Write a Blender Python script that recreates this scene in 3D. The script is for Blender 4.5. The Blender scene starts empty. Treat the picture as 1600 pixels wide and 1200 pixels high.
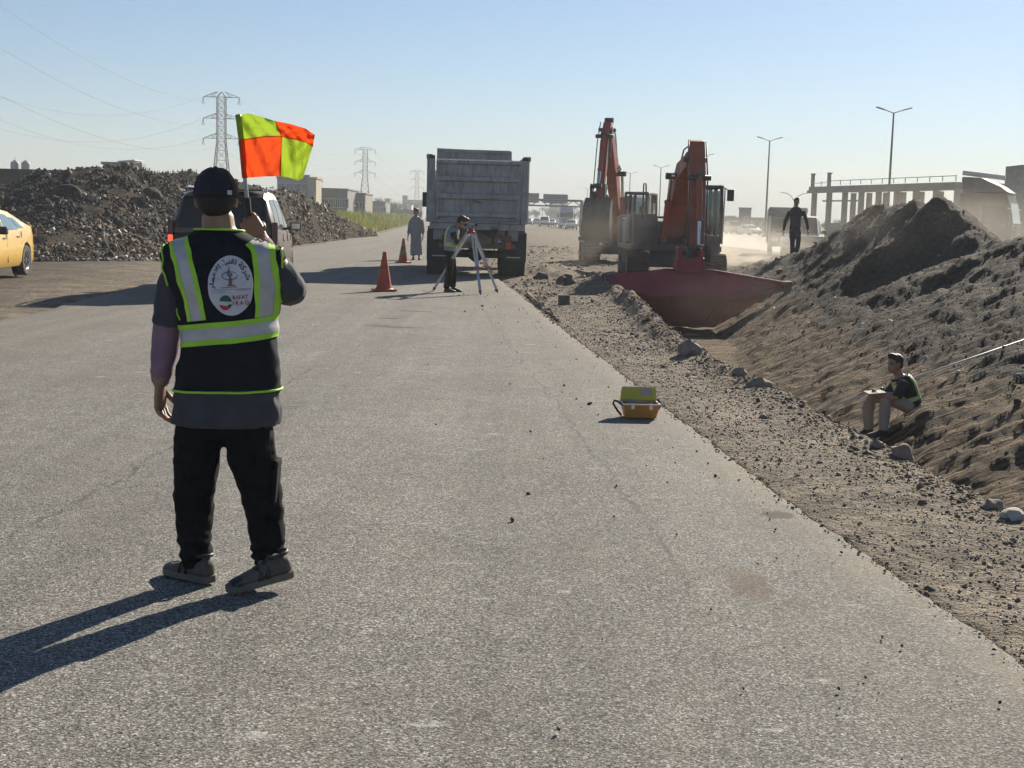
import bpy, bmesh, math, random
import numpy as np
from mathutils import Vector, Matrix, noise as mnoise
from mathutils.bvhtree import BVHTree

random.seed(7)
RNG = np.random.default_rng(7)
SC = bpy.context.scene
COL = SC.collection
R = math.radians

# ------------------------------------------------------------------ camera
F = 2100.0                       # focal length in pixels of the 1600 px wide frame
CAM = np.array([0.0, 0.0, 1.52])
PITCH, ROLL = math.atan(260 / F), 0.0276
cam_d = bpy.data.cameras.new('camera')
cam_d.sensor_width = 36.0
cam_d.lens = 36.0 * F / 1600.0
cam_d.clip_start, cam_d.clip_end = 0.05, 12000
cam = bpy.data.objects.new('camera', cam_d)
COL.objects.link(cam)
RM = Matrix.Rotation(R(90) - PITCH, 3, 'X') @ Matrix.Rotation(ROLL, 3, 'Z')
cam.matrix_world = Matrix.Translation(Vector(CAM)) @ RM.to_4x4()
SC.camera = cam
RMN = np.array(RM)

# ------------------------------------------------------------------ light
SUN_AZ, SUN_EL = R(26.5), R(26)
SC.world = bpy.data.worlds.new('World')
SC.world.use_nodes = True
wt = SC.world.node_tree
wt.nodes.clear()
sky = wt.nodes.new('ShaderNodeTexSky')
sky.sky_type = 'NISHITA'
sky.sun_disc = False
sky.sun_elevation = SUN_EL
sky.sun_rotation = SUN_AZ
sky.altitude = 30
sky.air_density, sky.dust_density, sky.ozone_density = 0.88, 0.18, 4.3
bg = wt.nodes.new('ShaderNodeBackground')
bg.inputs['Strength'].default_value = 0.05
wo = wt.nodes.new('ShaderNodeOutputWorld')
wt.links.new(sky.outputs[0], bg.inputs[0])
wt.links.new(bg.outputs[0], wo.inputs[0])
sun_d = bpy.data.lights.new('sun', 'SUN')
sun_d.energy, sun_d.angle = 5.0, R(0.53)
sun_d.color = (1.0, 0.915, 0.77)
sun = bpy.data.objects.new('sun', sun_d)
COL.objects.link(sun)
SUNV = Vector((math.sin(SUN_AZ) * math.cos(SUN_EL), math.cos(SUN_AZ) * math.cos(SUN_EL), math.sin(SUN_EL)))
sun.rotation_euler = SUNV.to_track_quat('Z', 'Y').to_euler()
sun.location = SUNV * 60

vs = SC.view_settings
vs.view_transform, vs.look, vs.gamma, vs.exposure = 'Standard', 'None', 1.0, 0.98
vs.use_curve_mapping = False
SC.cycles.use_denoising = True
SC.cycles.max_bounces = 5
SC.cycles.diffuse_bounces = 2
SC.cycles.glossy_bounces = 2
SC.cycles.transmission_bounces = 4
SC.cycles.volume_bounces = 1
SC.cycles.transparent_max_bounces = 8
SC.cycles.sample_clamp_indirect = 6.0
SC.cycles.use_adaptive_sampling = True
SC.cycles.adaptive_threshold = 0.015

# ------------------------------------------------------------------ measuring helpers
def ray(x, y):
    d = RMN @ np.array([(x - 800) / F, -(y - 600) / F, -1.0])
    return d
def P(x, y, Y):
    """the point at world distance Y (along the street) that is seen at photo pixel x, y"""
    d = ray(x, y)
    return Vector(CAM + d * (Y / d[1]))
def G(x, y, z=0.0):
    """the point on the level z that is seen at photo pixel x, y"""
    d = ray(x, y)
    return Vector(CAM + d * ((z - CAM[2]) / d[2]))

# ------------------------------------------------------------------ numpy noise
def _hash(ix, iy, s):
    n = (ix.astype(np.int64) * 374761393 + iy.astype(np.int64) * 668265263 + s * 974634777) & 0xffffffff
    n = ((n ^ (n >> 13)) * 1274126177) & 0xffffffff
    n = n ^ (n >> 16)
    return (n & 0xffffff) / float(0xffffff)
def vnoise(x, y, s=0):
    x = np.asarray(x, float); y = np.asarray(y, float)
    ix, iy = np.floor(x), np.floor(y)
    fx, fy = x - ix, y - iy
    fx, fy = fx * fx * (3 - 2 * fx), fy * fy * (3 - 2 * fy)
    a = _hash(ix, iy, s); b = _hash(ix + 1, iy, s); c = _hash(ix, iy + 1, s); d = _hash(ix + 1, iy + 1, s)
    return (a + (b - a) * fx) * (1 - fy) + (c + (d - c) * fx) * fy
def fbm(x, y, sc, octv=4, s=0, gain=0.5):
    t = 0; amp = 1; tot = 0
    for k in range(octv):
        t = t + amp * (vnoise(np.asarray(x) * sc * 2 ** k + 17.3 * k, np.asarray(y) * sc * 2 ** k + 9.1 * k, s + k) - 0.5)
        tot += amp; amp *= gain
    return t / tot * 2
def sstep(a, b, x):
    t = np.clip((np.asarray(x, float) - a) / (b - a), 0, 1)
    return t * t * (3 - 2 * t)

# ------------------------------------------------------------------ materials
MATS = {}
def lin(c):
    return tuple((v / 255 / 12.92) if v / 255 <= 0.04045 else ((v / 255 + 0.055) / 1.055) ** 2.4 for v in c)
class NT:
    def __init__(self, name):
        m = bpy.data.materials.new(name); m.use_nodes = True
        self.m = m; self.t = m.node_tree; self.b = self.t.nodes['Principled BSDF']
        self.o = self.t.nodes['Material Output']
        self.co = self.n('ShaderNodeTexCoord').outputs['Object']
    def n(self, k, **kw):
        x = self.t.nodes.new(k)
        for a, v in kw.items(): setattr(x, a, v)
        return x
    def l(self, a, b): self.t.links.new(a, b)
    def noise(self, scale, detail=4, rough=0.55, co=None, dist=0.0):
        x = self.n('ShaderNodeTexNoise'); x.inputs['Scale'].default_value = scale
        x.inputs['Detail'].default_value = detail; x.inputs['Roughness'].default_value = rough
        x.inputs['Distortion'].default_value = dist
        self.l(co or self.co, x.inputs['Vector']); return x.outputs['Fac']
    def voro(self, scale, feature='F1', co=None, out='Distance', rnd=1.0):
        x = self.n('ShaderNodeTexVoronoi', feature=feature); x.inputs['Scale'].default_value = scale
        x.inputs['Randomness'].default_value = rnd
        self.l(co or self.co, x.inputs['Vector']); return x.outputs[out]
    def mapped(self, scale, rot=(0, 0, 0)):
        x = self.n('ShaderNodeMapping'); x.inputs['Scale'].default_value = scale; x.inputs['Rotation'].default_value = rot
        self.l(self.co, x.inputs['Vector']); return x.outputs[0]
    def ramp(self, fac, stops, interp='LINEAR'):
        x = self.n('ShaderNodeValToRGB'); cr = x.color_ramp; cr.interpolation = interp
        while len(cr.elements) < len(stops): cr.elements.new(0.5)
        for e, (p, c) in zip(cr.elements, stops):
            e.position = p; e.color = (c, c, c, 1) if isinstance(c, (int, float)) else (*c, 1)
        self.l(fac, x.inputs[0]); return x.outputs[0]
    def mix(self, fac, a, b, mode='MIX'):
        x = self.n('ShaderNodeMix', data_type='RGBA', blend_type=mode)
        for s, v in ((x.inputs[0], fac), (x.inputs[6], a), (x.inputs[7], b)):
            if isinstance(v, (int, float)): s.default_value = v
            elif isinstance(v, tuple): s.default_value = (*v, 1)
            else: self.l(v, s)
        return x.outputs[2]
    def math(self, op, a, b=0.0, clamp=False):
        x = self.n('ShaderNodeMath', operation=op, use_clamp=clamp)
        for s, v in ((x.inputs[0], a), (x.inputs[1], b)):
            if isinstance(v, (int, float)): s.default_value = v
            else: self.l(v, s)
        return x.outputs[0]
    def attr(self, name, out='Fac'):
        x = self.n('ShaderNodeAttribute'); x.attribute_name = name; return x.outputs[out]
    def bump(self, h, strength=0.3, dist=0.01, prev=None):
        x = self.n('ShaderNodeBump'); x.inputs['Strength'].default_value = strength; x.inputs['Distance'].default_value = dist
        self.l(h, x.inputs['Height'])
        if prev is not None: self.l(prev, x.inputs['Normal'])
        return x.outputs[0]
    def fin(self, col=None, rough=None, bump=None, metal=0.0, spec=None):
        b = self.b
        if col is not None:
            if isinstance(col, tuple): b.inputs['Base Color'].default_value = (*col, 1)
            else: self.l(col, b.inputs['Base Color'])
        if rough is not None:
            if isinstance(rough, (int, float)): b.inputs['Roughness'].default_value = rough
            else: self.l(rough, b.inputs['Roughness'])
        if bump is not None: self.l(bump, b.inputs['Normal'])
        b.inputs['Metallic'].default_value = metal
        if spec is not None: b.inputs['Specular IOR Level'].default_value = spec
        return self.m
def pm(name, c, var=0.25, scale=6.0, rough=0.7, metal=0.0, bump=0.0, bscale=60.0, spec=None, dirt=None, dirtc=(0.22, 0.18, 0.13), coat=0.0):
    """a plain surface: base colour with uneven tone, optional dust patches and fine relief"""
    if name in MATS: return MATS[name]
    t = NT(name)
    f = t.noise(scale, 5, 0.6)
    lo = tuple(v * (1 - var) for v in c); hi = tuple(min(1, v * (1 + var)) for v in c)
    col = t.ramp(f, [(0.3, lo), (0.7, hi)])
    rg = rough
    if dirt:
        d = t.ramp(t.noise(scale * 0.6, 6, 0.7, dist=0.4), [(0.62 - dirt * 0.4, 0.0), (0.8 - dirt * 0.2, 1.0)])
        d = t.math('MULTIPLY', d, min(1.0, 0.35 + dirt))
        col = t.mix(d, col, dirtc)
        rg = t.math('ADD', t.math('MULTIPLY', d, max(0, 0.9 - rough)), rough)
    bm_ = t.bump(t.noise(bscale, 3), bump, 0.01) if bump else None
    m = t.fin(col, rg, bm_, metal, spec)
    if coat:
        t.b.inputs['Coat Weight'].default_value = coat; t.b.inputs['Coat Roughness'].default_value = 0.08
    MATS[name] = m
    return m
def colmat(name, rough=0.9, var=0.3, scale=8.0, bump=0.3, bscale=40):
    """colour carried by the pieces themselves (attribute Col) with fine unevenness"""
    if name in MATS: return MATS[name]
    t = NT(name)
    c = t.attr('Col', 'Color')
    f = t.ramp(t.noise(scale, 5, 0.65), [(0.25, 1 - var), (0.75, 1 + var)])
    m = t.fin(t.mix(1.0, c, f, 'MULTIPLY'), rough, t.bump(t.noise(bscale, 3), bump, 0.02), spec=0.2)
    MATS[name] = m
    return m

# ------------------------------------------------------------------ mesh helpers
def link(name, me, mat=None, parent=None, smooth=False):
    if mat is not None:
        for m in (mat if isinstance(mat, (list, tuple)) else [mat]): me.materials.append(m)
    o = bpy.data.objects.new(name, me)
    COL.objects.link(o)
    if parent is not None: o.parent = parent
    if smooth: me.polygons.foreach_set('use_smooth', [True] * len(me.polygons))
    return o
def tag(o, label=None, cat=None, group=None, kind=None):
    if label: o['label'] = label
    if cat: o['category'] = cat
    if group: o['group'] = group
    if kind: o['kind'] = kind
    return o
def empty(name, loc=(0, 0, 0), rz=0.0, label=None, cat=None, group=None):
    o = bpy.data.objects.new(name, None); COL.objects.link(o)
    o.location = loc; o.rotation_euler = (0, 0, rz); o.empty_display_size = 0.2
    return tag(o, label, cat, group)
def copy_tree(o, parent=None):
    c = o.copy(); COL.objects.link(c); c.parent = parent
    for ch in list(o.children): copy_tree(ch, c)
    return c
class MB:
    """collects shapes into ONE mesh"""
    def __init__(s): s.v = []; s.f = []; s.mi = []; s.k = 0
    def add(s, vs_, fs):
        n = len(s.v); s.v += [tuple(p) for p in vs_]
        s.f += [tuple(i + n for i in f) for f in fs]; s.mi += [s.k] * len(fs); return s
    def box(s, c, d, rot=None, taper=1.0):
        h = Vector(d) / 2; M = rot if rot is not None else Matrix.Identity(3); c = Vector(c); vv = []
        for dz in (-1, 1):
            tp = taper if dz > 0 else 1.0
            for dx, dy in ((-1, -1), (1, -1), (1, 1), (-1, 1)):
                vv.append(c + M @ Vector((dx * h.x * tp, dy * h.y * tp, dz * h.z)))
        return s.add(vv, [(3, 2, 1, 0), (4, 5, 6, 7), (0, 1, 5, 4), (1, 2, 6, 5), (2, 3, 7, 6), (3, 0, 4, 7)])
    def bar(s, a, b, w, h=None, up=(0, 0, 1)):
        a, b = Vector(a), Vector(b); d = b - a; L = d.length; z = d / L
        u = Vector(up); x = u.cross(z)
        if x.length < 1e-4: x = Vector((1, 0, 0)).cross(z)
        x.normalize(); y = z.cross(x)
        return s.box((a + b) / 2, (w, h or w, L), Matrix((x, y, z)).transposed())
    def prism(s, poly, y0, y1, axis='y'):
        """extrude a 2-D outline (u, v): axis y -> (u, y, v); x -> (x, u, v); z -> (u, v, z)"""
        n = len(poly)
        fn = {'y': lambda u, v, w: (u, w, v), 'x': lambda u, v, w: (w, u, v), 'z': lambda u, v, w: (u, v, w)}[axis]
        vv = [fn(u, v, y0) for u, v in poly] + [fn(u, v, y1) for u, v in poly]
        return s.add(vv, [tuple(range(n))[::-1], tuple(range(n, 2 * n))] + [(i, (i + 1) % n, n + (i + 1) % n, n + i) for i in range(n)])
    def tube(s, pts, r, n=8, cap=True):
        pts = [Vector(p) for p in pts]; rs = r if isinstance(r, (list, tuple)) else [r] * len(pts)
        rings = []; x = None
        for i, p in enumerate(pts):
            t = (pts[min(i + 1, len(pts) - 1)] - pts[max(i - 1, 0)]).normalized()
            if x is None:
                x = t.orthogonal().normalized()
            x = (x - t * x.dot(t)).normalized(); y = t.cross(x)
            rr = rs[i] if isinstance(rs[i], tuple) else (rs[i], rs[i])
            rings.append([p + x * (rr[0] * math.cos(2 * math.pi * k / n)) + y * (rr[1] * math.sin(2 * math.pi * k / n)) for k in range(n)])
        return s.loft(rings, cap)
    def loft(s, rings, cap=True, closed=True):
        n = len(rings[0]); vv = [p for rg in rings for p in rg]; fs = []
        for i in range(len(rings) - 1):
            for k in range(n if closed else n - 1):
                k2 = (k + 1) % n
                fs.append((i * n + k, i * n + k2, (i + 1) * n + k2, (i + 1) * n + k))
        if cap and closed:
            fs.append(tuple(range(n))[::-1]); fs.append(tuple(range(len(vv) - n, len(vv))))
        return s.add(vv, fs)
    def lathe(s, prof, c=(0, 0, 0), n=16, axis='z', cap=True):
        rings = []
        for r_, h in prof:
            rg = []
            for k in range(n):
                a = 2 * math.pi * k / n; u, v = r_ * math.cos(a), r_ * math.sin(a)
                rg.append({'z': (c[0] + u, c[1] + v, c[2] + h), 'x': (c[0] + h, c[1] + u, c[2] + v), 'y': (c[0] + v, c[1] + h, c[2] + u)}[axis])
            rings.append(rg)
        return s.loft(rings, cap)
    def ell(s, c, r, nu=12, nv=8, M=None):
        c = Vector(c); M = M or Matrix.Identity(3); rings = []
        for i in range(nv + 1):
            ph = math.pi * (i + 0.02) / (nv + 0.04) - math.pi / 2
            rings.append([c + M @ Vector((r[0] * math.cos(ph) * math.cos(2 * math.pi * k / nu), r[1] * math.cos(ph) * math.sin(2 * math.pi * k / nu), r[2] * math.sin(ph))) for k in range(nu)])
        return s.loft(rings, True)
    def build(s, name, mat=None, parent=None, smooth=False, bevel=0.0, bseg=2, auto=None):
        me = bpy.data.meshes.new(name); me.from_pydata(s.v, [], s.f); 
        if s.k: me.polygons.foreach_set('material_index', s.mi)
        me.validate(); me.update()
        bm = bmesh.new(); bm.from_mesh(me); bmesh.ops.recalc_face_normals(bm, faces=bm.faces)
        if bevel:
            es = [e for e in bm.edges if len(e.link_faces) == 2 and e.calc_face_angle(0) > 0.5]
            bmesh.ops.bevel(bm, geom=es, offset=bevel, segments=bseg, profile=0.6, affect='EDGES', clamp_overlap=True)
        bm.to_mesh(me); bm.free()
        o = link(name, me, mat, parent, smooth)
        if auto and smooth:
            me.set_sharp_from_angle(angle=R(auto))
        return o
def grid_mesh(name, X, Y, Z, mat=None, parent=None, smooth=True, keep=None):
    ny, nx = X.shape
    v = np.stack([X, Y, Z], -1).reshape(-1, 3)
    i = np.arange(ny * nx).reshape(ny, nx)
    f = np.stack([i[:-1, :-1], i[:-1, 1:], i[1:, 1:], i[1:, :-1]], -1).reshape(-1, 4)
    if keep is not None: f = f[keep.reshape(-1)]
    me = bpy.data.meshes.new(name)
    me.from_pydata(v.tolist(), [], f.tolist()); me.update()
    return link(name, me, mat, parent, smooth)
def fattr(me, name, vals):
    a = me.attributes.new(name, 'FLOAT', 'POINT'); a.data.foreach_set('value', np.asarray(vals, np.float32).reshape(-1))
ICO = None
def ico():
    global ICO
    if ICO is None:
        bm = bmesh.new(); bmesh.ops.create_icosphere(bm, subdivisions=1, radius=1)
        bm.verts.ensure_lookup_table(); bm.verts.index_update()
        v = np.array([p.co[:] for p in bm.verts]); f = np.array([[q.index for q in fc.verts] for fc in bm.faces]); bm.free()
        bm = bmesh.new(); bmesh.ops.create_icosphere(bm, subdivisions=2, radius=1)
        bm.verts.index_update()
        v2 = np.array([p.co[:] for p in bm.verts]); f2 = np.array([[q.index for q in fc.verts] for fc in bm.faces]); bm.free()
        c = np.array([[x, y, z] for z in (-1, 1) for x, y in ((-1, -1), (1, -1), (1, 1), (-1, 1))], float) * 0.75
        cf = np.array([(3, 2, 1), (3, 1, 0), (4, 5, 6), (4, 6, 7), (0, 1, 5), (0, 5, 4), (1, 2, 6), (1, 6, 5), (2, 3, 7), (2, 7, 6), (3, 0, 4), (3, 4, 7)])
        ICO = {'ico': (v, f), 'ico2': (v2, f2), 'box': (c, cf)}
    return ICO
def rotmats(n, tilt=math.pi):
    q = RNG.normal(size=(n, 4)); q /= np.linalg.norm(q, axis=1)[:, None]
    w, x, y, z = q.T
    return np.stack([np.stack([1 - 2 * (y * y + z * z), 2 * (x * y - z * w), 2 * (x * z + y * w)], -1),
                     np.stack([2 * (x * y + z * w), 1 - 2 * (x * x + z * z), 2 * (y * z - x * w)], -1),
                     np.stack([2 * (x * z - y * w), 2 * (y * z + x * w), 1 - 2 * (x * x + y * y)], -1)], 1)
def scatter(name, pos, size, mat, kind='ico', flat=(1, 1, 1), jitter=0.28, cols=None, parent=None, smooth=False, rnd=True):
    """many small irregular lumps joined into one mesh; cols = per-piece colour"""
    v, f = ico()[kind]; n = len(pos)
    if n == 0: return None
    base = np.repeat(v[None], n, 0) * (1 + RNG.normal(0, jitter, (n, len(v), 1)).clip(-0.6, 0.6))
    base = base * (np.asarray(flat) * (0.65 + 0.7 * RNG.random((n, 3))))[:, None, :]
    if rnd: base = np.einsum('nij,nvj->nvi', rotmats(n), base)
    V = base * np.asarray(size)[:, None, None] + np.asarray(pos)[:, None, :]
    Fc = (f[None] + (np.arange(n) * len(v))[:, None, None]).reshape(-1, 3)
    V = V.reshape(-1, 3)
    me = bpy.data.meshes.new(name)
    me.vertices.add(len(V)); me.vertices.foreach_set('co', V.astype(np.float32).reshape(-1))
    me.loops.add(len(Fc) * 3); me.loops.foreach_set('vertex_index', Fc.astype(np.int32).reshape(-1))
    me.polygons.add(len(Fc)); me.polygons.foreach_set('loop_start', np.arange(0, len(Fc) * 3, 3, dtype=np.int32))
    me.update(); me.validate()
    if cols is not None:
        a = me.color_attributes.new('Col', 'FLOAT_COLOR', 'POINT')
        c = np.concatenate([np.repeat(np.asarray(cols), len(v), 0), np.ones((len(V), 1))], 1)
        a.data.foreach_set('color', c.astype(np.float32).reshape(-1))
    return link(name, me, mat, parent, smooth)
# ================================================================== the ground, the street, the trench
def itp(xs, ys): return lambda q: np.interp(q, xs, ys)
XR_ = itp([-5, 4.8, 6.7, 10.9, 19.7, 60, 94, 195, 900], [2.45, 1.82, 1.62, 1.26, 0.62, -2.4, -4.4, -9.6, -45])
XL_ = itp([-5, 5, 17.5, 27, 35, 45, 55, 94, 195, 900], [-5.6, -5.9, -6.6, -7.6, -8.7, -9.2, -9.5, -10.2, -15.2, -51])
def XR(Y): return XR_(Y) + 0.03 * fbm(Y, 0 * Y, 0.5, 3, 5) + 0.028 * fbm(Y, 0 * Y, 7, 3, 8, 0.8)
def XL(Y): return XL_(Y) + 0.35 * fbm(Y, 0 * Y, 0.3, 4, 15)
XLIP_ = itp([-5, 5, 7.3, 8.8, 11.1, 16.2, 32, 60], [3.4, 2.95, 2.80, 2.70, 2.54, 2.24, 2.2, 2.2])
CREST = itp([-5, 5, 14, 20, 23.6, 25.2, 26.4, 27.5, 28.6, 29.4, 30.3, 31.2, 33, 36, 40, 45, 52], [0.9, 1.2, 1.3, 1.45, 1.55, 1.4, 1.25, 1.4, 1.9, 2.25, 1.9, 2.12, 2.08, 1.72, 1.08, 0.5, 0.0])
def zones(X, Y):
    X = np.asarray(X, float); Y = np.asarray(Y, float)
    lip = XLIP_(Y) + 0.12 * fbm(X * 0 + Y, Y * 0, 0.5, 4, 3)
    s = X - lip
    dug = 1 - sstep(33.2, 35.0, Y)
    return s, dug
def HT(X, Y, fine=True):
    X = np.asarray(X, float); Y = np.asarray(Y, float)
    s, dug = zones(X, Y)
    wide = sstep(22, 31, Y)
    b0 = 1.30 + 0.30 * wide; b1 = 1.72 + 0.93 * wide; t1 = 3.95 + 0.5 * wide
    tr = np.where(s < 0, 0, np.where(s < b0, -1.06 * (sstep(-0.1, b0 + 0.15, s) * 0.35 + 0.65 * np.clip(s / b0, 0, 1)),
         np.where(s < b1, -1.06, np.where(s < t1, -1.06 * (1 - (s - b1) / (t1 - b1)), 0))))
    C = CREST(Y)
    u = np.clip((s - t1) / (6.9 - t1), 0, 1); back = np.clip((s - 6.9) / (4.5 - 2.2 * sstep(24, 27, Y) * (1 - sstep(33, 37, Y))), 0, 1)
    pile = C * (0.35 * u + 0.65 * u ** 1.35) * (1 - sstep(0, 1, back) * 0.85) * (1 - sstep(13, 24, s))
    on = sstep(t1 - 0.3, t1 + 1.2, s) * sstep(0.02, 0.5, C) * (1 - sstep(11, 14, s))
    z = tr * dug + pile
    # loose spoil: lumps; the shoulder: shallow ruts; the open ground: gentle swells
    z = z + on * (0.24 * fbm(X, Y, 0.55, 4, 21) + 0.10 * fbm(X, Y, 2.4, 3, 25) + 0.075 * fbm(X, Y, 6, 3, 28, 0.75))
    scr = sstep(b1 - 0.2, b1 + 0.2, s) * (1 - sstep(t1 + 0.4, t1 + 1.4, s)) * dug
    z = z + scr * (0.045 * fbm(X, Y, 0.8, 3, 33) + 0.055 * fbm(X * 0.35, Y, 2.2, 4, 31) + 0.055 * fbm(X * 0.45, Y, 6, 3, 35, 0.75) - 0.04 * np.abs(fbm(X * 0.4, Y, 4.5, 3, 37)) + 0.03 * fbm(X, Y, 9, 2, 39))
    shoulder = sstep(0, 0.25, X - XR(Y)) * (1 - sstep(-0.1, 0.1, s))
    z = z + shoulder * (0.035 * fbm(X, Y, 0.9, 3, 41) + 0.018 * fbm(X, Y, 5, 3, 44)) - 0.012
    berm = np.exp(-((s + 0.16) / 0.20) ** 2) * sstep(9, 15, Y) * (1 - sstep(33, 36, Y))
    z = z + berm * (0.05 + 0.06 * sstep(16, 20, Y) * (1 - sstep(27, 30, Y)) + 0.22 * np.clip(fbm(X, Y, 1.4, 4, 51), 0, 1) + 0.05 * fbm(X, Y, 6, 2, 53))
    rough = sstep(0.0, 1.2, X - XR(Y)) * sstep(26, 34, Y) * (1 - sstep(60, 110, Y)) * (1 - sstep(12, 16, X))
    z = z + rough * (0.16 * np.abs(fbm(X, Y, 0.7, 4, 61)) + 0.07 * fbm(X, Y, 2.5, 3, 64))
    mnd = np.exp(-((X - 1.6) / 0.8) ** 2 - ((Y - 31.5) / 2.2) ** 2) * 0.10 + np.exp(-((X - 1.1) / 0.8) ** 2 - ((Y - 38) / 3.0) ** 2) * 0.3
    z = z + mnd * (0.6 + 0.8 * fbm(X, Y, 1.6, 3, 71))
    z = z + 0.17 * np.exp(-((X - 4.62) / 0.5) ** 2 - ((Y - 15.4) / 0.6) ** 2)
    on_road = (X > XL(Y)) & (X < XR(Y)) 
    z = np.where(on_road, -0.10 , z - 0.012)
    lft = X <= XL(Y)
    z = np.where(lft, -0.035 + 0.05 * fbm(X, Y, 0.35, 4, 81) * sstep(0, 3, XL(Y) - X) + 0.012 * fbm(X, Y, 3, 3, 84), z)
    return z
def hz(x, y): return float(HT(np.array([x]), np.array([y]))[0])
def hit(px, py, y0=3.0, y1=80.0):
    """where the sight line through a photo pixel meets the terrain"""
    d = ray(px, py); t = np.linspace(y0, y1, 4000) / d[1]
    p = CAM[None] + d[None] * t[:, None]
    below = p[:, 2] < HT(p[:, 0], p[:, 1])
    i = int(np.argmax(below)) if below.any() else -1
    return Vector(p[i])

xs = np.concatenate([-np.geomspace(2500, 34, 26), np.arange(-32, -5, 0.5), np.arange(-5, 0, 0.3), np.arange(0, 10.5, 0.05), np.arange(10.5, 18, 0.2), np.geomspace(18, 2500, 32)])
ys_ = [-8.0]
while ys_[-1] < 6000:
    y = ys_[-1]
    ys_.append(y + (0.5 if y < 3 else 0.0062 * y if y < 36 else 0.012 * y if y < 60 else 0.045 * y))
YY, XX = np.meshgrid(np.array(ys_), xs, indexing='ij')
ZZ = HT(XX, YY)
s_, dug_ = zones(XX, YY)
t = NT('earth')
spo, scr, grv = t.attr('spoil'), t.attr('scrape'), t.attr('gravel')
n1 = t.noise(1.3, 5, 0.65); n2 = t.noise(9, 4, 0.7); n3 = t.noise(55, 2, 0.7)
dirt = t.ramp(n1, [(0.30, (0.100, 0.080, 0.059)), (0.5, (0.172, 0.139, 0.103)), (0.70, (0.27, 0.22, 0.163))])
dirt = t.mix(1.0, dirt, t.ramp(n2, [(0.32, 0.6), (0.68, 1.4)]), 'MULTIPLY')
dirt = t.mix(1.0, dirt, t.ramp(n3, [(0.3, 0.7), (0.7, 1.3)]), 'MULTIPLY')
stones = t.voro(38, out='Color'); sd = t.voro(38)
sval = t.n('ShaderNodeSeparateColor'); t.l(stones, sval.inputs[0])
stc = t.ramp(sval.outputs[0], [(0, (0.10, 0.09, 0.075)), (0.55, (0.20, 0.18, 0.15)), (1, (0.42, 0.39, 0.34))])
stm = t.math('MULTIPLY', t.ramp(sd, [(0.30, 1.0), (0.42, 0.0)]), t.math('MULTIPLY', grv, t.ramp(n2, [(0.42, 0.0), (0.6, 1.0)])))
dirt = t.mix(stm, dirt, stc)
dirt = t.mix(t.math('MULTIPLY', t.attr('dark_soil'), t.ramp(t.noise(2.2, 4, 0.7, co=t.mapped((0.35, 1.6, 1))), [(0.38, 1.0), (0.66, 0.45)])), dirt, (0.060, 0.050, 0.041))
spc = t.ramp(n2, [(0.32, (0.026, 0.022, 0.019)), (0.52, (0.056, 0.046, 0.037)), (0.72, (0.125, 0.096, 0.070))])
spc = t.mix(1.0, spc, t.ramp(n3, [(0.3, 0.65), (0.7, 1.35)]), 'MULTIPLY')
str_ = t.noise(4.2, 5, 0.72, co=t.mapped((0.32, 3.0, 0.32), (0, 0, R(6))))
scc = t.ramp(str_, [(0.38, (0.048, 0.034, 0.023)), (0.5, (0.155, 0.110, 0.070)), (0.62, (0.33, 0.24, 0.152))])
sp_m = t.math('ADD', spo, t.math('MULTIPLY', t.math('SUBTRACT', n1, 0.5), 1.1), True)
sp_m = t.ramp(sp_m, [(0.38, 0.0), (0.62, 1.0)])
col = t.mix(t.ramp(scr, [(0.2, 0.0), (0.7, 1.0)]), dirt, scc)
col = t.mix(t.math('MULTIPLY', sp_m, t.math('GREATER_THAN', spo, 0.01)), col, spc)
hgt = t.math('ADD', t.math('ADD', t.math('MULTIPLY', n2, 1.2), t.math('MULTIPLY', n3, 0.5)), t.math('MULTIPLY', str_, t.math('MULTIPLY', scr, 6.0)))
earth = t.fin(col, 0.95, t.bump(hgt, 0.9, 0.05), spec=0.15)
MATS['earth'] = earth
ground = grid_mesh('ground', XX, YY, ZZ, earth)
tag(ground, 'brown earth shoulder, open trench and spoil bank beside the road', None, None, 'structure')
wide_ = sstep(22, 31, YY); t1_ = 3.95 + 0.5 * wide_
spoil = sstep(t1_ - 1.5, t1_ + 0.5, s_ + 0.8 * fbm(XX, YY, 0.25, 3, 91)) * (1 - sstep(11, 16, s_)) * (1 - sstep(38, 50, YY))
scrape = sstep(-0.05, 0.3, s_) * dug_ * (1 - sstep(t1_ + 0.5, t1_ + 1.5, s_))
gravel = sstep(0.02, 0.3, XX - XR(YY)) * (1 - sstep(0, 0.5, s_)) * (1 - sstep(40, 60, YY)) + (XX < XL(YY)) * 0.6
fattr(ground.data, 'spoil', spoil); fattr(ground.data, 'scrape', scrape); fattr(ground.data, 'gravel', gravel); fattr(ground.data, 'dark_soil', sstep(0.3, 3.2, XL(YY) - XX + 1.2 * fbm(XX, YY, 0.5, 3, 95)) * (1 - sstep(90, 200, YY)) * 0.85)

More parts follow.
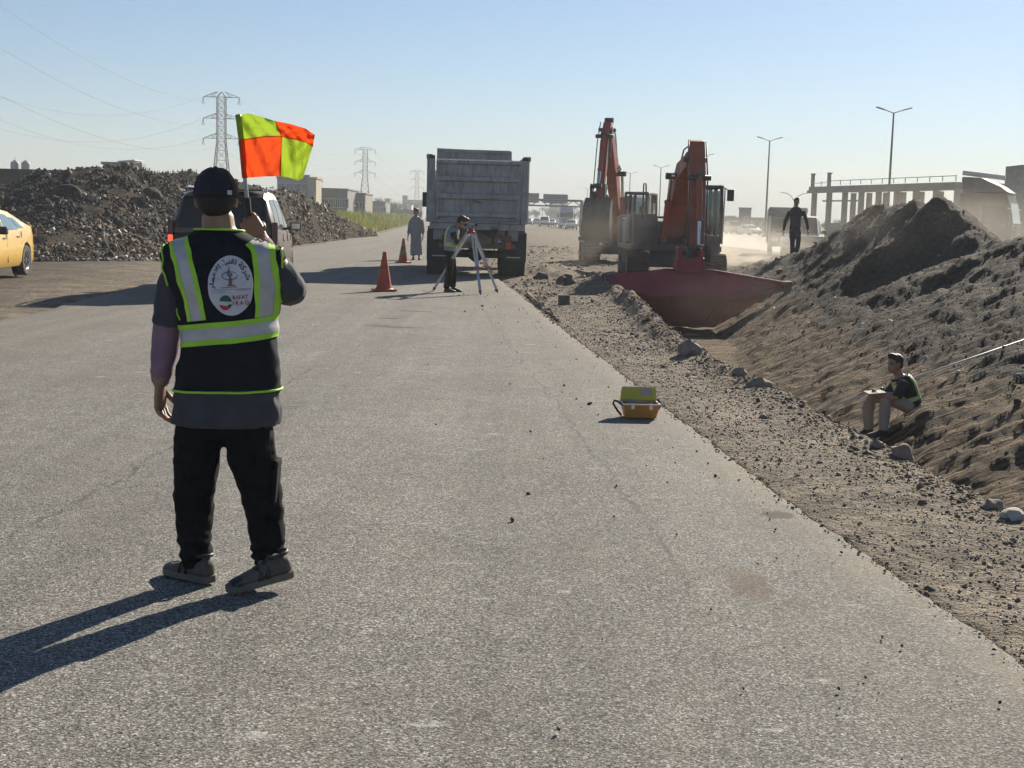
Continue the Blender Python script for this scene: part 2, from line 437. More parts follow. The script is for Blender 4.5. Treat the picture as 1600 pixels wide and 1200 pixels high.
# ---- asphalt
yr = np.concatenate([np.arange(-6, 3, 0.12), np.arange(3, 16, 0.035), np.arange(16, 40, 0.12), np.geomspace(40, 900, 120)])
us = np.concatenate([[-0.003, 0.0], np.linspace(0.004, 0.996, 34), [1.0, 1.003]])
A, B = XL(yr)[:, None], XR(yr)[:, None]
XA = A + (B - A) * us[None]; YA = np.repeat(yr[:, None], len(us), 1)
ZA = 0.010 * fbm(XA, YA, 0.25, 3, 101)
ZA[:, 0] = ZA[:, -1] = -0.13; ZA[:, 1] -= 0.02; ZA[:, -2] -= 0.012
t = NT('asphalt')
edge = t.attr('edge'); ledge = t.attr('left_edge')
g1 = t.noise(118, 1, 0.75); g2 = t.noise(42, 1, 0.6); big = t.noise(0.7, 4, 0.6); mid = t.noise(5, 3, 0.6)
vd = t.voro(140, out='Color'); vs_ = t.n('ShaderNodeSeparateColor'); t.l(vd, vs_.inputs[0])
grain = t.ramp(vs_.outputs[0], [(0.0, (0.045, 0.042, 0.037)), (0.3, (0.105, 0.100, 0.090)), (0.6, (0.162, 0.154, 0.139)), (0.86, (0.230, 0.220, 0.198)), (1.0, (0.37, 0.355, 0.325))])
tone = t.ramp(big, [(0.25, 0.96), (0.5, 1.15), (0.75, 1.30)])
col = t.mix(1.0, grain, tone, 'MULTIPLY')
lane = t.noise(1.0, 4, 0.65, co=t.mapped((1.5, 0.045, 1), (0, 0, R(-4.3))))
col = t.mix(1.0, col, t.ramp(lane, [(0.3, 0.78), (0.5, 1.0), (0.7, 1.15)]), 'MULTIPLY')
col = t.mix(1.0, col, t.ramp(mid, [(0.3, 0.88), (0.7, 1.12)]), 'MULTIPLY')
col = t.mix(1.0, col, t.ramp(g1, [(0.3, 0.52), (0.5, 1.0), (0.72, 1.5)]), 'MULTIPLY')
# fine sand lying on the asphalt: thin everywhere, thick along the ragged edges
dn = t.noise(1.7, 5, 0.7, co=t.mapped((1.6, 0.55, 1)))
dm = t.math('ADD', t.math('MULTIPLY', t.ramp(dn, [(0.45, 0.0), (0.75, 1.0)]), 0.32), t.math('MULTIPLY', edge, t.ramp(dn, [(0.28, 0.15), (0.6, 1.0)])), True)
dm = t.math('MULTIPLY', dm, t.ramp(g2, [(0.35, 0.45), (0.6, 1.0)]))
col = t.mix(dm, col, (0.215, 0.183, 0.142))
# wheel polish and long seams
sep = t.n('ShaderNodeSeparateXYZ'); t.l(t.co, sep.inputs[0])
px, py = sep.outputs[0], sep.outputs[1]
wob = t.math('MULTIPLY', t.math('SUBTRACT', t.noise(1.1, 3, 0.7), 0.5), 0.30)
def seam(x0, slope, w, y0=None, y1=None):
    d = t.math('ABSOLUTE', t.math('SUBTRACT', t.math('ADD', px, wob), t.math('ADD', t.math('MULTIPLY', py, slope), x0)))
    m = t.math('LESS_THAN', d, w)
    m = t.math('MULTIPLY', m, t.ramp(mid, [(0.42, 0.0), (0.56, 1.0)]))
    if y0 is not None:
        m = t.math('MULTIPLY', m, t.math('MULTIPLY', t.math('GREATER_THAN', py, y0), t.math('LESS_THAN', py, y1)))
    return m
sm = seam(-2.55, 0.045, 0.016, 4.0, 13)
sm = t.math('ADD', sm, t.math('MULTIPLY', seam(1.22, -0.078, 0.012, 5.5, 24), 0.85), True)
col = t.mix(t.math('MULTIPLY', sm, 0.55), col, (0.035, 0.033, 0.031))
# pale scuffs, a brown stain
sc_ = t.noise(3.1, 2, 0.5, co=t.mapped((1.0, 2.6, 1))); scm = t.ramp(sc_, [(0.695, 0.0), (0.73, 1.0)])
scm = t.math('MULTIPLY', scm, t.ramp(g2, [(0.35, 0.1), (0.6, 1.0)]))
col = t.mix(t.math('MULTIPLY', scm, 0.55), col, (0.50, 0.49, 0.45))
sn14 = t.noise(14, 3, 0.7)
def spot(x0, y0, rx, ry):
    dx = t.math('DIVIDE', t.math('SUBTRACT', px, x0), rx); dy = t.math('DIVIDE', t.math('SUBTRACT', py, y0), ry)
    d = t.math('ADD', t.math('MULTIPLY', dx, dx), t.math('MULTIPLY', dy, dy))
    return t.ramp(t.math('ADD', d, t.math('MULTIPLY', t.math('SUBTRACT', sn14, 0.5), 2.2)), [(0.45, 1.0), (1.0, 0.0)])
q1 = G(1170, 912)
col = t.mix(t.math('MULTIPLY', spot(q1.x, q1.y, 0.10, 0.28), 0.55), col, (0.115, 0.075, 0.045))
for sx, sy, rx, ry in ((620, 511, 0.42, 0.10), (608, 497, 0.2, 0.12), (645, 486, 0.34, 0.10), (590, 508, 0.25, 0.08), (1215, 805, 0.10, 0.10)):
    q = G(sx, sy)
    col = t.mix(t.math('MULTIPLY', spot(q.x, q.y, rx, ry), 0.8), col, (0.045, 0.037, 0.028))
hgt = t.math('ADD', t.math('MULTIPLY', vs_.outputs[1], 0.6), t.math('MULTIPLY', g1, 1.0))
asph = t.fin(col, 0.93, t.bump(hgt, 0.55, 0.008), spec=0.22)
road = grid_mesh('road', XA, YA, ZA, asph)
ew = np.maximum(np.exp(-(XA - A) / (0.9 + 0.03 * YA.clip(0, 60))), np.exp(-(B - XA) / (0.16 + 0.012 * YA.clip(0, 60))))
far_dust = sstep(16, 34, YA) * sstep(-5.5, -0.5, XA + 0.06 * YA) * 0.35 * (1 - sstep(45, 70, YA))
fattr(road.data, 'edge', np.clip(ew + far_dust, 0, 1))
tag(road, 'worn grey asphalt road with sandy edges', None, None, 'structure')

# ---- the highway behind
yh = np.geomspace(30, 2500, 90)
h0 = 15.5 - 0.035 * (yh - 40); h1 = h0 + 42
uh = np.linspace(0, 1, 12)
XH = h0[:, None] + (h1 - h0)[:, None] * uh[None]; YH = np.repeat(yh[:, None], 12, 1)
hm = pm('highway_asphalt', (0.16, 0.155, 0.145), 0.15, 0.4, 0.9, bump=0.2, bscale=8)
highway = grid_mesh('highway', XH, YH, XH * 0 + 0.02, hm)
tag(highway, 'pale grey highway crossing behind the site', None, None, 'structure')

# ---- loose stones
def stone_cols(n, dark=0.5):
    b = RNG.choice([0.075, 0.12, 0.16, 0.20, 0.27, 0.42], size=n, p=[0.12, 0.26, 0.30, 0.20, 0.09, 0.03])
    tint = np.stack([1.14 + 0.05 * RNG.normal(size=n), 0.97 + 0.02 * RNG.normal(size=n), 0.77 + 0.05 * RNG.normal(size=n)], 1)
    return np.clip(b[:, None] * tint * (1 - 0.3 * dark), 0.01, 0.8)
STM = colmat('stone', 0.92, 0.3, 20, 0.4, 80)
n = 9500
yy = 4.2 * (34 / 4.2) ** RNG.random(n); fr = RNG.random(n) ** 0.85
xx = XR(yy) + 0.02 + fr * (XLIP_(yy) + 0.25 - XR(yy))
keep = fbm(xx, yy, 0.9, 3, 111) + 0.9 * (fr - 0.45) > RNG.normal(0, 0.35, n) - 0.1
xx, yy = xx[keep], yy[keep]
sz = 0.0048 * np.exp(RNG.normal(0.2, 0.48, len(xx))).clip(0.4, 6) * (0.75 + yy / 26)
o = scatter('gravel', np.stack([xx, yy, HT(xx, yy) + sz * 0.05], 1), sz, STM, 'ico', (1, 1, 0.7), 0.25, np.clip(stone_cols(len(xx), 0.0), 0.10, 1) * 1.1)
tag(o, 'loose gravel and small stones on the earth shoulder', 'gravel', None, 'stuff')
n = 17000
yy = 4.0 * (26 / 4.0) ** RNG.random(n); xx = XR(yy) - 0.06 + (XLIP_(yy) + 0.15 - XR(yy)) * RNG.random(n) ** 0.9
sz = 0.0030 * np.exp(RNG.normal(0.1, 0.4, n)) * (0.75 + yy / 20)
o = scatter('fine_gravel', np.stack([xx, yy, np.maximum(HT(xx, yy), np.where(xx < XR(yy), 0.004, -9)) + sz * 0.1], 1), sz, STM, 'box', (1, 1, 0.7), 0.25, np.clip(stone_cols(n, 0.0), 0.11, 1) * 1.15)
tag(o, 'fine grit covering the earth shoulder along the asphalt edge', 'gravel', None, 'stuff')
# pebbles that rolled onto the asphalt
n = 220
yy = 3.6 * (30 / 3.6) ** RNG.random(n); xx = XR(yy) - 0.03 - RNG.exponential(0.55, n)
sz = 0.0036 * np.exp(RNG.normal(0.1, 0.45, n)) * (0.8 + yy / 22)
o = scatter('pebbles', np.stack([xx, yy, sz * 0.4 + 0.006], 1), sz, STM, 'ico', (1, 1, 0.7), 0.25, stone_cols(n, 0.9) * 0.6)
tag(o, 'dark pebbles scattered on the asphalt near its edge', 'pebbles', None, 'stuff')
# clods along the lip, on the spoil and round the excavator
def clods(name, n, xf, yf, s0, sd, dark, label, flat=(1, 1, 0.8), zoff=0.0, tint=None, smax=0.10):
    yy = yf(n); xx = xf(yy, n); sz = (s0 * np.exp(RNG.normal(0, sd, n))).clip(0.006, smax)
    c = stone_cols(n, dark)
    if tint is not None: c = c * np.asarray(tint)
    o = scatter(name, np.stack([xx, yy, HT(xx, yy) + sz * zoff], 1), sz, STM, 'ico', flat, 0.3, c)
    return tag(o, label, 'clods', None, 'stuff')
clods('clods', 5000, lambda y, n: XLIP_(y) - 0.12 + RNG.normal(0, 0.2, n) + 0.12 * fbm(y, y * 0, 0.5, 4, 3), lambda n: 7 + 27 * RNG.random(n), 0.010, 0.52, 0.35, 'broken clods of earth along the edge of the trench', tint=(1.0, 0.88, 0.74), zoff=-0.2, smax=0.055)
clods('spoil_clods', 16000, lambda y, n: XLIP_(y) + 3.0 + 7.0 * RNG.random(n) ** 0.9, lambda n: 9 + 34 * RNG.random(n) ** 0.95, 0.010, 0.60, 0.85, 'dark clods and stones all over the spoil bank', tint=(0.55, 0.50, 0.44), zoff=-0.45, smax=0.07)
clods('bank_crumbs', 7000, lambda y, n: XLIP_(y) + 1.6 + 3.2 * RNG.random(n), lambda n: 8.5 + 24 * RNG.random(n), 0.006, 0.5, 0.3, 'brown crumbs of earth on the scraped trench bank', tint=(0.9, 0.76, 0.60), zoff=-0.4, smax=0.03)
clods('site_rubble', 5000, lambda y, n: XR(y) + 0.1 + (6.5 - 0.3) * RNG.random(n) ** 1.4 * sstep(24, 38, y), lambda n: 20 + 55 * RNG.random(n), 0.014, 0.6, 0.0, 'small rubble strewn around the truck and excavators', tint=(1.1, 1.0, 0.9))
# bits of paper and plaster on the spoil
n = 170
yy = 11 + 30 * RNG.random(n); xx = XLIP_(yy) + 3.2 + 6 * RNG.random(n); sz = 0.022 * np.exp(RNG.normal(0, 0.5, n))
w = 0.45 + 0.3 * RNG.random((n, 1))
o = scatter('litter', np.stack([xx, yy, HT(xx, yy) + 0.02], 1), sz, colmat('litter', 0.8, 0.15), 'box', (1.4, 1, 0.16), 0.15, w * np.array([[1, 0.98, 0.93]]))
tag(o, 'white scraps of plaster and paper on the spoil bank', 'litter', None, 'stuff')
# ================================================================== haze, heaps, background
def haze_box():
    b = MB(); b.box((0, 2990, 23.0), (5400, 6200, 52.0))
    t = NT('haze_air')
    t.t.nodes.remove(t.b)
    v = t.n('ShaderNodeVolumePrincipled')
    v.inputs['Color'].default_value = (0.57, 0.60, 0.62, 1)
    v.inputs['Density'].default_value = 0.00095
    v.inputs['Anisotropy'].default_value = 0.15
    t.l(v.outputs[0], t.o.inputs['Volume'])
    o = b.build('haze', t.m)
    return tag(o, 'pale dusty haze over the whole site', 'haze', None, 'stuff')
haze_box()
def dust_cloud(name, label, c, r, dens, seed):
    b = MB(); b.ell((0, 0, 0), (1, 1, 1), 20, 12)
    t = NT(name + '_air'); t.t.nodes.remove(t.b)
    ln = t.n('ShaderNodeVectorMath', operation='LENGTH'); t.l(t.co, ln.inputs[0])
    fall = t.ramp(ln.outputs['Value'], [(0.0, 1.0), (0.55, 0.5), (0.95, 0.0)])
    nz = t.n('ShaderNodeTexNoise'); nz.inputs['Scale'].default_value = 2.2; nz.inputs['Detail'].default_value = 3
    mp = t.n('ShaderNodeMapping'); mp.inputs['Location'].default_value = (seed, seed * 2.1, 0); t.l(t.co, mp.inputs['Vector']); t.l(mp.outputs[0], nz.inputs['Vector'])
    d = t.math('MULTIPLY', t.math('MULTIPLY', fall, t.ramp(nz.outputs[0], [(0.36, 0.05), (0.66, 1.0)])), dens)
    v = t.n('ShaderNodeVolumePrincipled'); v.inputs['Color'].default_value = (0.93, 0.86, 0.74, 1)
    v.inputs['Anisotropy'].default_value = 0.3
    t.l(d, v.inputs['Density']); t.l(v.outputs[0], t.o.inputs['Volume'])
    o = b.build(name, t.m, None, True); o.location = c; o.scale = r
    return tag(o, label, 'dust', None, 'stuff')

# ---- rubble heaps on the far side of the street
DEB = colmat('debris', 0.9, 0.35, 9, 0.4, 30)
t = NT('heap_soil')
n1 = t.noise(0.9, 7, 0.7); n2 = t.noise(6, 6, 0.75)
c = t.ramp(n1, [(0.3, (0.036, 0.030, 0.026)), (0.52, (0.078, 0.062, 0.048)), (0.72, (0.155, 0.118, 0.082))])
c = t.mix(1.0, c, t.ramp(n2, [(0.35, 0.4), (0.65, 1.9)]), 'MULTIPLY')
HEAP = t.fin(c, 0.95, t.bump(t.math('ADD', n2, t.noise(22, 4, 0.7)), 1.0, 0.2), spec=0.1)
def heap(name, label, base, crest, nd, seed, colw, lumps=0.35, back=1.0, ssz=0.06, nu=150, nv=46):
    """base: photo pixels on the ground along its foot; crest: photo pixels and distance along its ridge"""
    nb = len(base); Bp = np.array([G(*p)[:] for p in base]); Cp = np.array([P(*p)[:] for p in crest])
    ub = np.linspace(0, 1, nb); uc = np.linspace(0, 1, len(crest))
    def f(arr, uu, q): return np.stack([np.interp(q, uu, arr[:, k]) for k in range(3)], -1)
    def surf(u, v):
        b_, c_ = f(Bp, ub, u), f(Cp, uc, u)
        bk = c_ + (c_ - b_) * back; bk[..., 2] = 0
        w = np.clip(v, 0, 1)[..., None]; w2 = np.clip(v - 1, 0, 1)[..., None]
        p = b_ + (c_ - b_) * w + (bk - c_) * w2
        vv = np.where(v < 1, v, 2 - v)
        prof = vv ** 0.95
        z = c_[..., 2] * prof
        amp = np.minimum(1, vv * 4) * np.minimum(1, np.minimum(u, 1 - u) * 14 + 0.15)
        z = z + amp * lumps * (fbm(p[..., 0], p[..., 1], 0.45, 4, seed) + 0.45 * fbm(p[..., 0], p[..., 1], 1.9, 3, seed + 9))
        p = p.copy(); p[..., 2] = z - 0.05 * (vv < 0.03)
        return p
    U, V = np.meshgrid(np.linspace(0, 1, nu), np.linspace(0, 2, nv), indexing='ij')
    p = surf(U, V); 
    p[0, :, 2] = np.minimum(p[0, :, 2], p[0, :, 2] * 0.3); p[:, 0, 2] = -0.15; p[:, -1, 2] = -0.3
    root = empty(name, tuple(p[nu // 2, 0] * np.array([1, 1, 0])), 0, label, 'heap')
    L = np.array(root.location)
    q = p - L
    grid_mesh('heap_body', q[..., 0], q[..., 1], q[..., 2], HEAP, root)
    u = RNG.random(nd * 2); v = 1.12 * RNG.random(nd * 2) ** 0.9
    pc = surf(u, v); kp = fbm(pc[:, 0], pc[:, 1], 0.5, 4, seed + 40) > RNG.normal(-0.02, 0.22, nd * 2); u, v = u[kp][:nd], v[kp][:nd]; nd = len(u)
    s = (ssz * np.exp(RNG.normal(0, 0.62, nd))).clip(0.010, ssz * 7)
    pos = surf(u, v) - L + np.stack([0 * s, 0 * s, s * 0.25], 1)
    pick = RNG.choice(len(colw), size=nd, p=np.array([w for _, w in colw]) / sum(w for _, w in colw))
    cols = np.array([c_ for c_, _ in colw])[pick] * (0.5 + 0.5 * RNG.random((nd, 1)))
    half = int(nd * 0.72)
    for k, (a, b_) in enumerate(((0, half), (half, nd))):
        o = scatter('rubble' if k == 0 else 'broken_slabs', pos[a:b_], s[a:b_], DEB, 'ico' if k == 0 else 'box', (1, 1, 0.75) if k == 0 else (1.6, 0.9, 0.35), 0.3, cols[a:b_], root)
        o['kind'] = 'stuff'
    nb = nd // 90; u = RNG.random(nb); v = RNG.random(nb); s = (0.055 * np.exp(RNG.normal(0, 0.35, nb))).clip(0.03, 0.11); pos = surf(u, v) - L
    o = scatter('large_slabs', pos, s, DEB, 'box', (1.7, 1.0, 0.3), 0.12, np.array([0.17, 0.14, 0.11]) * (0.4 + 1.0 * RNG.random((nb, 1))), root); o['kind'] = 'stuff'
    return root, surf, L
CW1 = [((0.05, 0.045, 0.04), 5), ((0.09, 0.08, 0.07), 5), ((0.15, 0.13, 0.11), 3), ((0.22, 0.20, 0.17), 2.0), ((0.40, 0.38, 0.34), 1.0), ((0.14, 0.09, 0.06), 2), ((0.62, 0.61, 0.58), 0.35), ((0.06, 0.09, 0.14), 0.25)]
CW2 = [((0.10, 0.072, 0.050), 6), ((0.16, 0.122, 0.088), 6), ((0.24, 0.185, 0.135), 3), ((0.36, 0.32, 0.27), 2.0), ((0.60, 0.58, 0.54), 0.9), ((0.07, 0.06, 0.05), 2)]
hp1, surf1, L1 = heap('rubble_heap', 'long dark rubble and rubbish heap behind the taxi and the parked car', [(-120, 401), (20, 400), (110, 398), (200, 396), (300, 392), (400, 388)],
     [(-140, 300, 52), (-40, 298, 52), (20, 285, 52), (60, 266, 52), (110, 259, 51), (170, 262, 51), (205, 258, 52), (235, 272, 53), (262, 268, 54), (310, 270, 56), (350, 282, 57), (400, 290, 59)], 20000, 201, CW1, 0.30, ssz=0.022)
hp2, surf2, L2 = heap('rubble_heap', 'low earthy mound of brown rubble in front of the dark heap', [(30, 408), (100, 407), (170, 406), (230, 402), (262, 400)],
     [(40, 352, 47.5), (75, 332, 47.5), (110, 318, 47.5), (150, 325, 47.5), (185, 345, 47.5), (225, 372, 47.0), (262, 394, 46)], 9000, 231, CW2, 0.30, ssz=0.021, nu=90)
hp3, surf3, L3 = heap('rubble_heap', 'brown rubble bank with white scraps along the road behind the parked car', [(400, 392), (440, 386), (470, 381), (500, 378), (540, 373), (590, 369)],
     [(395, 290, 60), (425, 292, 63), (450, 300, 66), (480, 310, 70), (510, 322, 75), (545, 345, 82), (588, 366, 93)], 8000, 251, CW2, 0.25, ssz=0.026)
n = 700
yy = 40 + 8 * RNG.random(n); px_ = RNG.uniform(40, 300, n)
pp = np.array([G(a, 395 + 12 * RNG.random())[:] for a in px_]); s = 0.035 * np.exp(RNG.normal(0, 0.5, n))
o = scatter('litter', pp + np.stack([0 * s, 0 * s, s * 0.3], 1), s, DEB, 'box', (1.3, 0.9, 0.4), 0.3, np.array([0.34, 0.31, 0.27]) * (0.4 + 1.3 * RNG.random((n, 1)) ** 2))
tag(o, 'pale litter strewn along the foot of the dark heap', 'litter', None, 'stuff')
# an old tyre and a big sack lying on the heap
BLK = pm('black_rubber', (0.028, 0.027, 0.026), 0.3, 8, 0.85, bump=0.2, dirt=0.12)
def tyre_mesh(b, R0, r, w, axis='y', c=(0, 0, 0), n=28):
    prof = []
    for a in np.linspace(0, 2 * math.pi, 11)[:-1]:
        prof.append((R0 - r + r * math.cos(a), w / 2 * math.sin(a) * (1.0 if abs(math.sin(a)) < 0.95 else 0.96)))
    prof.append(prof[0]); b.lathe(prof, c, n, axis, cap=False)
ty = MB(); tyre_mesh(ty, 0.64, 0.17, 0.34, 'z')
tyre = ty.build('tyre', BLK, None, True); q = P(102, 312, 47.2); tyre.location = q; tyre.rotation_euler = (R(52), R(-16), 0.2)
tag(tyre, 'large old rubber tyre half buried on the dark rubble heap', 'tyre')
sk = MB(); sk.ell((0, 0, 0), (0.34, 0.3, 0.2), 26, 18)
sack = sk.build('sack', pm('brown_sacking', (0.055, 0.040, 0.026), 0.4, 5, 0.95, bump=0.6, bscale=12), None, True)
for v in sack.data.vertices: v.co *= 1 + 0.35 * mnoise.noise(v.co * 4.1) + 0.15 * mnoise.noise(v.co * 11)
sack.location = P(240, 302, 49.5); sack.rotation_euler = (0, 0.2, 0.4)
tag(sack, 'brown lump of sacking on the heap left of the parked car', 'sack')

# ---- buildings
GLS = pm('window_glass', (0.03, 0.035, 0.04), 0.2, 3, 0.12, spec=0.6)
def building(name, label, x0, x1, ytop, Y, mat, depth=9.0, rows=0, cols=0, win=(1.1, 1.2), parapet=0.0, cat='building', door=False, z0=0.0, group=None, roofm=None, zt=None):
    a, b = P(x0, ytop, Y), P(x1, ytop, Y); H = zt or (a.z + b.z) / 2; W = b.x - a.x
    root = empty(name, ((a.x + b.x) / 2, Y, z0), 0, label, cat, group)
    h = H - z0
    w = MB(); w.box((0, depth / 2, h / 2 - 0.3), (W, depth, h + 0.6)); w.build('wall', mat, root)
    rf = MB(); rf.box((0, depth / 2, h + 0.09), (W + 0.25, depth + 0.25, 0.18)); ro = rf.build('roof', roofm or mat, root)
    if parapet:
        pp_ = MB()
        for sx, sy, dx, dy in ((0, 0.02, W, 0.15), (0, depth - 0.1, W, 0.15), (-W / 2 + 0.1, depth / 2, 0.15, depth), (W / 2 - 0.1, depth / 2, 0.15, depth)):
            pp_.box((sx, sy, h + 0.18 + parapet / 2), (dx, dy, parapet))
        pp_.build('parapet', mat, ro)
    me_f = me_p = None
    for r_ in range(rows):
        for c_ in range(cols):
            cx = -W / 2 + W * (c_ + 0.5) / cols; cz = h * (r_ + 0.6) / rows
            if me_f is None:
                f = MB()
                for sx, sz, dx, dz in ((0, win[1] / 2, win[0] + 0.16, 0.1), (0, -win[1] / 2, win[0] + 0.16, 0.1), (-win[0] / 2, 0, 0.1, win[1]), (win[0] / 2, 0, 0.1, win[1]), (0, 0, 0.06, win[1])):
                    f.box((sx, -0.05, sz), (dx, 0.12, dz))
                fo = f.build('window', pm('window_frame', (0.45, 0.44, 0.42), 0.2, 3), root); me_f = fo.data
                g = MB(); g.box((0, -0.012, 0), (win[0], 0.03, win[1])); go = g.build('pane', GLS, fo); me_p = go.data
            else:
                fo = bpy.data.objects.new('window', me_f); COL.objects.link(fo); fo.parent = root
                go = bpy.data.objects.new('pane', me_p); COL.objects.link(go); go.parent = fo
            fo.location = (cx, 0, cz)
    if door:
        d = MB(); d.box((W * 0.2, -0.03, 1.05), (1.1, 0.1, 2.1)); d.build('door', pm('steel_door', (0.10, 0.13, 0.16), 0.2, 3, 0.5), root)
    return root
CON = pm('grey_concrete', (0.30, 0.285, 0.26), 0.22, 1.2, 0.9, bump=0.2, bscale=10, dirt=0.3, dirtc=(0.16, 0.14, 0.12))
WHT = pm('whitewash', (0.62, 0.60, 0.56), 0.15, 1.0, 0.85, dirt=0.25, dirtc=(0.4, 0.36, 0.3))
TAN = pm('tan_render', (0.40, 0.34, 0.26), 0.2, 1.0, 0.9, dirt=0.2)
DRK = pm('dark_blockwork', (0.075, 0.068, 0.062), 0.3, 2.0, 0.95, bump=0.3, bscale=6)
building('boundary_wall', 'long dark block wall behind the rubble heap', -160, 330, 269, 75, DRK, 0.3, cat='wall', zt=3.25)
building('house', 'dark flat house behind the heap carrying two round water tanks', -70, 60, 272, 150, DRK, 10, 1, 6, cat='house')
building('hut', 'grey flat roofed hut just above the crest of the dark heap', 161, 196, 257, 100, CON, 5, 1, 2, (0.5, 0.5), cat='hut')
sh = empty('shelter', tuple(P(204, 330, 99) * 1.0), 0, 'pale tin canopy on thin posts rising over the dark heap', 'shelter'); sh.location.z = 0
zt_ = P(204, 252, 99).z
b = MB(); b.box((0, 0, zt_), (1.25, 2.2, 0.06), Matrix.Rotation(R(-6), 3, 'Y')); b.build('roof', pm('tin_sheet', (0.55, 0.55, 0.54), 0.2, 2, 0.5, 0.4), sh)
for sx in (-0.5, 0.5):
    for sy in (-0.9, 0.9):
        b = MB(); b.bar((sx, sy, 0), (sx, sy, zt_ + sx * 0.1), 0.06); b.build('post', pm('tin_post', (0.3, 0.3, 0.3), 0.2, 2, 0.5), sh)
b = MB(); b.box((0.12, 1.0, zt_ - 0.35), (0.95, 0.05, 0.6)); b.build('side_sheet', pm('tin_sheet', (0.55, 0.55, 0.54)), sh)
TNK = pm('tank_plastic', (0.33, 0.34, 0.35), 0.15, 2, 0.6)
for k, (x0, x1) in enumerate(((1, 14.5), (18, 32))):
    a, b_ = P(x0, 268, 150), P(x1, 268, 150); r_ = (b_.x - a.x) / 2; zb = P(16, 270, 150).z; zt2 = P(16, 250, 150).z
    root = empty('water_tank', ((a.x + b_.x) / 2, 153, zb), 0, ('grey round water tank with a thin mast at its side' if k == 0 else 'grey round water tank on the roof beside the tank with a mast'), 'tank', 'rooftop water tanks')
    h = zt2 - zb; m = MB(); prof = [(r_ * 0.97, 0)]
    for q in range(5): prof += [(r_, h * (0.1 + q * 0.14)), (r_ * 0.96, h * (0.16 + q * 0.14))]
    prof += [(r_, h * 0.82), (r_ * 0.75, h * 0.95), (r_ * 0.3, h)]; m.lathe(prof, n=18); m.build('drum', TNK, root, True)
    m = MB(); m.lathe([(r_ * 0.3, h - 0.02), (r_ * 0.3, h + 0.1), (r_ * 0.1, h + 0.13)], n=12); m.build('lid', TNK, root)
    if k == 0: m = MB(); m.bar((-0.1, 0.3, 0), (-0.1, 0.3, h + 0.5), 0.04); m.build('mast', pm('tin_post', (0.3, 0.3, 0.3)), root)
building('building', 'two storey grey concrete building under the waving flag', 433, 484, 279, 180, CON, 12, 2, 4, (0.8, 1.1), 0.35)
building('annex', 'small pale rooftop annex on the corner of the two storey building', 481, 494, 281, 179, TAN, 5, 1, 1, (0.5, 0.6), zt=P(487, 279, 179).z, cat='annex')
building('workshop', 'long low dark grey workshop right of the two storey building', 492, 543, 296, 190, pm('dark_render', (0.16, 0.155, 0.15), 0.2, 1), 14, 1, 5, (1.2, 1.2))
building('shop', 'low brown shop with a pale sign board on its wall', 542, 571, 303, 200, pm('brown_render', (0.22, 0.185, 0.15), 0.2, 1), 10, 1, 3, (0.8, 1.0), door=True)
sb = P(550, 310, 199.5); b = MB(); b.box((0, 0, 0), (1.05, 0.08, 0.85)); o = b.build('sign_board', WHT, None, False, 0.02); o.location = sb; tag(o, 'small blank pale sign board fixed on the brown shop wall', 'sign')
building('house', 'white low house front between the brown shop and the grass', 538, 552, 322, 197, WHT, 4, 1, 2, (0.5, 0.6), cat='house')
building('house', 'grey house with a dark roof far behind the grass', 578, 602, 316, 300, pm('dark_render', (0.16, 0.155, 0.15)), 12, 1, 4, (1.2, 1.2), cat='house')
building('house', 'cream block between the hazy trees behind the grass', 601, 609, 311, 420, TAN, 10, 2, 2, (0.6, 1.0), cat='house')
building('building', 'long pale far building below the smallest pylon', 632, 660, 313, 560, CON, 14, 2, 7, (0.8, 1.1))
building('stair_tower', 'dark stair tower rising from the long pale far building', 629, 636, 306, 558, DRK, 6, 2, 1, (0.7, 0.8), cat='tower')
building('house', 'white far house left of the man in the grey robe', 636, 643, 321, 430, WHT, 8, 1, 2, (0.6, 0.8), cat='house')
building('wall', 'low grey far wall behind the green verge', 566, 650, 328, 330, CON, 0.4, cat='wall')
building('building', 'low hazy grey block behind the highway lamp post', 1118, 1212, 341, 230, CON, 10, 1, 8, (0.8, 0.9))
building('kiosk', 'brown square kiosk tower with a flat roof beside the highway', 1158, 1174, 326, 225, pm('brown_render', (0.22, 0.185, 0.15)), 2.0, 1, 1, (0.5, 0.5), cat='kiosk')
for x, w, tp, d, lb in ((872, 26, 318, 600, 'far pale block above the highway traffic'), (1145, 10, 338, 420, 'small far house right of the excavator mirror')):
    building('building', lb, x - w / 2, x + w / 2, tp, d, CON, 10, 2, 4, (0.9, 1.0))

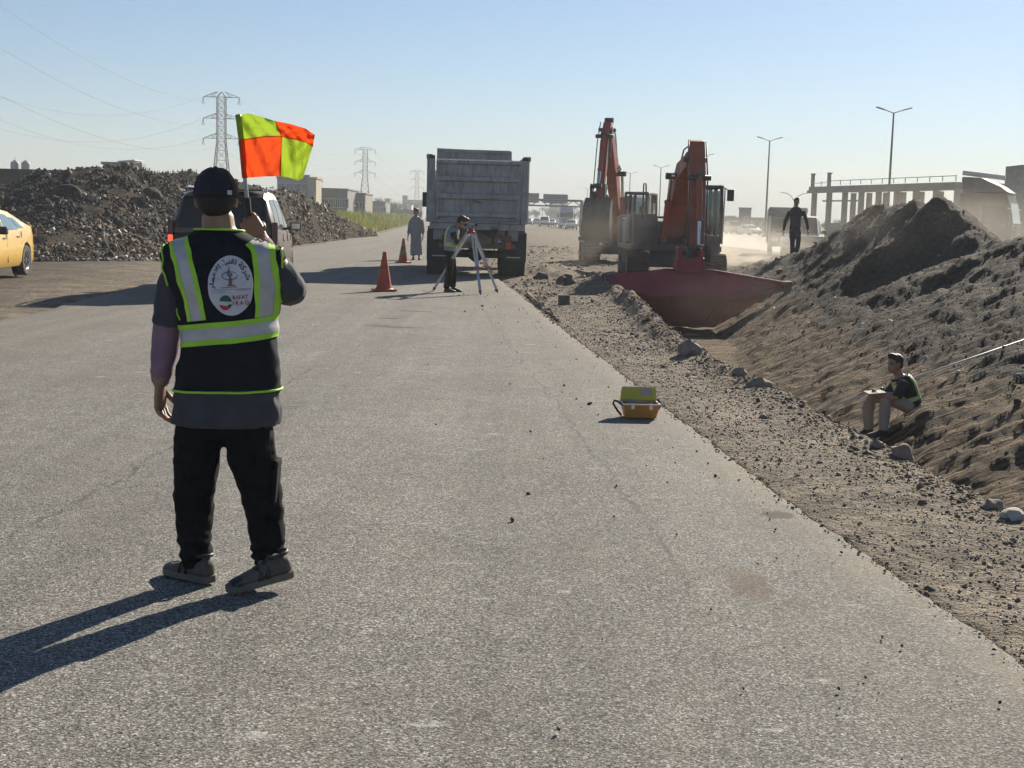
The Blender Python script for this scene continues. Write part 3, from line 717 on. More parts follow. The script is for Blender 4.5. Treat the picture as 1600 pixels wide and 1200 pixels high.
# ---- unfinished concrete frame beside the highway
CN2 = pm('raw_concrete', (0.17, 0.16, 0.145), 0.2, 1.2, 0.9, dirt=0.25, dirtc=(0.1, 0.09, 0.08))
def concrete_frame():
    Y0 = 118.0
    A = P(1270, 300, Y0); Bq = P(1500, 292, Y0 - 22)
    d = Vector((Bq.x - A.x, Bq.y - A.y, 0)); L = d.length; rz = math.atan2(d.y, d.x)
    root = empty('unfinished_deck', (A.x, A.y, 0), rz, 'unfinished concrete deck on rows of columns behind the spoil heap', 'structure')
    zt = A.z + 0.25
    b = MB(); b.box((L / 2, 1.8, zt), (L, 4.4, 0.36)); dk = b.build('deck', CN2, root)
    b = MB(); b.box((L / 2, -0.42, zt - 0.26), (L, 0.3, 0.22)); b.build('edge_beam', CN2, root)
    cm = None
    for r_, yy_ in enumerate((0.0, 3.6)):
        for k in range(9):
            x = 0.35 + k * (L - 0.6) / 8
            if cm is None:
                b = MB(); b.box((0, 0, (zt - 0.25) / 2), (0.36, 0.36, zt - 0.25)); o = b.build('column', CN2, root); cm = o.data
            else:
                o = bpy.data.objects.new('column', cm); COL.objects.link(o); o.parent = root
            o.location = (x + 0.25 * r_, yy_, 0)
    for x in (0.1, 3.1):
        b = MB(); b.box((x, -0.1, zt + 0.75), (0.24, 0.24, 1.1)); b.box((x + 0.06, -0.1, zt + 1.28), (0.42, 0.3, 0.1)); b.build('stub_column', CN2, root)
    b = MB(); b.bar((3, -0.3, zt + 0.62), (L, -0.3, zt + 0.62), 0.05); b.bar((0.3, -0.3, zt + 0.45), (3, -0.3, zt + 0.5), 0.04)
    rl = b.build('railing', pm('rail_steel', (0.25, 0.25, 0.25), 0.2, 2, 0.6, 0.5), root)
    for k in range(14):
        b = MB(); x = 0.4 + k * (L - 0.5) / 13; b.bar((x, -0.3, zt + 0.25), (x, -0.3, zt + 0.62), 0.05); b.build('baluster', MATS['rail_steel'], rl)
    b = MB(); b.bar((0, 1.0, zt - 1.0), (6.2, 1.0, zt - 1.0), 0.12); b.build('tie_beam', CN2, root)
    b = MB(); b.box((5.4, -0.05, 0.9), (3.6, 0.3, 1.8)); b.build('low_wall', CN2, root)
concrete_frame()
def block_tower():
    Y0 = 72.0; A = P(1591, 258, Y0)
    root = empty('block_pier', (A.x + 1.1, Y0, 0), 0, 'tall grey block masonry pier cut by the right picture edge', 'pier')
    b = MB(); b.box((0, 1.0, A.z / 2), (2.1, 1.9, A.z)); b.build('mortar_core', pm('mortar', (0.22, 0.21, 0.19), 0.2, 4, 0.95), root)
    me = None; k = 0; z = 0.0
    while z < A.z - 0.1:
        for q in range(5):
            x = -0.88 + q * 0.44 + (0.0 if k % 2 else 0.0)
            if me is None:
                b = MB(); b.box((0, 0, 0.1), (0.42, 0.10, 0.19)); o = b.build('block', CON, root, False, 0.01, 1); me = o.data
            else:
                o = bpy.data.objects.new('block', me); COL.objects.link(o); o.parent = root
            o.location = (x + random.uniform(-0.006, 0.006) + (0.1 if k % 2 and q < 4 else 0), 0.03 + random.uniform(-0.012, 0.012), z)
        k += 1; z += 0.21
block_tower()

# ---- pylons and their wires
GAL = pm('galvanised_steel', (0.085, 0.087, 0.09), 0.15, 1.0, 0.6, 0.1)
INS = pm('insulator_glass', (0.10, 0.085, 0.07), 0.2, 4, 0.3)
ARMZ = (0.955, 0.785, 0.625)
def make_pylon(H=30.0, span=8.7, label=''):
    root = empty('pylon', (0, 0, 0), 0, label, 'pylon', 'pylons of the power line')
    hw = lambda z: 1.0 if z > 0.60 * H else 1.0 + (0.60 * H - z) / (0.60 * H) * 1.6
    b = MB(); zs = [H * q for q in (0, 0.13, 0.25, 0.36, 0.45, 0.53, 0.60, 0.66, 0.72, 0.78, 0.84, 0.90, 0.955)]
    for sx in (-1, 1):
        for sy in (-1, 1):
            for z0, z1 in zip(zs, zs[1:]):
                b.bar((sx * hw(z0), sy * hw(z0), z0), (sx * hw(z1), sy * hw(z1), z1), 0.17)
            b.bar((sx, sy, zs[-1]), (0, 0, H), 0.13)
    b.build('legs', GAL, root)
    b = MB()
    for z0, z1 in zip(zs, zs[1:]):
        w0, w1 = hw(z0), hw(z1)
        for sy in (-1, 1):
            b.bar((-w0, sy * w0, z0), (w1, sy * w1, z1), 0.10); b.bar((w0, sy * w0, z0), (-w1, sy * w1, z1), 0.10)
            b.bar((sy * w0, -w0, z0), (sy * w1, w1, z1), 0.10); b.bar((sy * w0, w0, z0), (sy * w1, -w1, z1), 0.10)
            b.bar((-w1, sy * w1, z1), (w1, sy * w1, z1), 0.08)
    b.build('bracing', GAL, root)
    tips = []
    for fz in ARMZ:
        z = H * fz
        for s in (-1, 1):
            b = MB(); tip = (s * span / 2, 0, z)
            for sy in (-1, 1):
                b.bar((s * 1.0, sy * 0.9, z), tip, 0.12); b.bar((s * 1.0, sy * 0.9, z + 1.25), tip, 0.11)
                b.bar((s * 2.1, sy * 0.6, z), (s * 1.0, sy * 0.9, z + 1.25), 0.08); b.bar((s * 2.1, sy * 0.6, z), (s * 2.4, sy * 0.5, z + 0.75), 0.08)
            ao = b.build('cross_arm', GAL, root)
            m = MB(); m.tube([(s * span / 2, 0, z), (s * span / 2 - 0.25, -0.6, z - 1.7)], 0.09, 6); m.build('insulator', INS, ao)
            m = MB(); m.tube([(s * span / 2, 0, z), (s * span / 2 + 0.1, 0.5, z - 1.8)], 0.07, 6); m.build('insulator', INS, ao); tips.append((s * span / 2, 0, z))
    return root, tips
PY = [(346, 143, 327, 'nearest and tallest lattice pylon, left of the flag'), (571, 229, 570, 'middle sized lattice pylon between the flag and the truck'), (652, 265, 842, 'smallest hazy lattice pylon beside the truck')]
py0, tips = make_pylon(30, 8.7, PY[0][3])
pys = []
for k, (x, y, d, lb) in enumerate(PY):
    o = py0 if k == 0 else copy_tree(py0)
    p_ = P(x, y, d); o.location = (p_.x, d, 0); s_ = p_.z / 30.0; o.scale = (s_, s_, s_); o.rotation_euler = (0, 0, 0.03); o['label'] = lb
    pys.append((Vector((p_.x, d, 0)), s_))
WIRE = pm('aluminium_cable', (0.16, 0.16, 0.165), 0.1, 1, 0.5, 0.5)
def wire(a, b_, sag, r_, label, group):
    a, b_ = Vector(a), Vector(b_); n = 26; pts = [a + (b_ - a) * (k / n) - Vector((0, 0, 4 * sag * (k / n) * (1 - k / n))) for k in range(n + 1)]
    mid = pts[n // 2].copy(); m = MB(); m.tube([q - mid for q in pts], r_, 4)
    o = m.build('power_cable', WIRE); o.location = mid
    return tag(o, label, 'cable', group)
side = ('left', 'right'); lev = ('top', 'middle', 'bottom')
for k in range(2):
    for q, tp in enumerate(tips):
        wire(pys[k][0] + Vector(tp) * pys[k][1], pys[k + 1][0] + Vector(tp) * pys[k + 1][1], 7.0, 0.022 + 0.01 * k,
             '%s %s arm cable between the %s and %s pylons' % (lev[q // 2], side[q % 2], ('nearest', 'middle')[k], ('middle', 'smallest')[k]), 'cables between the pylons')
ends = [(-130, 95, 262, 7.0), (-130, -85, 130, 5.5), (-130, 152, 262, 7.0), (-130, -8, 130, 5.5), (-130, 118, 250, 7.0), (-130, 78, 140, 6.0)]
for q, tp in enumerate(tips):
    ex, ey, ed, sg = ends[q]
    wire(pys[0][0] + Vector(tp) * pys[0][1], P(ex, ey, ed), sg, 0.020,
         'cable from the %s %s arm of the nearest pylon leaving over the picture edge' % (lev[q // 2], side[q % 2]), 'cables leaving the nearest pylon')

# ---- lamp posts, gantry, guard rail
def lamp_post(x, y, d, label, H=12.0, arm=1.6, rise=0.45):
    p_ = P(x, y, d); s_ = p_.z / (H + rise)
    root = empty('lamp_post', (p_.x, d, 0), 0, label, 'lamp post', 'lamp posts along the highway'); root.scale = (s_,) * 3
    m = MB(); m.tube([(0, 0, 0), (0, 0, H)], [0.15, 0.075], 8); m.build('pole', GAL, root)
    for s in (-1, 1):
        m = MB(); m.bar((0, 0, H - 0.05), (s * arm * 0.6, 0, H + rise * 0.6), 0.07); ao = m.build('arm', GAL, root)
        m = MB(); m.bar((s * arm * 0.55, 0, H + rise * 0.55), (s * arm, 0, H + rise), 0.26, 0.1); m.build('lamp_head', GAL, ao)
    m = MB(); m.box((0, 0, 0.2), (0.7, 0.7, 0.4)); m.build('footing', CON, root)
lamp_post(1397, 168, 117, 'tallest twin arm lamp post above the spoil heap')
lamp_post(1203, 214, 164, 'twin arm lamp post behind the walking man')
lamp_post(1033, 258, 253, 'twin arm lamp post just left of the near excavator boom')
lamp_post(985, 268, 293, 'small twin arm lamp post between the two excavators')
lamp_post(1100, 240, 215, 'twin arm lamp post mostly hidden behind the excavator stick')
lamp_post(918, 293, 420, 'far faint lamp post left of the far excavator')
def curved_lamp(x, y, d):
    p_ = P(x, y, d); root = empty('lamp_post', (p_.x, d, 0), 0, 'faint lamp post with two curved arms behind the walking man', 'lamp post')
    m = MB(); m.tube([(0, 0, 0), (0, 0, p_.z - 1.2)], [0.14, 0.07], 6); m.build('pole', GAL, root)
    for s in (-1, 1):
        m = MB(); m.tube([(0, 0, p_.z - 1.2), (s * 0.5, 0, p_.z - 0.5), (s * 1.2, 0, p_.z - 0.1), (s * 2.0, 0, p_.z)], 0.05, 6); m.build('arm', GAL, root)
curved_lamp(1242, 301, 190)
def gantry():
    d = 190.0; a = P(909, 313, d); b_ = P(700, 309, d); root = empty('sign_gantry', (a.x, d, 0), 0, 'steel sign gantry with two boards over the far highway', 'gantry')
    L = b_.x - a.x; z = a.z
    m = MB(); m.bar((0, 0, 0), (0, 0, z), 0.45); m.build('post', GAL, root)
    m = MB(); m.bar((L, 0, 0), (L, 0, z), 0.45); m.build('post', GAL, root)
    m = MB(); m.bar((0, 0, z - 0.1), (L, 0, z - 0.1), 0.3); m.bar((0, 0, z - 0.9), (L, 0, z - 0.9), 0.2)
    for k in range(16): m.bar((L * k / 16, 0, z - (0.1 if k % 2 else 0.9)), (L * (k + 1) / 16, 0, z - (0.9 if k % 2 else 0.1)), 0.12)
    m.build('beam', GAL, root)
    BRD = pm('sign_back', (0.30, 0.31, 0.32), 0.1, 2, 0.6)
    for x0, x1, y0, y1 in ((849, 887, 303, 318), (806, 842, 301, 317)):
        p0, p1 = P(x0, y0, d - 0.4), P(x1, y1, d - 0.4); m = MB(); m.box(((p0.x + p1.x) / 2 - a.x, -0.4, (p0.z + p1.z) / 2), (p1.x - p0.x, 0.12, p0.z - p1.z)); so = m.build('sign_board', BRD, root)
        m = MB()
        for q in range(5): m.box(((p0.x + p1.x) / 2 - a.x, -0.49, p1.z + (p0.z - p1.z) * (q + 0.5) / 5), (p1.x - p0.x - 0.1, 0.05, 0.06))
        m.build('stiffener', GAL, so)
gantry()
def guard_rail():
    A, B_ = Vector((10.3, 120, 0)), Vector((2.0, 380, 0)); d = B_ - A
    root = empty('guard_rail', A, 0, 'long steel guard rail along the near edge of the highway', 'guard rail')
    m = MB(); m.bar((0, 0, 0.72), (d.x, d.y, 0.72), 0.07, 0.34); m.build('rail', pm('rail_galvanised', (0.42, 0.42, 0.42), 0.2, 0.5, 0.5, 0.3), root)
    pmesh = None
    for k in range(40):
        if pmesh is None: m = MB(); m.box((0, 0, 0.42), (0.12, 0.12, 0.85)); o = m.build('post', GAL, root); pmesh = o.data
        else: o = bpy.data.objects.new('post', pmesh); COL.objects.link(o); o.parent = root
        o.location = d * (k / 39) + Vector((0.14, 0, 0))
guard_rail()

# ---- plants
def leafy(n, rad, leaf, seed, squash=0.8, holes=0.15):
    rg = np.random.default_rng(seed); pts = []
    cl = rg.normal(size=(14, 3)); cl = cl / np.linalg.norm(cl, axis=1)[:, None] * rad * (0.35 + 0.5 * rg.random((14, 1))); cl[:, 2] *= squash
    k = rg.integers(0, 14, n); p = cl[k] + rg.normal(0, rad * 0.23, (n, 3))
    b = MB()
    for q in p:
        u = Vector(rg.normal(size=3)).normalized(); v = u.orthogonal().normalized() * leaf * rg.uniform(0.6, 1.4); u = u * leaf * rg.uniform(0.6, 1.4) * 0.6
        c_ = Vector(q); b.add([c_ - v, c_ + u * 0.5, c_ + v, c_ - u * 0.5], [(0, 1, 2, 3)])
    return b
FOL = [pm('leaf_olive', (0.060, 0.072, 0.036), 0.45, 1.5, 0.75), pm('leaf_dark', (0.038, 0.052, 0.030), 0.45, 1.5, 0.75)]
BRK = pm('bark', (0.11, 0.085, 0.06), 0.3, 4, 0.95)
TREE = []
for k in range(3):
    r_ = empty('tree', (0, -500, 0), 0, None, 'tree', 'hazy trees along the far roads')
    m = MB(); m.tube([(0, 0, 0), (0.1, 0, 1.6), (0.0, 0.1, 3.0)], [0.22, 0.16, 0.08], 7)
    for a in range(5): m.tube([(0, 0, 1.8 + 0.2 * a), (math.cos(a * 1.3) * 1.1, math.sin(a * 1.3) * 1.1, 3.0 + 0.25 * a)], [0.09, 0.03], 5)
    m.build('trunk', BRK, r_)
    c_ = leafy(1300, 2.0, 0.24, 300 + k).build('crown', FOL[k % 2], r_); c_.location = (0, 0, 3.7)
    TREE.append(r_)
def palm_proto():
    r_ = empty('palm_tree', (0, -500, 0), 0, None, 'palm', 'hazy palms along the far roads')
    m = MB(); m.tube([(0, 0, 0), (0.1, 0, 3), (0.05, 0, 6)], [0.26, 0.2, 0.17], 8); m.build('trunk', BRK, r_)
    m = MB()
    for k in range(26):
        a = k * 2.4; e = random.uniform(-0.4, 1.2); L = random.uniform(1.9, 2.6); prev = None
        for q in range(7):
            tt = q / 6; rr = L * tt * math.cos(e * (1 - 0.4 * tt)); zz = 6 + L * (math.sin(e) * tt - 0.55 * tt * tt); w = 0.30 * math.sin(math.pi * min(1, tt * 0.9 + 0.08))
            c_ = Vector((math.cos(a) * rr, math.sin(a) * rr, zz)); s = Vector((-math.sin(a), math.cos(a), -0.35)) * w; s2 = Vector((math.sin(a), -math.cos(a), -0.35)) * w
            if prev: m.add([prev[0], prev[1], c_ + s, c_], [(0, 1, 2, 3)]); m.add([prev[0], prev[2], c_ + s2, c_], [(0, 1, 2, 3)])
            prev = (c_, c_ + s, c_ + s2)
    m.build('crown', FOL[1], r_); return r_
TREE.append(palm_proto())
TS = [(590, 305, 380, 0, 'tallest hazy round tree left of the smallest pylon'), (583, 312, 370, 1, 'hazy tree just right of the middle pylon foot'), (598, 310, 390, 2, 'hazy tree touching the cream far block'), (614, 311, 400, 0, 'hazy tree right of the cream far block'),
      (621, 312, 410, 1, 'hazy bushy tree left of the dark stair tower'), (575, 317, 360, 2, 'low dark tree at the foot of the middle pylon'), (606, 318, 330, 1, 'low tree in front of the cream far block'), (646, 318, 470, 0, 'hazy tree in front of the long pale far building'),
      (655, 327, 300, 2, 'dark shrub like tree beside the robed man'), (826, 327, 520, 1, 'hazy tree at the right flank of the truck body'), (838, 325, 540, 0, 'hazy tree under the left sign board'), (848, 322, 560, 3, 'hazy palm between the two sign boards'),
      (858, 321, 540, 2, 'hazy tree under the right sign board'), (866, 324, 520, 1, 'hazy tree left of the far lorry'), (905, 326, 560, 0, 'hazy tree beside the gantry post'), (898, 320, 600, 3, 'hazy palm behind the far lorry'),
      (1205, 334, 330, 1, 'faint tree right of the lamp post behind the walking man'), (1148, 339, 380, 2, 'faint low tree right of the excavator mirror'), (1290, 343, 260, 0, 'faint low tree under the concrete deck'), (1310, 340, 280, 2, 'faint tree seen between the deck columns')]
used = set()
for x, y, d, k, lb in TS:
    o = TREE[k] if k not in used else copy_tree(TREE[k]); used.add(k)
    p_ = P(x, y, d); s_ = p_.z / (6.0 if k < 3 else 7.2); o.location = (p_.x, d, 0); o.scale = (s_, s_, s_); o.rotation_euler = (0, 0, x * 0.7); o['label'] = lb
# green verge
def blades(name, label, pts, hts, mat, per=1):
    b = MB()
    for (x, y, z), h in zip(pts, hts):
        for _ in range(per):
            a = random.uniform(0, 6.28); l = random.uniform(0, 0.45) * h; w = 0.035 * h + 0.02
            d_ = Vector((math.cos(a), math.sin(a), 0)); s = Vector((-d_.y, d_.x, 0)) * w; c_ = Vector((x + random.gauss(0, 0.15), y + random.gauss(0, 0.15), z))
            b.add([c_ - s, c_ + s, c_ + d_ * l * 0.4 + Vector((0, 0, h * 0.6)) + s * 0.8, c_ + d_ * l * 0.4 + Vector((0, 0, h * 0.6)) - s * 0.8, c_ + d_ * l + Vector((0, 0, h))], [(0, 1, 2, 3), (3, 2, 4)])
    o = b.build(name, mat); return tag(o, label, 'grass', None, 'stuff')
t = NT('verge_grass'); c = t.ramp(t.noise(0.35, 4, 0.6), [(0.3, (0.085, 0.105, 0.028)), (0.55, (0.19, 0.20, 0.055)), (0.75, (0.30, 0.265, 0.10))]); GRS = t.fin(c, 0.8, spec=0.1); tl_ = t.n('ShaderNodeBsdfTranslucent'); t.l(c, tl_.inputs[0]); mx_ = t.n('ShaderNodeMixShader'); mx_.inputs[0].default_value = 0.5; t.l(t.b.outputs[0], mx_.inputs[1]); t.l(tl_.outputs[0], mx_.inputs[2]); t.l(mx_.outputs[0], t.o.inputs[0])
pts, hts = [], []
for _ in range(4200):
    d = 84 * (330 / 84) ** random.random(); x0 = float(XL_(d)) - 0.7; wv = 1.5 + 0.05 * (d - 80) if d < 180 else 6
    x = x0 - random.random() * (wv + 3.0 * float(sstep(84, 110, d))); pts.append((x, d, 0)); hts.append(random.uniform(0.5, 1.25) * (0.5 + 0.9 * float(sstep(0, 2.2, x0 - x))) * (1 + 0.3 * mnoise.noise((x, d * 0.2, 0))))
blades('grass', 'yellow green grass and reeds on the verge by the road bend', pts, hts, GRS, 4)
pts, hts = [], []
for _ in range(110):
    u = np.array([random.choice([0.55, 0.6, 0.72, 0.76, 0.9]) + random.gauss(0, 0.02)]); v = np.array([random.uniform(0.9, 1.1)]); q = surf1(u, v)[0]; pts.append(tuple(q)); hts.append(random.uniform(0.05, 0.14))
blades('dry_weeds', 'dry weeds growing on the crest of the dark heap', pts, hts, pm('dry_weed', (0.13, 0.12, 0.07), 0.3, 3, 0.9), 5)
# ================================================================== vehicles
def bool_cut(o, cutters):
    for c_ in cutters:
        md = o.modifiers.new('cut', 'BOOLEAN'); md.operation = 'DIFFERENCE'; md.object = c_; md.solver = 'EXACT'
    dg = bpy.context.evaluated_depsgraph_get(); me = bpy.data.meshes.new_from_object(o.evaluated_get(dg))
    o.modifiers.clear(); o.data = me
    for c_ in cutters: bpy.data.objects.remove(c_)
RIM = pm('wheel_steel', (0.35, 0.35, 0.36), 0.15, 8, 0.35, 0.8, dirt=0.2)
DKP = pm('dark_plastic', (0.022, 0.022, 0.024), 0.2, 6, 0.55)
CHR = pm('chrome', (0.6, 0.6, 0.6), 0.1, 6, 0.15, 1.0)
CGL = pm('car_glass', (0.012, 0.014, 0.016), 0.15, 3, 0.08, spec=0.4)
REDL = pm('tail_lamp_red', (0.075, 0.008, 0.008), 0.2, 8, 0.2)
def lit(name, col, e):
    t = NT(name); t.b.inputs['Emission Color'].default_value = (*col, 1); t.b.inputs['Emission Strength'].default_value = e
    f = t.noise(20, 2); c = t.ramp(f, [(0.3, tuple(v * 0.8 for v in col)), (0.7, col)]); return t.fin(c, 0.3)
def wheel(parent, x, y, r_, w, side, rim=RIM, dark_face=False, name='wheel'):
    wr = empty(name, (x, y, r_)); wr.parent = parent
    b = MB(); prof = [(r_ * 0.64, -w * 0.42), (r_ * 0.80, -w * 0.5), (r_ * 0.95, -w * 0.46), (r_, -w * 0.34), (r_, w * 0.34), (r_ * 0.95, w * 0.46), (r_ * 0.80, w * 0.5), (r_ * 0.64, w * 0.42)]
    b.lathe(prof, n=32, axis='x', cap=False); b.lathe([(r_ * 0.64, -w * 0.42), (r_ * 0.64, w * 0.42)], n=32, axis='x', cap=False); b.build('tyre', BLK, wr, True, auto=35)
    s = side; b = MB()
    b.lathe([(r_ * 0.655, s * w * 0.43), (r_ * 0.60, s * w * 0.44), (r_ * 0.56, s * w * 0.36)], n=32, axis='x', cap=False); b.build('rim', rim, wr, True)
    b = MB(); b.lathe([(r_ * 0.57, s * w * 0.34), (r_ * 0.45, s * w * 0.27), (r_ * 0.22, s * w * 0.25), (r_ * 0.2, s * w * 0.38), (0.012, s * w * 0.40)], n=32, axis='x', cap=False)
    for k in range(8):
        a = k * math.pi / 4; b.box((s * w * 0.30, math.cos(a) * r_ * 0.42, math.sin(a) * r_ * 0.42), (0.03, 0.06, 0.06))
    b.build('hub', DKP if dark_face else rim, wr, False)
    return wr
def make_car(name, label, cat, pr, paint, loc=(0, 0, 0), rz=0.0, group=None, cut=True, light=None):
    root = empty(name, loc, rz, label, cat, group)
    wv, tv, rv = pr['w'], pr['top'], pr['roof']
    W = lambda y: float(np.interp(y, [q[0] for q in wv], [q[1] for q in wv])); T = lambda y: float(np.interp(y, [q[0] for q in tv], [q[1] for q in tv])); RF = lambda y: float(np.interp(y, [q[0] for q in rv], [q[1] for q in rv]))
    zs = pr['sill']; bf = pr.get('bf', 0.93); rf = pr.get('rf', 0.80)
    y0, y1 = wv[0][0], wv[-1][0]
    b = MB(); rings = []
    for y in np.concatenate([np.linspace(y0, y0 + 0.25, 5), np.linspace(y0 + 0.4, y1 - 0.4, 22), np.linspace(y1 - 0.25, y1, 5)]):
        w, t_ = W(y), T(y); e = min(1, min(y - y0, y1 - y) / 0.22); zl = zs + 0.20 * (1 - e); tt = t_ - 0.10 * (1 - e)
        h = tt - zl
        half = [(w * 0.80, zl), (w * 0.93, zl + 0.03), (w * 0.985, zl + 0.16 * h), (w * 0.995, zl + 0.34 * h), (w, zl + 0.52 * h), (w * 0.985, zl + 0.60 * h), (w * 0.985, zl + 0.74 * h), (w * 0.955, zl + 0.90 * h), (w * bf, tt - 0.012), (w * bf * 0.86, tt + 0.008)]
        rings.append([(x, y, z) for x, z in half] + [(-x, y, z) for x, z in half[::-1]])
    b.loft(rings); body = b.build('body', paint, root, False)
    r_, ww = pr['wheel']
    if cut:
        cs = []
        for y in pr['axles']:
            for s in (-1, 1):
                m = MB(); m.lathe([(r_ * 1.16, 0), (r_ * 1.16, ww * 1.25)], n=36, axis='x'); c_ = m.build('cutter', None); c_.location = (s * (W(y) + 0.06) - (ww * 1.25 if s > 0 else 0), y, r_ * 1.03); cs.append(c_)
        bpy.context.view_layer.update()
        bpos = root.matrix_world.copy(); 
        for c_ in cs: c_.parent = root
        bpy.context.view_layer.update(); bool_cut(body, cs)
        for y in pr['axles']:
            for s in (-1, 1):
                m = MB(); m.lathe([(r_ * 1.14, 0), (r_ * 1.14, ww * 0.05)], n=24, axis='x'); o = m.build('wheel_well', DKP, root); o.location = (s * (W(y) - ww * 1.10), y, r_ * 1.03)
    body.data.polygons.foreach_set('use_smooth', [True] * len(body.data.polygons)); body.data.set_sharp_from_angle(angle=R(32))
    # greenhouse
    yr0, yr1 = rv[0][0], rv[-1][0]; b = MB(); rings = []
    def gsec(y):
        zb = T(y) - 0.02; zt = max(RF(y), zb + 0.02); wb = W(y) * bf - 0.01; f = min(1, (zt - zb) / (pr['rh'])); wt = wb * (1 - (1 - rf) * f); return zb, zt, wb, wt
    for y in sorted(set(list(np.linspace(yr0, yr1, 30)) + [q[0] for q in rv])):
        zb, zt, wb, wt = gsec(y); d = min(0.08, (zt - zb) * 0.3)
        half = [(wb, zb), (wb + (wt - wb) * 0.5 + 0.012, (zb + zt) / 2), (wt, zt - d), (wt * 0.93, zt - d * 0.25), (wt * 0.6, zt + 0.01)]
        rings.append([(x, y, z) for x, z in half] + [(-x, y, z) for x, z in half[::-1]])
    b.loft(rings); rfo = b.build('roof', paint, root, True, auto=35)
    def side_x(y, t_):
        zb, zt, wb, wt = gsec(y); d = min(0.08, (zt - zb) * 0.3); z = zb + (zt - d - zb) * t_
        x = np.interp(t_, [0, 0.5 * (zt - zb) / max(1e-3, zt - d - zb), 1], [wb, wb + (wt - wb) * 0.5 + 0.012, wt]); return float(x), z
    for poly in pr['side_win']:
        for s in (-1, 1):
            (ya, yb, ya2, yb2, t0, t1) = poly; m = MB(); g = []
            for i in range(7):
                row = []
                for j in range(7):
                    t_ = t0 + (t1 - t0) * j / 6; ylo = ya + (yb - ya) * i / 6; yhi = ya2 + (yb2 - ya2) * i / 6; y = ylo + (yhi - ylo) * (j / 6)
                    x, z = side_x(y, t_); row.append((s * (x + 0.009), y, z))
                g.append(row)
            m.loft(g, False, False); m.build('side_window', pr.get('glass', CGL), root, True)
    for nm, ya, yb, f0, f1 in (('rear_window', *pr['rear_win']), ('windscreen', *pr['front_win'])):
        m = MB(); g = []
        for i in range(9):
            y = ya + (yb - ya) * i / 8; zb, zt, wb, wt = gsec(y); f = f0 + (f1 - f0) * i / 8
            n_ = pr.get('win_n', 0.012); dy = -n_ if nm == 'rear_window' else n_
            g.append([(wt * f * q / 4, y + dy * 0.8, zt + 0.012 + n_ * 0.5 - 0.0 * abs(q)) for q in range(-4, 5)])
        m.loft(g, False, False); m.build(nm, pr.get('glass', CGL), root, True)
    for y in pr['axles']:
        for s in (-1, 1): wheel(root, s * (W(y) - ww * 0.52), y, r_, ww, s, pr.get('rim', RIM), pr.get('dark_hub', False))
    # lamps, bumpers, mirrors, handles, plate
    for s in (-1, 1):
        x, y, z, dx, dy, dz = pr['tail']; m = MB(); m.box((s * x, y, z), (dx, dy, dz)); m.build('tail_lamp', REDL, root, False, 0.015)
        if light and s < 0: m = MB(); m.box((s * x, y - 0.012, z - 0.12), (dx * 0.8, dy, 0.12)); m.build('brake_lamp', light, root, False, 0.01)
        x, y, z, dx, dy, dz = pr['head']; m = MB(); m.box((s * x, y, z), (dx, dy, dz)); m.build('headlight', CHR, root, False, 0.02)
        x, y, z = pr['mirror']; m = MB(); m.box((s * (x + 0.12), y, z), (0.22, 0.12, 0.16)); mo = m.build('mirror', pr.get('mirror_mat', DKP), root, False, 0.035); m = MB(); m.box((s * (x + 0.12), y - 0.064, z), (0.16, 0.012, 0.11)); m.build('mirror_glass', CHR, mo); m = MB(); m.bar((s * (x - 0.06), y, z - 0.05), (s * (x + 0.04), y, z - 0.02), 0.05); m.build('mirror_arm', DKP, mo)
        for y, z in pr['handles']: 
            m = MB(); m.box((s * (W(y) * 0.975 + 0.008), y, z), (0.035, 0.17, 0.03)); m.build('door_handle', pr.get('handle_mat', DKP), root, False, 0.01)
        for y in pr['seams']:
            m = MB(); m.bar((s * (W(y) * 0.992 + 0.003), y, zs + 0.12), (s * (W(y) * 0.965 + 0.006), y, T(y) - 0.05), 0.008, 0.012); m.build('door_seam', DKP, root)
    m = MB(); m.box((0, y0 - 0.02, pr['bump'][0]), (W(y0 + 0.2) * 1.75, 0.12, pr['bump'][1])); m.build('rear_bumper', pr.get('bump_mat', DKP), root, False, 0.03)
    m = MB(); m.box((0, y1 + 0.01, pr['bump'][0] - 0.05), (W(y1 - 0.2) * 1.7, 0.10, pr['bump'][1])); m.build('front_bumper', pr.get('bump_mat', DKP), root, False, 0.03)
    m = MB(); m.box((0, y0 - pr.get('plate_y', 0.02), pr['plate']), (0.44, 0.03, 0.13)); m.build('number_plate', WHT, root, False, 0.005)
    for e in pr.get('rails', []):
        for s in (-1, 1): m = MB(); m.tube([(s * e[0], e[1], e[2] - 0.05), (s * e[0], e[1] + 0.15, e[2] + 0.02), (s * e[0], e[3] - 0.15, e[2] + 0.02), (s * e[0], e[3], e[2] - 0.05)], 0.022, 6); m.build('roof_rail', CHR, root)
    return root
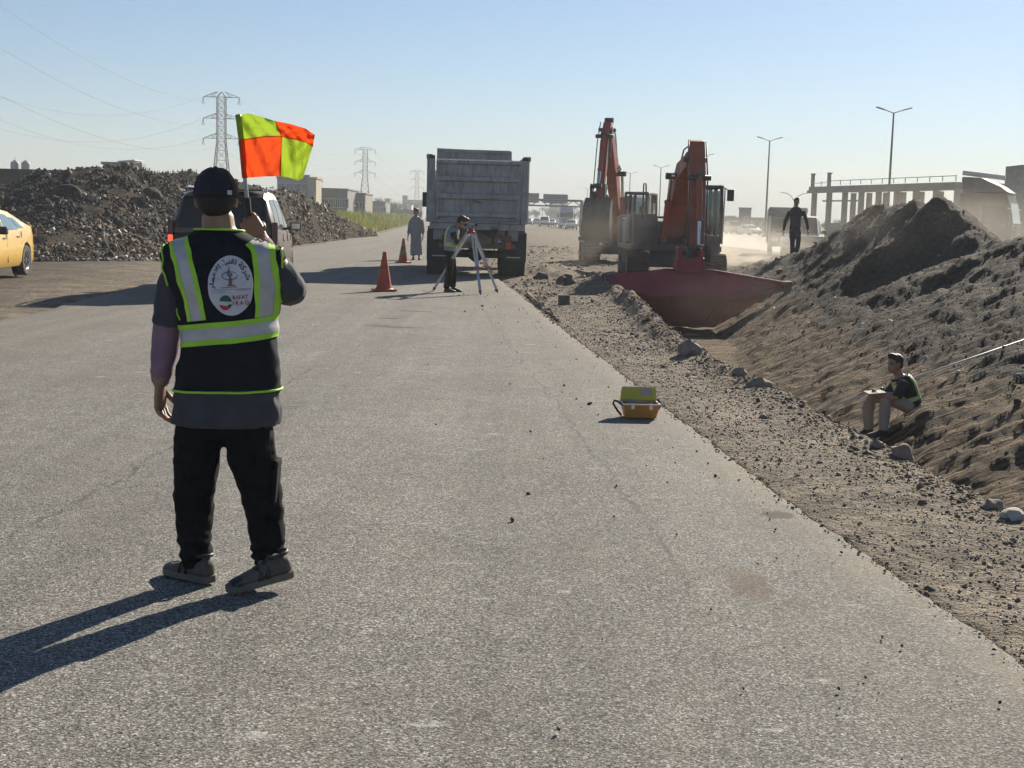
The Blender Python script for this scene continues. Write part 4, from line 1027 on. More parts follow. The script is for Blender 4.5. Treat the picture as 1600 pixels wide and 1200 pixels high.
SEDAN = dict(w=[(-2.32, 0.60), (-2.22, 0.76), (-2.0, 0.86), (-1.4, 0.91), (0, 0.915), (1.4, 0.90), (2.0, 0.85), (2.25, 0.72), (2.33, 0.5)],
    top=[(-2.32, 0.98), (-2.2, 1.06), (-1.6, 1.04), (-0.9, 0.99), (0.5, 0.94), (1.0, 0.92), (1.9, 0.80), (2.33, 0.66)], sill=0.19,
    roof=[(-1.95, 1.05), (-1.5, 1.20), (-0.95, 1.37), (-0.4, 1.43), (0.1, 1.425), (0.5, 1.33), (1.15, 0.93)], rh=0.47, rf=0.74, wheel=(0.325, 0.215), axles=(-1.35, 1.36),
    side_win=[(-0.98, -0.10, -0.62, -0.14, 0.06, 0.90), (-0.03, 0.86, -0.06, 0.32, 0.06, 0.90), (-1.36, -1.03, -0.95, -0.68, 0.10, 0.80)], rear_win=(-1.82, -1.05, 0.88, 0.86), front_win=(0.48, 1.06, 0.86, 0.9),
    tail=(0.66, -2.27, 0.93, 0.34, 0.10, 0.13), head=(0.62, 2.22, 0.66, 0.36, 0.14, 0.13), mirror=(0.86, 0.52, 0.98), handles=((-0.80, 0.84), (0.10, 0.82)), seams=(-0.04, 0.95, -1.02), bump=(0.42, 0.26), plate=0.72, plate_y=0.03)
TAXI = pm('taxi_yellow', (0.68, 0.42, 0.065), 0.05, 2, 0.28, 0.0, coat=0.6, spec=0.5)
sed = dict(SEDAN); sed['rim'] = CHR; sed['dark_hub'] = True; sed['bump_mat'] = TAXI; sed['handle_mat'] = CHR
CLG = pm('pale_glass', (0.16, 0.24, 0.27), 0.15, 3, 0.06, spec=0.8); sed['glass'] = CLG
tp = G(40, 430); taxi = make_car('taxi', 'yellow taxi sedan cut off by the left picture edge', 'taxi', sed, TAXI)
taxi.rotation_euler = (0, 0, R(180) + 0.055)
# its far rear wheel stands where the photo shows it: rear axle local (-0.8 side, -1.35)
taxi.location = (tp.x - 0.80 , tp.y - 1.35, 0.0)
SUVP = dict(w=[(-2.45, 0.86), (-2.40, 0.93), (-2.2, 0.97), (-1.4, 0.985), (0, 0.985), (1.5, 0.97), (2.2, 0.93), (2.45, 0.80)],
    top=[(-2.45, 1.12), (-2.2, 1.16), (-1.0, 1.14), (0.8, 1.11), (1.1, 1.10), (2.1, 1.03), (2.45, 0.92)], sill=0.34,
    roof=[(-2.43, 1.15), (-2.36, 1.45), (-2.22, 1.76), (-1.95, 1.855), (-1.0, 1.88), (0.0, 1.86), (0.35, 1.80), (1.12, 1.10)], rh=0.72, bf=0.945, rf=0.79, wheel=(0.40, 0.26), axles=(-1.42, 1.48),
    side_win=[(-2.08, -1.20, -1.92, -1.20, 0.10, 0.90), (-1.10, -0.12, -1.10, -0.12, 0.08, 0.90), (-0.03, 0.92, -0.03, 0.36, 0.08, 0.90)], rear_win=(-2.425, -2.235, 0.93, 0.92), front_win=(0.36, 1.06, 0.90, 0.92),
    tail=(0.90, -2.40, 1.12, 0.10, 0.12, 0.40), head=(0.72, 2.36, 0.88, 0.34, 0.14, 0.2), mirror=(0.96, 0.62, 1.23), handles=((-1.0, 0.98), (0.05, 0.96)), seams=(-1.14, -0.07, 0.95), bump=(0.55, 0.28), plate=0.86, plate_y=0.045, win_n=0.02,
    rails=[(0.70, -1.9, 1.90, 0.1)], handle_mat=CHR)
SUVM = pm('suv_taupe', (0.085, 0.052, 0.046), 0.1, 2, 0.4, 0.15, coat=0.15, dirt=0.15, dirtc=(0.16, 0.13, 0.11))
sp_ = P(349, 461, 23.7)
suv = make_car('suv', 'large dark taupe estate car seen from behind the flagman, brake lamp lit', 'suv', SUVP, SUVM, (sp_.x - 0.26, 23.7 + 2.45, 0), 0.10, light=lit('brake_lamp', (0.9, 0.05, 0.02), 1.6))
m = MB(); m.box((0, -2.49, 0.98), (1.1, 0.03, 0.05)); m.build('tailgate_trim', CHR, suv, False, 0.01)
m = MB(); m.box((0, -2.10, 1.875), (1.35, 0.26, 0.035)); m.build('roof_spoiler', SUVM, suv, False, 0.015)

# ---- dump truck
t = NT('worn_grey_paint')
f1 = t.noise(2.2, 5, 0.65); f2 = t.noise(3.0, 5, 0.7, co=t.mapped((3.5, 3.5, 0.5))); f3 = t.noise(26, 3, 0.7)
c = t.ramp(f1, [(0.3, (0.24, 0.235, 0.23)), (0.55, (0.36, 0.355, 0.345)), (0.75, (0.44, 0.435, 0.42))])
c = t.mix(t.ramp(f2, [(0.52, 0.0), (0.70, 0.75)]), c, (0.13, 0.105, 0.085)); c = t.mix(t.ramp(f3, [(0.60, 0.0), (0.70, 0.6)]), c, (0.16, 0.11, 0.075))
TPAINT = t.fin(c, 0.75, t.bump(f3, 0.25, 0.02)); MATS['worn_grey_paint'] = TPAINT
TDARK = pm('chassis_black', (0.035, 0.033, 0.031), 0.3, 4, 0.8, dirt=0.3, dirtc=(0.12, 0.10, 0.08))
RUST = pm('rusty_steel', (0.15, 0.10, 0.07), 0.35, 6, 0.9, dirt=0.4)
def dump_truck():
    tl, tr = P(668, 430, 34.5), P(820, 430, 34.5); cx = (tl.x + tr.x) / 2; hw = (tr.x - tl.x) / 2
    root = empty('dump_truck', (cx, 34.5, 0), 0.055, 'dusty grey tipper lorry parked with its ribbed tailgate towards us', 'truck')
    zb, zt = 1.36, 2.98
    # the tipping body: floor, sides, head board
    body = MB(); body.box((0, 2.6, zb + 0.05), (2 * hw - 0.1, 5.1, 0.14)); bo = body.build('body_floor', TPAINT, root)
    for s in (-1, 1):
        m = MB(); m.box((s * (hw - 0.05), 2.6, (zb + zt) / 2), (0.08, 5.15, zt - zb)); so = m.build('side_wall', TPAINT, root)
        for k in range(7): m = MB(); m.box((s * (hw + 0.02), 0.35 + k * 0.78, (zb + zt) / 2), (0.09, 0.12, zt - zb)); m.build('rib', TPAINT, so)
        m = MB(); m.box((s * hw, 2.6, zt + 0.02), (0.16, 5.2, 0.12)); m.build('top_rail', TPAINT, so, False, 0.02)
        m = MB(); m.box((s * (hw - 0.06), -0.02, (zb + zt) / 2 - 0.02), (0.17, 0.16, zt - zb - 0.02)); po = m.build('corner_post', TPAINT, root, False, 0.02)
        m = MB(); m.lathe([(0.03, -0.08), (0.06, -0.075), (0.06, 0.075), (0.03, 0.08)], (s * (hw - 0.06), -0.03, zt + 0.0), 14, 'x'); m.build('hinge', TDARK, po, True)
    m = MB(); m.prism([(-hw + 0.12, zb), (hw - 0.12, zb), (hw - 0.16, 3.42), (-hw + 0.16, 3.46)], 5.12, 5.22); ho = m.build('head_board', TPAINT, root)
    for z in (2.6, 3.1, 3.40): m = MB(); m.box((0, 5.08, z), (2 * hw - 0.4, 0.08, 0.08)); m.build('rib', TPAINT, ho)
    # tailgate: plate with pressed horizontal ribs
    m = MB(); m.box((0, -0.04, (zb + zt) / 2 - 0.03), (2 * hw - 0.34, 0.06, zt - zb - 0.1)); tg = m.build('tailgate', TPAINT, root, False, 0.01)
    for z, h in ((zt - 0.10, 0.14), (zt - 0.52, 0.16), (zt - 0.96, 0.18), (zb + 0.20, 0.16), (zb + 0.02, 0.10)):
        m = MB(); m.prism([(-0.075, z - h / 2), (-0.15, z - h / 2 + 0.035), (-0.15, z + h / 2 - 0.035), (-0.075, z + h / 2)], -hw + 0.19, hw - 0.19, 'x'); m.build('rib', TPAINT, tg)
    for s in (-1, 1): m = MB(); m.box((s * (hw - 0.22), -0.10, (zb + zt) / 2 - 0.04), (0.07, 0.07, zt - zb - 0.25)); m.build('edge_strip', TPAINT, tg)
    m = MB(); m.bar((-0.15, -0.16, zb + 0.55), (0.1, -0.16, zb + 0.5), 0.03); m.bar((0.55, -0.18, zb + 0.05), (0.5, -0.18, zb - 0.32), 0.035); m.bar((0.5, -0.18, zb - 0.32), (0.32, -0.18, zb - 0.55), 0.035); m.bar((0.5, -0.18, zb - 0.32), (0.72, -0.18, zb - 0.55), 0.035); m.build('latch_chain', RUST, tg)
    # frame below
    m = MB(); m.box((0, 0.05, zb - 0.10), (2 * hw - 0.06, 0.3, 0.16)); m.build('rear_crossbeam', TPAINT, root, False, 0.02)
    for s in (-1, 1): m = MB(); m.box((s * 0.42, 3.6, zb - 0.24), (0.16, 7.4, 0.28)); m.build('chassis_rail', TDARK, root)
    for x, w in ((-0.98, 0.28), (-0.62, 0.22), (0.92, 0.26), (0.62, 0.18)):
        m = MB(); m.box((x, 0.12, zb - 0.30), (w, 0.10, 0.30)); m.build('bracket_plate', TPAINT, root, False, 0.01)
    m = MB(); m.box((0, -0.02, 0.78), (1.95, 0.12, 0.13)); m.build('bumper_bar', RUST, root, False, 0.015)
    for s in (-1, 1): m = MB(); m.bar((s * 0.42, 0.1, 0.78), (s * 0.42, 0.3, zb - 0.3), 0.08); m.build('bumper_bracket', TDARK, root)
    ORL = pm('lamp_orange', (0.42, 0.09, 0.025), 0.2, 8, 0.3, dirt=0.2)
    m = MB(); m.box((0.72, -0.06, 0.98), (0.30, 0.08, 0.16)); m.build('tail_lamp', REDL, root, False, 0.015)
    m = MB(); m.box((0.80, -0.065, 0.80), (0.14, 0.08, 0.20)); m.build('indicator_lamp', ORL, root, False, 0.015)
    m = MB(); m.box((0.58, -0.07, 0.92), (0.09, 0.06, 0.10)); m.build('reflector', WHT, root, False, 0.01)
    m = MB(); m.box((-0.84, -0.06, 0.92), (0.10, 0.08, 0.24)); m.build('tail_lamp', REDL, root, False, 0.015)
    m = MB(); m.box((-0.16, 0.02, 1.0), (0.34, 0.05, 0.2)); m.build('plate_holder', TPAINT, root, False, 0.01)
    FLAP = pm('mud_flap', (0.030, 0.031, 0.031), 0.25, 3, 0.75, dirt=0.25, dirtc=(0.13, 0.11, 0.09))
    for s in (-1, 1):
        m = MB(); m.box((s * 0.95, 0.20, 0.76), (0.66, 0.03, 0.74)); fo = m.build('mud_flap', FLAP, root, False, 0.008)
        m = MB(); m.box((s * 0.95, 0.182, 0.50), (0.36, 0.012, 0.025)); m.build('flap_stripe', WHT, fo)
        m = MB(); m.lathe([(0.70, -0.32), (0.70, 0.32)], (s * 0.95, 1.05, 0.55), 18, 'x', False); m.build('mudguard', TDARK, root, True)
    for y in (1.05, 2.4, 6.6):
        for s in (-1, 1):
            if y > 5: wheel(root, s * 1.02, y, 0.53, 0.30, s, TPAINT, True)
            else:
                for x in (1.12, 0.79): wheel(root, s * x, y, 0.53, 0.28, s, TPAINT, True)
    for y in (1.05, 2.4):
        m = MB(); m.tube([(-1.1, y, 0.53), (-0.2, y, 0.53), (0, y, 0.53), (0.2, y, 0.53), (1.1, y, 0.53)], [0.08, 0.09, 0.24, 0.09, 0.08], 12); m.build('axle', TDARK, root, True)
    m = MB(); m.prism([(5.6, 0.6), (7.6, 0.6), (7.68, 1.5), (7.5, 2.75), (5.7, 2.85), (5.6, 2.6)], -1.2, 1.2, 'x'); cb = m.build('cab', TPAINT, root, False, 0.06)
    m = MB(); m.box((0, 7.62, 2.1), (2.1, 0.05, 0.8), Matrix.Rotation(R(8), 3, 'X')); m.build('windscreen', CGL, cb)
    for s in (-1, 1):
        m = MB(); m.box((s * 1.205, 6.8, 2.1), (0.02, 0.9, 0.7)); m.build('side_window', CGL, cb); m = MB(); m.box((s * 1.42, 7.4, 2.0), (0.2, 0.08, 0.45)); m.build('mirror', DKP, cb, False, 0.02); m = MB(); m.bar((s * 1.18, 7.4, 2.15), (s * 1.36, 7.4, 2.1), 0.04); m.build('mirror_arm', DKP, cb)
dump_truck()

# ---- excavators
EXO = pm('excavator_orange', (0.33, 0.060, 0.030), 0.22, 2.5, 0.5, bump=0.12, dirt=0.40, dirtc=(0.26, 0.16, 0.10))
EXD = pm('excavator_dark', (0.040, 0.046, 0.055), 0.2, 2.5, 0.55, dirt=0.3, dirtc=(0.17, 0.15, 0.12))
EXT = pm('track_steel', (0.060, 0.054, 0.047), 0.3, 5, 0.75, 0.2, dirt=0.55, dirtc=(0.16, 0.13, 0.10))
EXW = pm('excavator_cream', (0.50, 0.46, 0.40), 0.15, 3, 0.55, dirt=0.3)
BKR = pm('bucket_dark_red', (0.30, 0.020, 0.030), 0.25, 1.6, 0.6, bump=0.2, bscale=25, dirt=0.24, dirtc=(0.22, 0.12, 0.09))
def cyl(parent, a, b_, r_, frac=0.55, name='hydraulic_cylinder'):
    a, b_ = Vector(a), Vector(b_); m = MB(); m.tube([a, a + (b_ - a) * frac], r_, 12); m.tube([a + (b_ - a) * (frac - 0.03), a + (b_ - a) * frac], r_ * 1.18, 12); o = m.build(name, EXO, parent, True, auto=30)
    m = MB(); m.tube([a + (b_ - a) * frac, b_], r_ * 0.55, 10); m.build('piston_rod', CHR, o, True, auto=30)
    e = Vector((r_ * 1.5, 0, 0))
    for q_ in (a, b_): m = MB(); m.tube([q_ - e, q_ + e], r_ * 0.97, 10); m.build('pin', EXD, o, True, auto=30)
    return o
def make_excavator(label, loc, rz, swing, boom, stick, bucket, k=1.0, side_op=1, sc=(1, 1, 1), wf=1.0):
    root = empty('excavator', loc, rz, label, 'excavator', 'orange excavators at the trench')
    root.scale = sc; HT_, TW, TL = 0.70, 0.62, 3.5
    for s in (-1, 1):
        n = 44; prof = []
        for i in range(n):
            a = 2 * math.pi * i / n; c_, s2 = math.cos(a), math.sin(a); yy_ = (TL / 2 - HT_ / 2) * (1 if c_ > 0 else -1) + HT_ / 2 * c_; prof.append((yy_, HT_ / 2 + HT_ / 2 * s2))
        m = MB(); m.prism([(y * 0.97, 0.04 + z * 0.9) for y, z in prof], s * 1.10 - TW * 0.42, s * 1.10 + TW * 0.42, 'x'); tr = m.build('track', EXT, root)
        # shoes
        per = []
        for i in range(26): per.append((-TL / 2 + HT_ / 2 + (TL - HT_) * (i + 0.5) / 26, HT_ - 0.02, 0)); per.append((-TL / 2 + HT_ / 2 + (TL - HT_) * (i + 0.5) / 26, 0.02, 0))
        for i in range(9):
            a = -math.pi / 2 + math.pi * (i + 0.5) / 9
            for e in (1, -1): per.append((e * (TL / 2 - HT_ / 2 + (HT_ / 2 - 0.02) * math.cos(a)), HT_ / 2 + (HT_ / 2 - 0.02) * math.sin(a), e * (math.pi / 2 - a)))
        m = MB()
        for y, z, a in per:
            rt = Matrix.Rotation(-a, 3, 'X'); m.box((s * 1.10, y, z), (TW, 0.10, 0.035), rt); m.box(Vector((s * 1.10, y, z)) + rt @ Vector((0, 0.03, 0.03 if z > 0.1 else -0.0)), (TW, 0.02, 0.05), rt)
        m.build('shoes', EXT, tr)
        m = MB()
        for y in (-1.2, -0.6, 0, 0.6, 1.2): m.lathe([(0.14, -0.05), (0.14, 0.05)], (s * (1.10 + TW * 0.43), y, 0.26), 14, 'x')
        m.lathe([(0.27, -0.05), (0.27, 0.05)], (s * (1.10 + TW * 0.42), 1.38, 0.36), 18, 'x'); m.lathe([(0.27, -0.05), (0.27, 0.05)], (s * (1.10 + TW * 0.42), -1.38, 0.36), 18, 'x'); m.build('rollers', EXD, tr)
    m = MB(); m.box((0, 0, 0.48), (1.7, 1.6, 0.34)); m.lathe([(0.62, 0.55), (0.62, 0.80)], n=24); m.build('undercarriage', EXD, root, False, 0.03)
    hs = empty('house', (0, 0, 0)); hs.parent = root; hs.rotation_euler = (0, 0, swing)
    # machine faces -y; its cab is on the +x side
    m = MB(); m.box((0, 0.55, 0.86), (2.62, 3.2, 0.16)); m.build('platform', EXD, hs, False, 0.03)
    m = MB(); m.prism([(0.35, 0.94), (2.35, 0.94), (2.48, 1.25), (2.4, 1.6), (1.6, 1.68), (0.35, 1.6)], -1.28, 0.40, 'x'); m.build('engine_cover', EXO if side_op else EXD, hs, False, 0.05)
    m = MB(); m.prism([(1.75, 0.80), (2.5, 0.86), (2.62, 1.25), (2.5, 1.75), (1.75, 1.75)], -1.30, 1.30, 'x'); m.build('counterweight', EXD, hs, False, 0.10, 3)
    m = MB(); m.prism([(-1.02, 0.80), (-0.18, 0.80), (-0.18, 1.78), (-0.62, 1.80), (-0.98, 1.42)], -1.26, -0.52, 'x'); bx_ = m.build('tool_box', EXD, hs, False, 0.05)
    m = MB(); m.prism([(-1.04, 0.98), (-1.02, 1.34), (-1.01, 1.34), (-1.03, 0.98)], -1.16, -0.62, 'x'); m.build('tool_box_door', EXD, bx_)
    m = MB(); m.tube([(-1.33, -0.3, 1.00), (-1.36, -0.3, 1.5), (-1.26, -0.3, 1.74)], 0.13, 10); m.build('fuel_tank_edge', EXW, hs, True)
    m = MB(); m.tube([(-0.98, -0.75, 1.1), (-0.98, -0.75, 2.58), (-0.94, -0.62, 2.66), (-0.86, -0.4, 2.62), (-0.82, -0.36, 1.8)], 0.022, 7); m.build('handrail', DKP, hs, True)
    m = MB(); m.tube([(-0.62, 1.1, 1.82), (-0.62, 1.1, 2.16)], 0.06, 10); m.build('exhaust_stack', RUST, hs, True)
    # cab
    cx0, cx1, cy0, cy1, cz0, cz1 = 0.40, 1.26, -1.12, 0.62, 0.72, 2.58
    fr = MB(); w = 0.075
    cor = [(cx0, cy0, cz0), (cx1, cy0, cz0), (cx1, cy1, cz0), (cx0, cy1, cz0)]
    m = MB(); m.box(((cx0 + cx1) / 2, (cy0 + cy1) / 2, 0.98), (cx1 - cx0, cy1 - cy0, 0.52)); cab_ = m.build('cab', EXD, hs, False, 0.06)
    fr = MB()
    for x, y in [(c_[0], c_[1]) for c_ in cor] + [(cx0, -0.2), (cx1, -0.2)]: fr = MB(); fr.bar((x, y, cz0 + 0.3), (x + (0.03 if x == cx0 else -0.03), y + (0.06 if y == cy0 else -0.02), cz1), w); fr.build('cab_pillar', EXD, cab_)
    m = MB(); m.box(((cx0 + cx1) / 2, (cy0 + cy1) / 2, cz1), (cx1 - cx0 + 0.02, cy1 - cy0, 0.10)); m.build('cab_roof', EXD, cab_, False, 0.04)
    CABG = MATS.get('cab_glass')
    if CABG is None:
        t = NT('cab_glass'); tb = t.n('ShaderNodeBsdfTransparent'); tb.inputs[0].default_value = (0.55, 0.62, 0.68, 1); gl = t.n('ShaderNodeBsdfGlossy'); gl.inputs['Roughness'].default_value = 0.05
        sm_ = t.n('ShaderNodeMixShader'); lw = t.n('ShaderNodeLayerWeight'); lw.inputs[0].default_value = 0.35
        f = t.math('ADD', t.math('MULTIPLY', lw.outputs['Facing'], 0.6), t.math('MULTIPLY', t.noise(3, 4), 0.12), True); t.l(f, sm_.inputs[0]); t.l(tb.outputs[0], sm_.inputs[1]); t.l(gl.outputs[0], sm_.inputs[2]); t.l(sm_.outputs[0], t.o.inputs[0]); CABG = t.m; MATS['cab_glass'] = CABG
    for nm, c_, d_ in (('windscreen', ((cx0 + cx1) / 2, cy0 + 0.03, 1.86), (cx1 - cx0 - 0.1, 0.012, 1.24)), ('rear_window', ((cx0 + cx1) / 2, cy1 - 0.02, 1.9), (cx1 - cx0 - 0.1, 0.012, 1.1)),
                       ('side_window', (cx1 - 0.015, (cy0 + cy1) / 2, 1.86), (0.012, cy1 - cy0 - 0.14, 1.22)), ('side_window', (cx0 + 0.015, (cy0 + cy1) / 2, 1.86), (0.012, cy1 - cy0 - 0.14, 1.22))):
        m = MB(); m.box(c_, d_); m.build(nm, CABG, cab_)
    m = MB(); m.box((0.88, 0.1, 1.35), (0.5, 0.5, 0.14)); m.box((0.88, 0.34, 1.75), (0.48, 0.12, 0.75)); m.box((0.88, 0.34, 2.2), (0.26, 0.1, 0.2)); m.build('driver_seat', pm('seat_cloth', (0.05, 0.07, 0.11), 0.3, 5, 0.9), cab_, False, 0.05)
    m = MB(); m.tube([(1.29, cy0 - 0.02, 1.0), (1.31, cy0 - 0.02, 2.51), (1.28, cy0 + 0.06, 2.62), (1.14, cy0 + 0.1, 2.62)], 0.02, 7); gr = m.build('grab_rail', EXW, cab_, True)
    m = MB(); m.box((1.48, cy0 + 0.0, 2.36), (0.20, 0.08, 0.32)); mo = m.build('mirror', DKP, hs, False, 0.03); m = MB(); m.bar((1.29, cy0, 2.56), (1.46, cy0, 2.48), 0.025); m.build('mirror_arm', DKP, mo)
    # boom, stick
    bw = 0.25 * wf
    m = MB(); m.prism(boom['poly'], -bw, bw, 'x'); bo = m.build('boom', EXO, hs, False, 0.03)
    for s in (-1, 1):
        a, b_ = boom['cyl']; cyl(hs, (s * 0.36, *a), (s * 0.36, *b_), 0.095, 0.62, 'boom_cylinder')
    m = MB(); q = boom['cyl'][1]; m.tube([(-0.48, *q), (0.48, *q)], 0.075, 10); m.build('boom_pin', EXD, bo, True)
    a, b_ = boom['scyl']; cyl(hs, (0, *a), (0, *b_), 0.10, 0.6, 'stick_cylinder')
    m = MB()
    for s in (-0.1, 0.1): m.tube([(s, *boom['hose'][0])] + [(s * 1.6, *q) for q in boom['hose'][1:]], 0.022, 6)
    m.build('hose', DKP, bo, True)
    m = MB(); m.prism(stick['poly'], -0.20 * wf, 0.20 * wf, 'x'); so = m.build('stick', EXO, hs, False, 0.025)
    a, b_ = stick['bcyl']; cyl(hs, (0, *a), (0, *b_), 0.085, stick.get('fr', 0.6), 'bucket_cylinder')
    for q in stick['pins']: m = MB(); m.tube([(-0.31, *q), (0.31, *q)], 0.07, 12); m.build('stick_pin', EXD, so, True)
    for s in (-0.24, 0.24):
        for a, b_ in stick['links']: m = MB(); m.bar((s, *a), (s, *b_), 0.06, 0.13); m.build('bucket_link', EXD, so)
    for s in (-1, 1):
        m = MB(); m.box((s * 0.17, stick['poly'][1][0] - 0.06, stick['poly'][1][1] - 0.75), (0.035, 0.05, 1.0)); m.build('pipe_clamp', EXD, so)
        m = MB(); m.tube([(s * 0.235, y_, z_) for y_, z_ in stick['poly'][1:4]], 0.02, 6); m.build('hydraulic_pipe', EXD, so, True)
        m = MB(); m.lathe([(0.03, 0), (0.08, -0.06), (0.085, -0.1)], (s * 0.32, boom['poly'][3][0], boom['poly'][3][1] + 0.1), 14, 'y'); m.build('work_lamp', CHR, bo, True)
    bucket(hs)
    return root
def ditch_bucket(hs):
    """wide trapezoid ditching bucket: hangs below the stick, outer shell towards the camera"""
    y0 = -5.05; z0 = 0.06
    bk = empty('bucket', (-0.26, y0, z0 + 0.04)); bk.parent = hs; bk.rotation_euler = (0, R(-0.3), 0); bk.scale = (1.14, 1, 1.03)
    T_ = [(-2.33, 0.0), (-0.75, 0.27), (0.75, 0.27), (2.20, 0.0)]
    A = Vector((-2.33, 0.10, 0.02)); B_ = Vector((2.18, 0.10, 0.02)); c1, c2 = Vector((-0.55, 0.35, 0.27)), Vector((0.55, 0.35, 0.27))
    k1, k2 = Vector((-1.0, -0.50, -0.36)), Vector((1.0, -0.50, -0.36)); e1, e2 = Vector((-0.56, 0.06, -1.06)), Vector((0.52, 0.06, -1.06))
    m = MB(); m.add([A, c1, k1], [(0, 1, 2)]); m.add([c1, c2, k2, k1], [(0, 1, 2, 3)]); m.add([c2, B_, k2], [(0, 1, 2)]); m.add([A, k1, e1], [(0, 1, 2)]); m.add([k1, k2, e2, e1], [(0, 1, 2, 3)]); m.add([k2, B_, e2], [(0, 1, 2)])
    o = m.build('shell', BKR, bk)
    md = o.modifiers.new('thick', 'SOLIDIFY'); md.thickness = 0.05; md.offset = -1
    m = MB(); m.bar(A + Vector((0, -0.02, 0.0)), c1 + Vector((0, -0.02, 0.0)), 0.10, 0.07); m.bar(c1 + Vector((0, -0.02, 0)), c2 + Vector((0, -0.02, 0)), 0.10, 0.07); m.bar(c2 + Vector((0, -0.02, 0)), B_ + Vector((0, -0.02, 0)), 0.10, 0.07); m.build('top_rib', BKR, bk, False, 0.01)
    m = MB()
    for a, b_ in ((A, e1), (e1, e2), (e2, B_)): m.bar(a + Vector((0, 0.06, 0)), b_ + Vector((0, 0.06, 0)), 0.14, 0.05)
    m.build('cutting_edge', EXT, bk)
    for f in (0.18, 0.5, 0.82):
        a_ = k1.lerp(k2, f); b_ = e1.lerp(e2, f); m = MB(); m.bar(a_ + Vector((0, -0.02, 0)), b_ + Vector((0, -0.02, 0)), 0.05, 0.05); m.build('stiffener', BKR, bk, False, 0.008)
    for a_, b_ in ((A, k1), (k1, k2), (k2, B_)): m = MB(); m.tube([a_ + Vector((0, -0.012, 0)), b_ + Vector((0, -0.012, 0))], 0.018, 6); m.build('weld_bead', BKR, bk)
    for a_, b_, nn in ((A, e1, 9), (e2, B_, 9), (e1, e2, 4)):
        for i in range(nn): q_ = a_.lerp(b_, (i + 0.5) / nn); m = MB(); m.lathe([(0.022, -0.0), (0.022, 0.03), (0.012, 0.036)], q_ + Vector((0, -0.02, 0.06)), 8, 'y'); m.build('edge_bolt', EXT, bk)
    m = MB(); m.box(B_ + Vector((0.06, 0.05, -0.16)), (0.12, 0.35, 0.42)); m.build('end_plate', EXD, bk, False, 0.02)
    m = MB(); m.box((0, 0.5, 0.40), (0.62, 0.7, 0.34)); m.box((-0.24, 0.55, 0.62), (0.06, 0.6, 0.42)); m.box((0.24, 0.55, 0.62), (0.06, 0.6, 0.42)); m.build('hanger', BKR, bk, False, 0.02)
    m = MB(); m.tube([(0.34, 0.35, 0.42), (0.47, 0.35, 0.44)], 0.06, 8); m.build('hanger_pin', RUST, bk)
def dig_bucket(hs):
    bk = empty('bucket', (0.0, -3.35, 1.62)); bk.parent = hs; bk.scale = (0.74, 0.8, 0.84)
    prof = [(-0.10, 0.85), (-0.42, 0.62), (-0.58, 0.20), (-0.56, -0.35), (-0.34, -0.85), (0.0, -1.02), (0.10, -0.98)]
    m = MB(); rings = []
    for y, z in prof: rings.append([(-0.62, y, z), (0.62, y, z)])
    m.loft(rings, False, False); o = m.build('shell', EXD, bk); md = o.modifiers.new('thick', 'SOLIDIFY'); md.thickness = 0.05
    for s in (-1, 1): m = MB(); m.prism(prof, s * 0.62 - 0.03, s * 0.62 + 0.03, 'x'); m.build('side_plate', EXD, bk)
    for k in range(5): m = MB(); m.box((-0.5 + k * 0.25, 0.12, -1.04), (0.09, 0.26, 0.07)); m.build('tooth', EXT, bk)
    for s in (-0.22, 0.22): m = MB(); m.prism([(-0.45, 0.5), (-0.1, 0.85), (0.1, 1.0), (-0.1, 1.12), (-0.45, 0.95)], s - 0.03, s + 0.03, 'x'); m.build('ear', EXD, bk)
boom1 = dict(poly=[(-0.35, 1.18), (-0.70, 1.18), (-1.25, 2.05), (-2.0, 2.72), (-3.42, 3.02), (-3.50, 3.28), (-3.35, 3.36), (-1.9, 3.16), (-0.95, 2.45), (-0.35, 1.45)],
             cyl=((-1.0, 1.05), (-1.72, 2.82)), scyl=((-1.3, 2.95), (-3.25, 3.62)), hose=[(-1.6, 3.1), (-2.5, 3.5), (-3.2, 3.55), (-3.75, 3.1)])
stick1 = dict(poly=[(-3.28, 3.72), (-3.62, 3.66), (-4.05, 2.7), (-4.18, 0.55), (-3.96, 0.50), (-3.62, 2.4), (-3.42, 3.0)], bcyl=((-4.16, 2.75), (-4.52, 0.95)), fr=0.62, pins=[(-3.45, 3.2), (-4.08, 0.62), (-4.08, 2.72)], links=[((-4.1, 0.85), (-4.55, 0.95)), ((-4.55, 0.95), (-4.55, 0.55)), ((-4.08, 0.62), (-4.5, 0.3))])
p1_ = G(1050, 431)
make_excavator('orange excavator reaching towards us with a wide dark red ditching bucket', (P(1046, 430, 37.2).x, 37.2, 0.0), 0, R(2.6), boom1, stick1, ditch_bucket, side_op=0, sc=(0.93, 0.97, 0.96))
boom2 = dict(poly=[(-0.35, 1.2), (-0.72, 1.2), (-1.25, 2.35), (-1.75, 3.3), (-2.62, 4.55), (-2.55, 4.85), (-2.38, 4.9), (-1.35, 3.75), (-0.8, 2.6), (-0.35, 1.5)],
             cyl=((-1.0, 1.05), (-1.50, 3.25)), scyl=((-1.0, 3.5), (-2.3, 5.1)), hose=[(-1.2, 3.75), (-1.9, 4.6), (-2.3, 4.9), (-2.7, 4.5)])
stick2 = dict(poly=[(-2.40, 5.02), (-2.60, 5.02), (-3.0, 4.3), (-3.42, 2.35), (-3.24, 2.28), (-2.74, 4.0), (-2.5, 4.55)], bcyl=((-2.95, 4.55), (-3.62, 2.75)), fr=0.7, pins=[(-2.55, 4.75), (-3.34, 2.4), (-2.95, 4.5)], links=[((-3.3, 2.7), (-3.66, 2.75)), ((-3.66, 2.75), (-3.6, 2.35))])
p2_ = P(966, 408, 49.5)
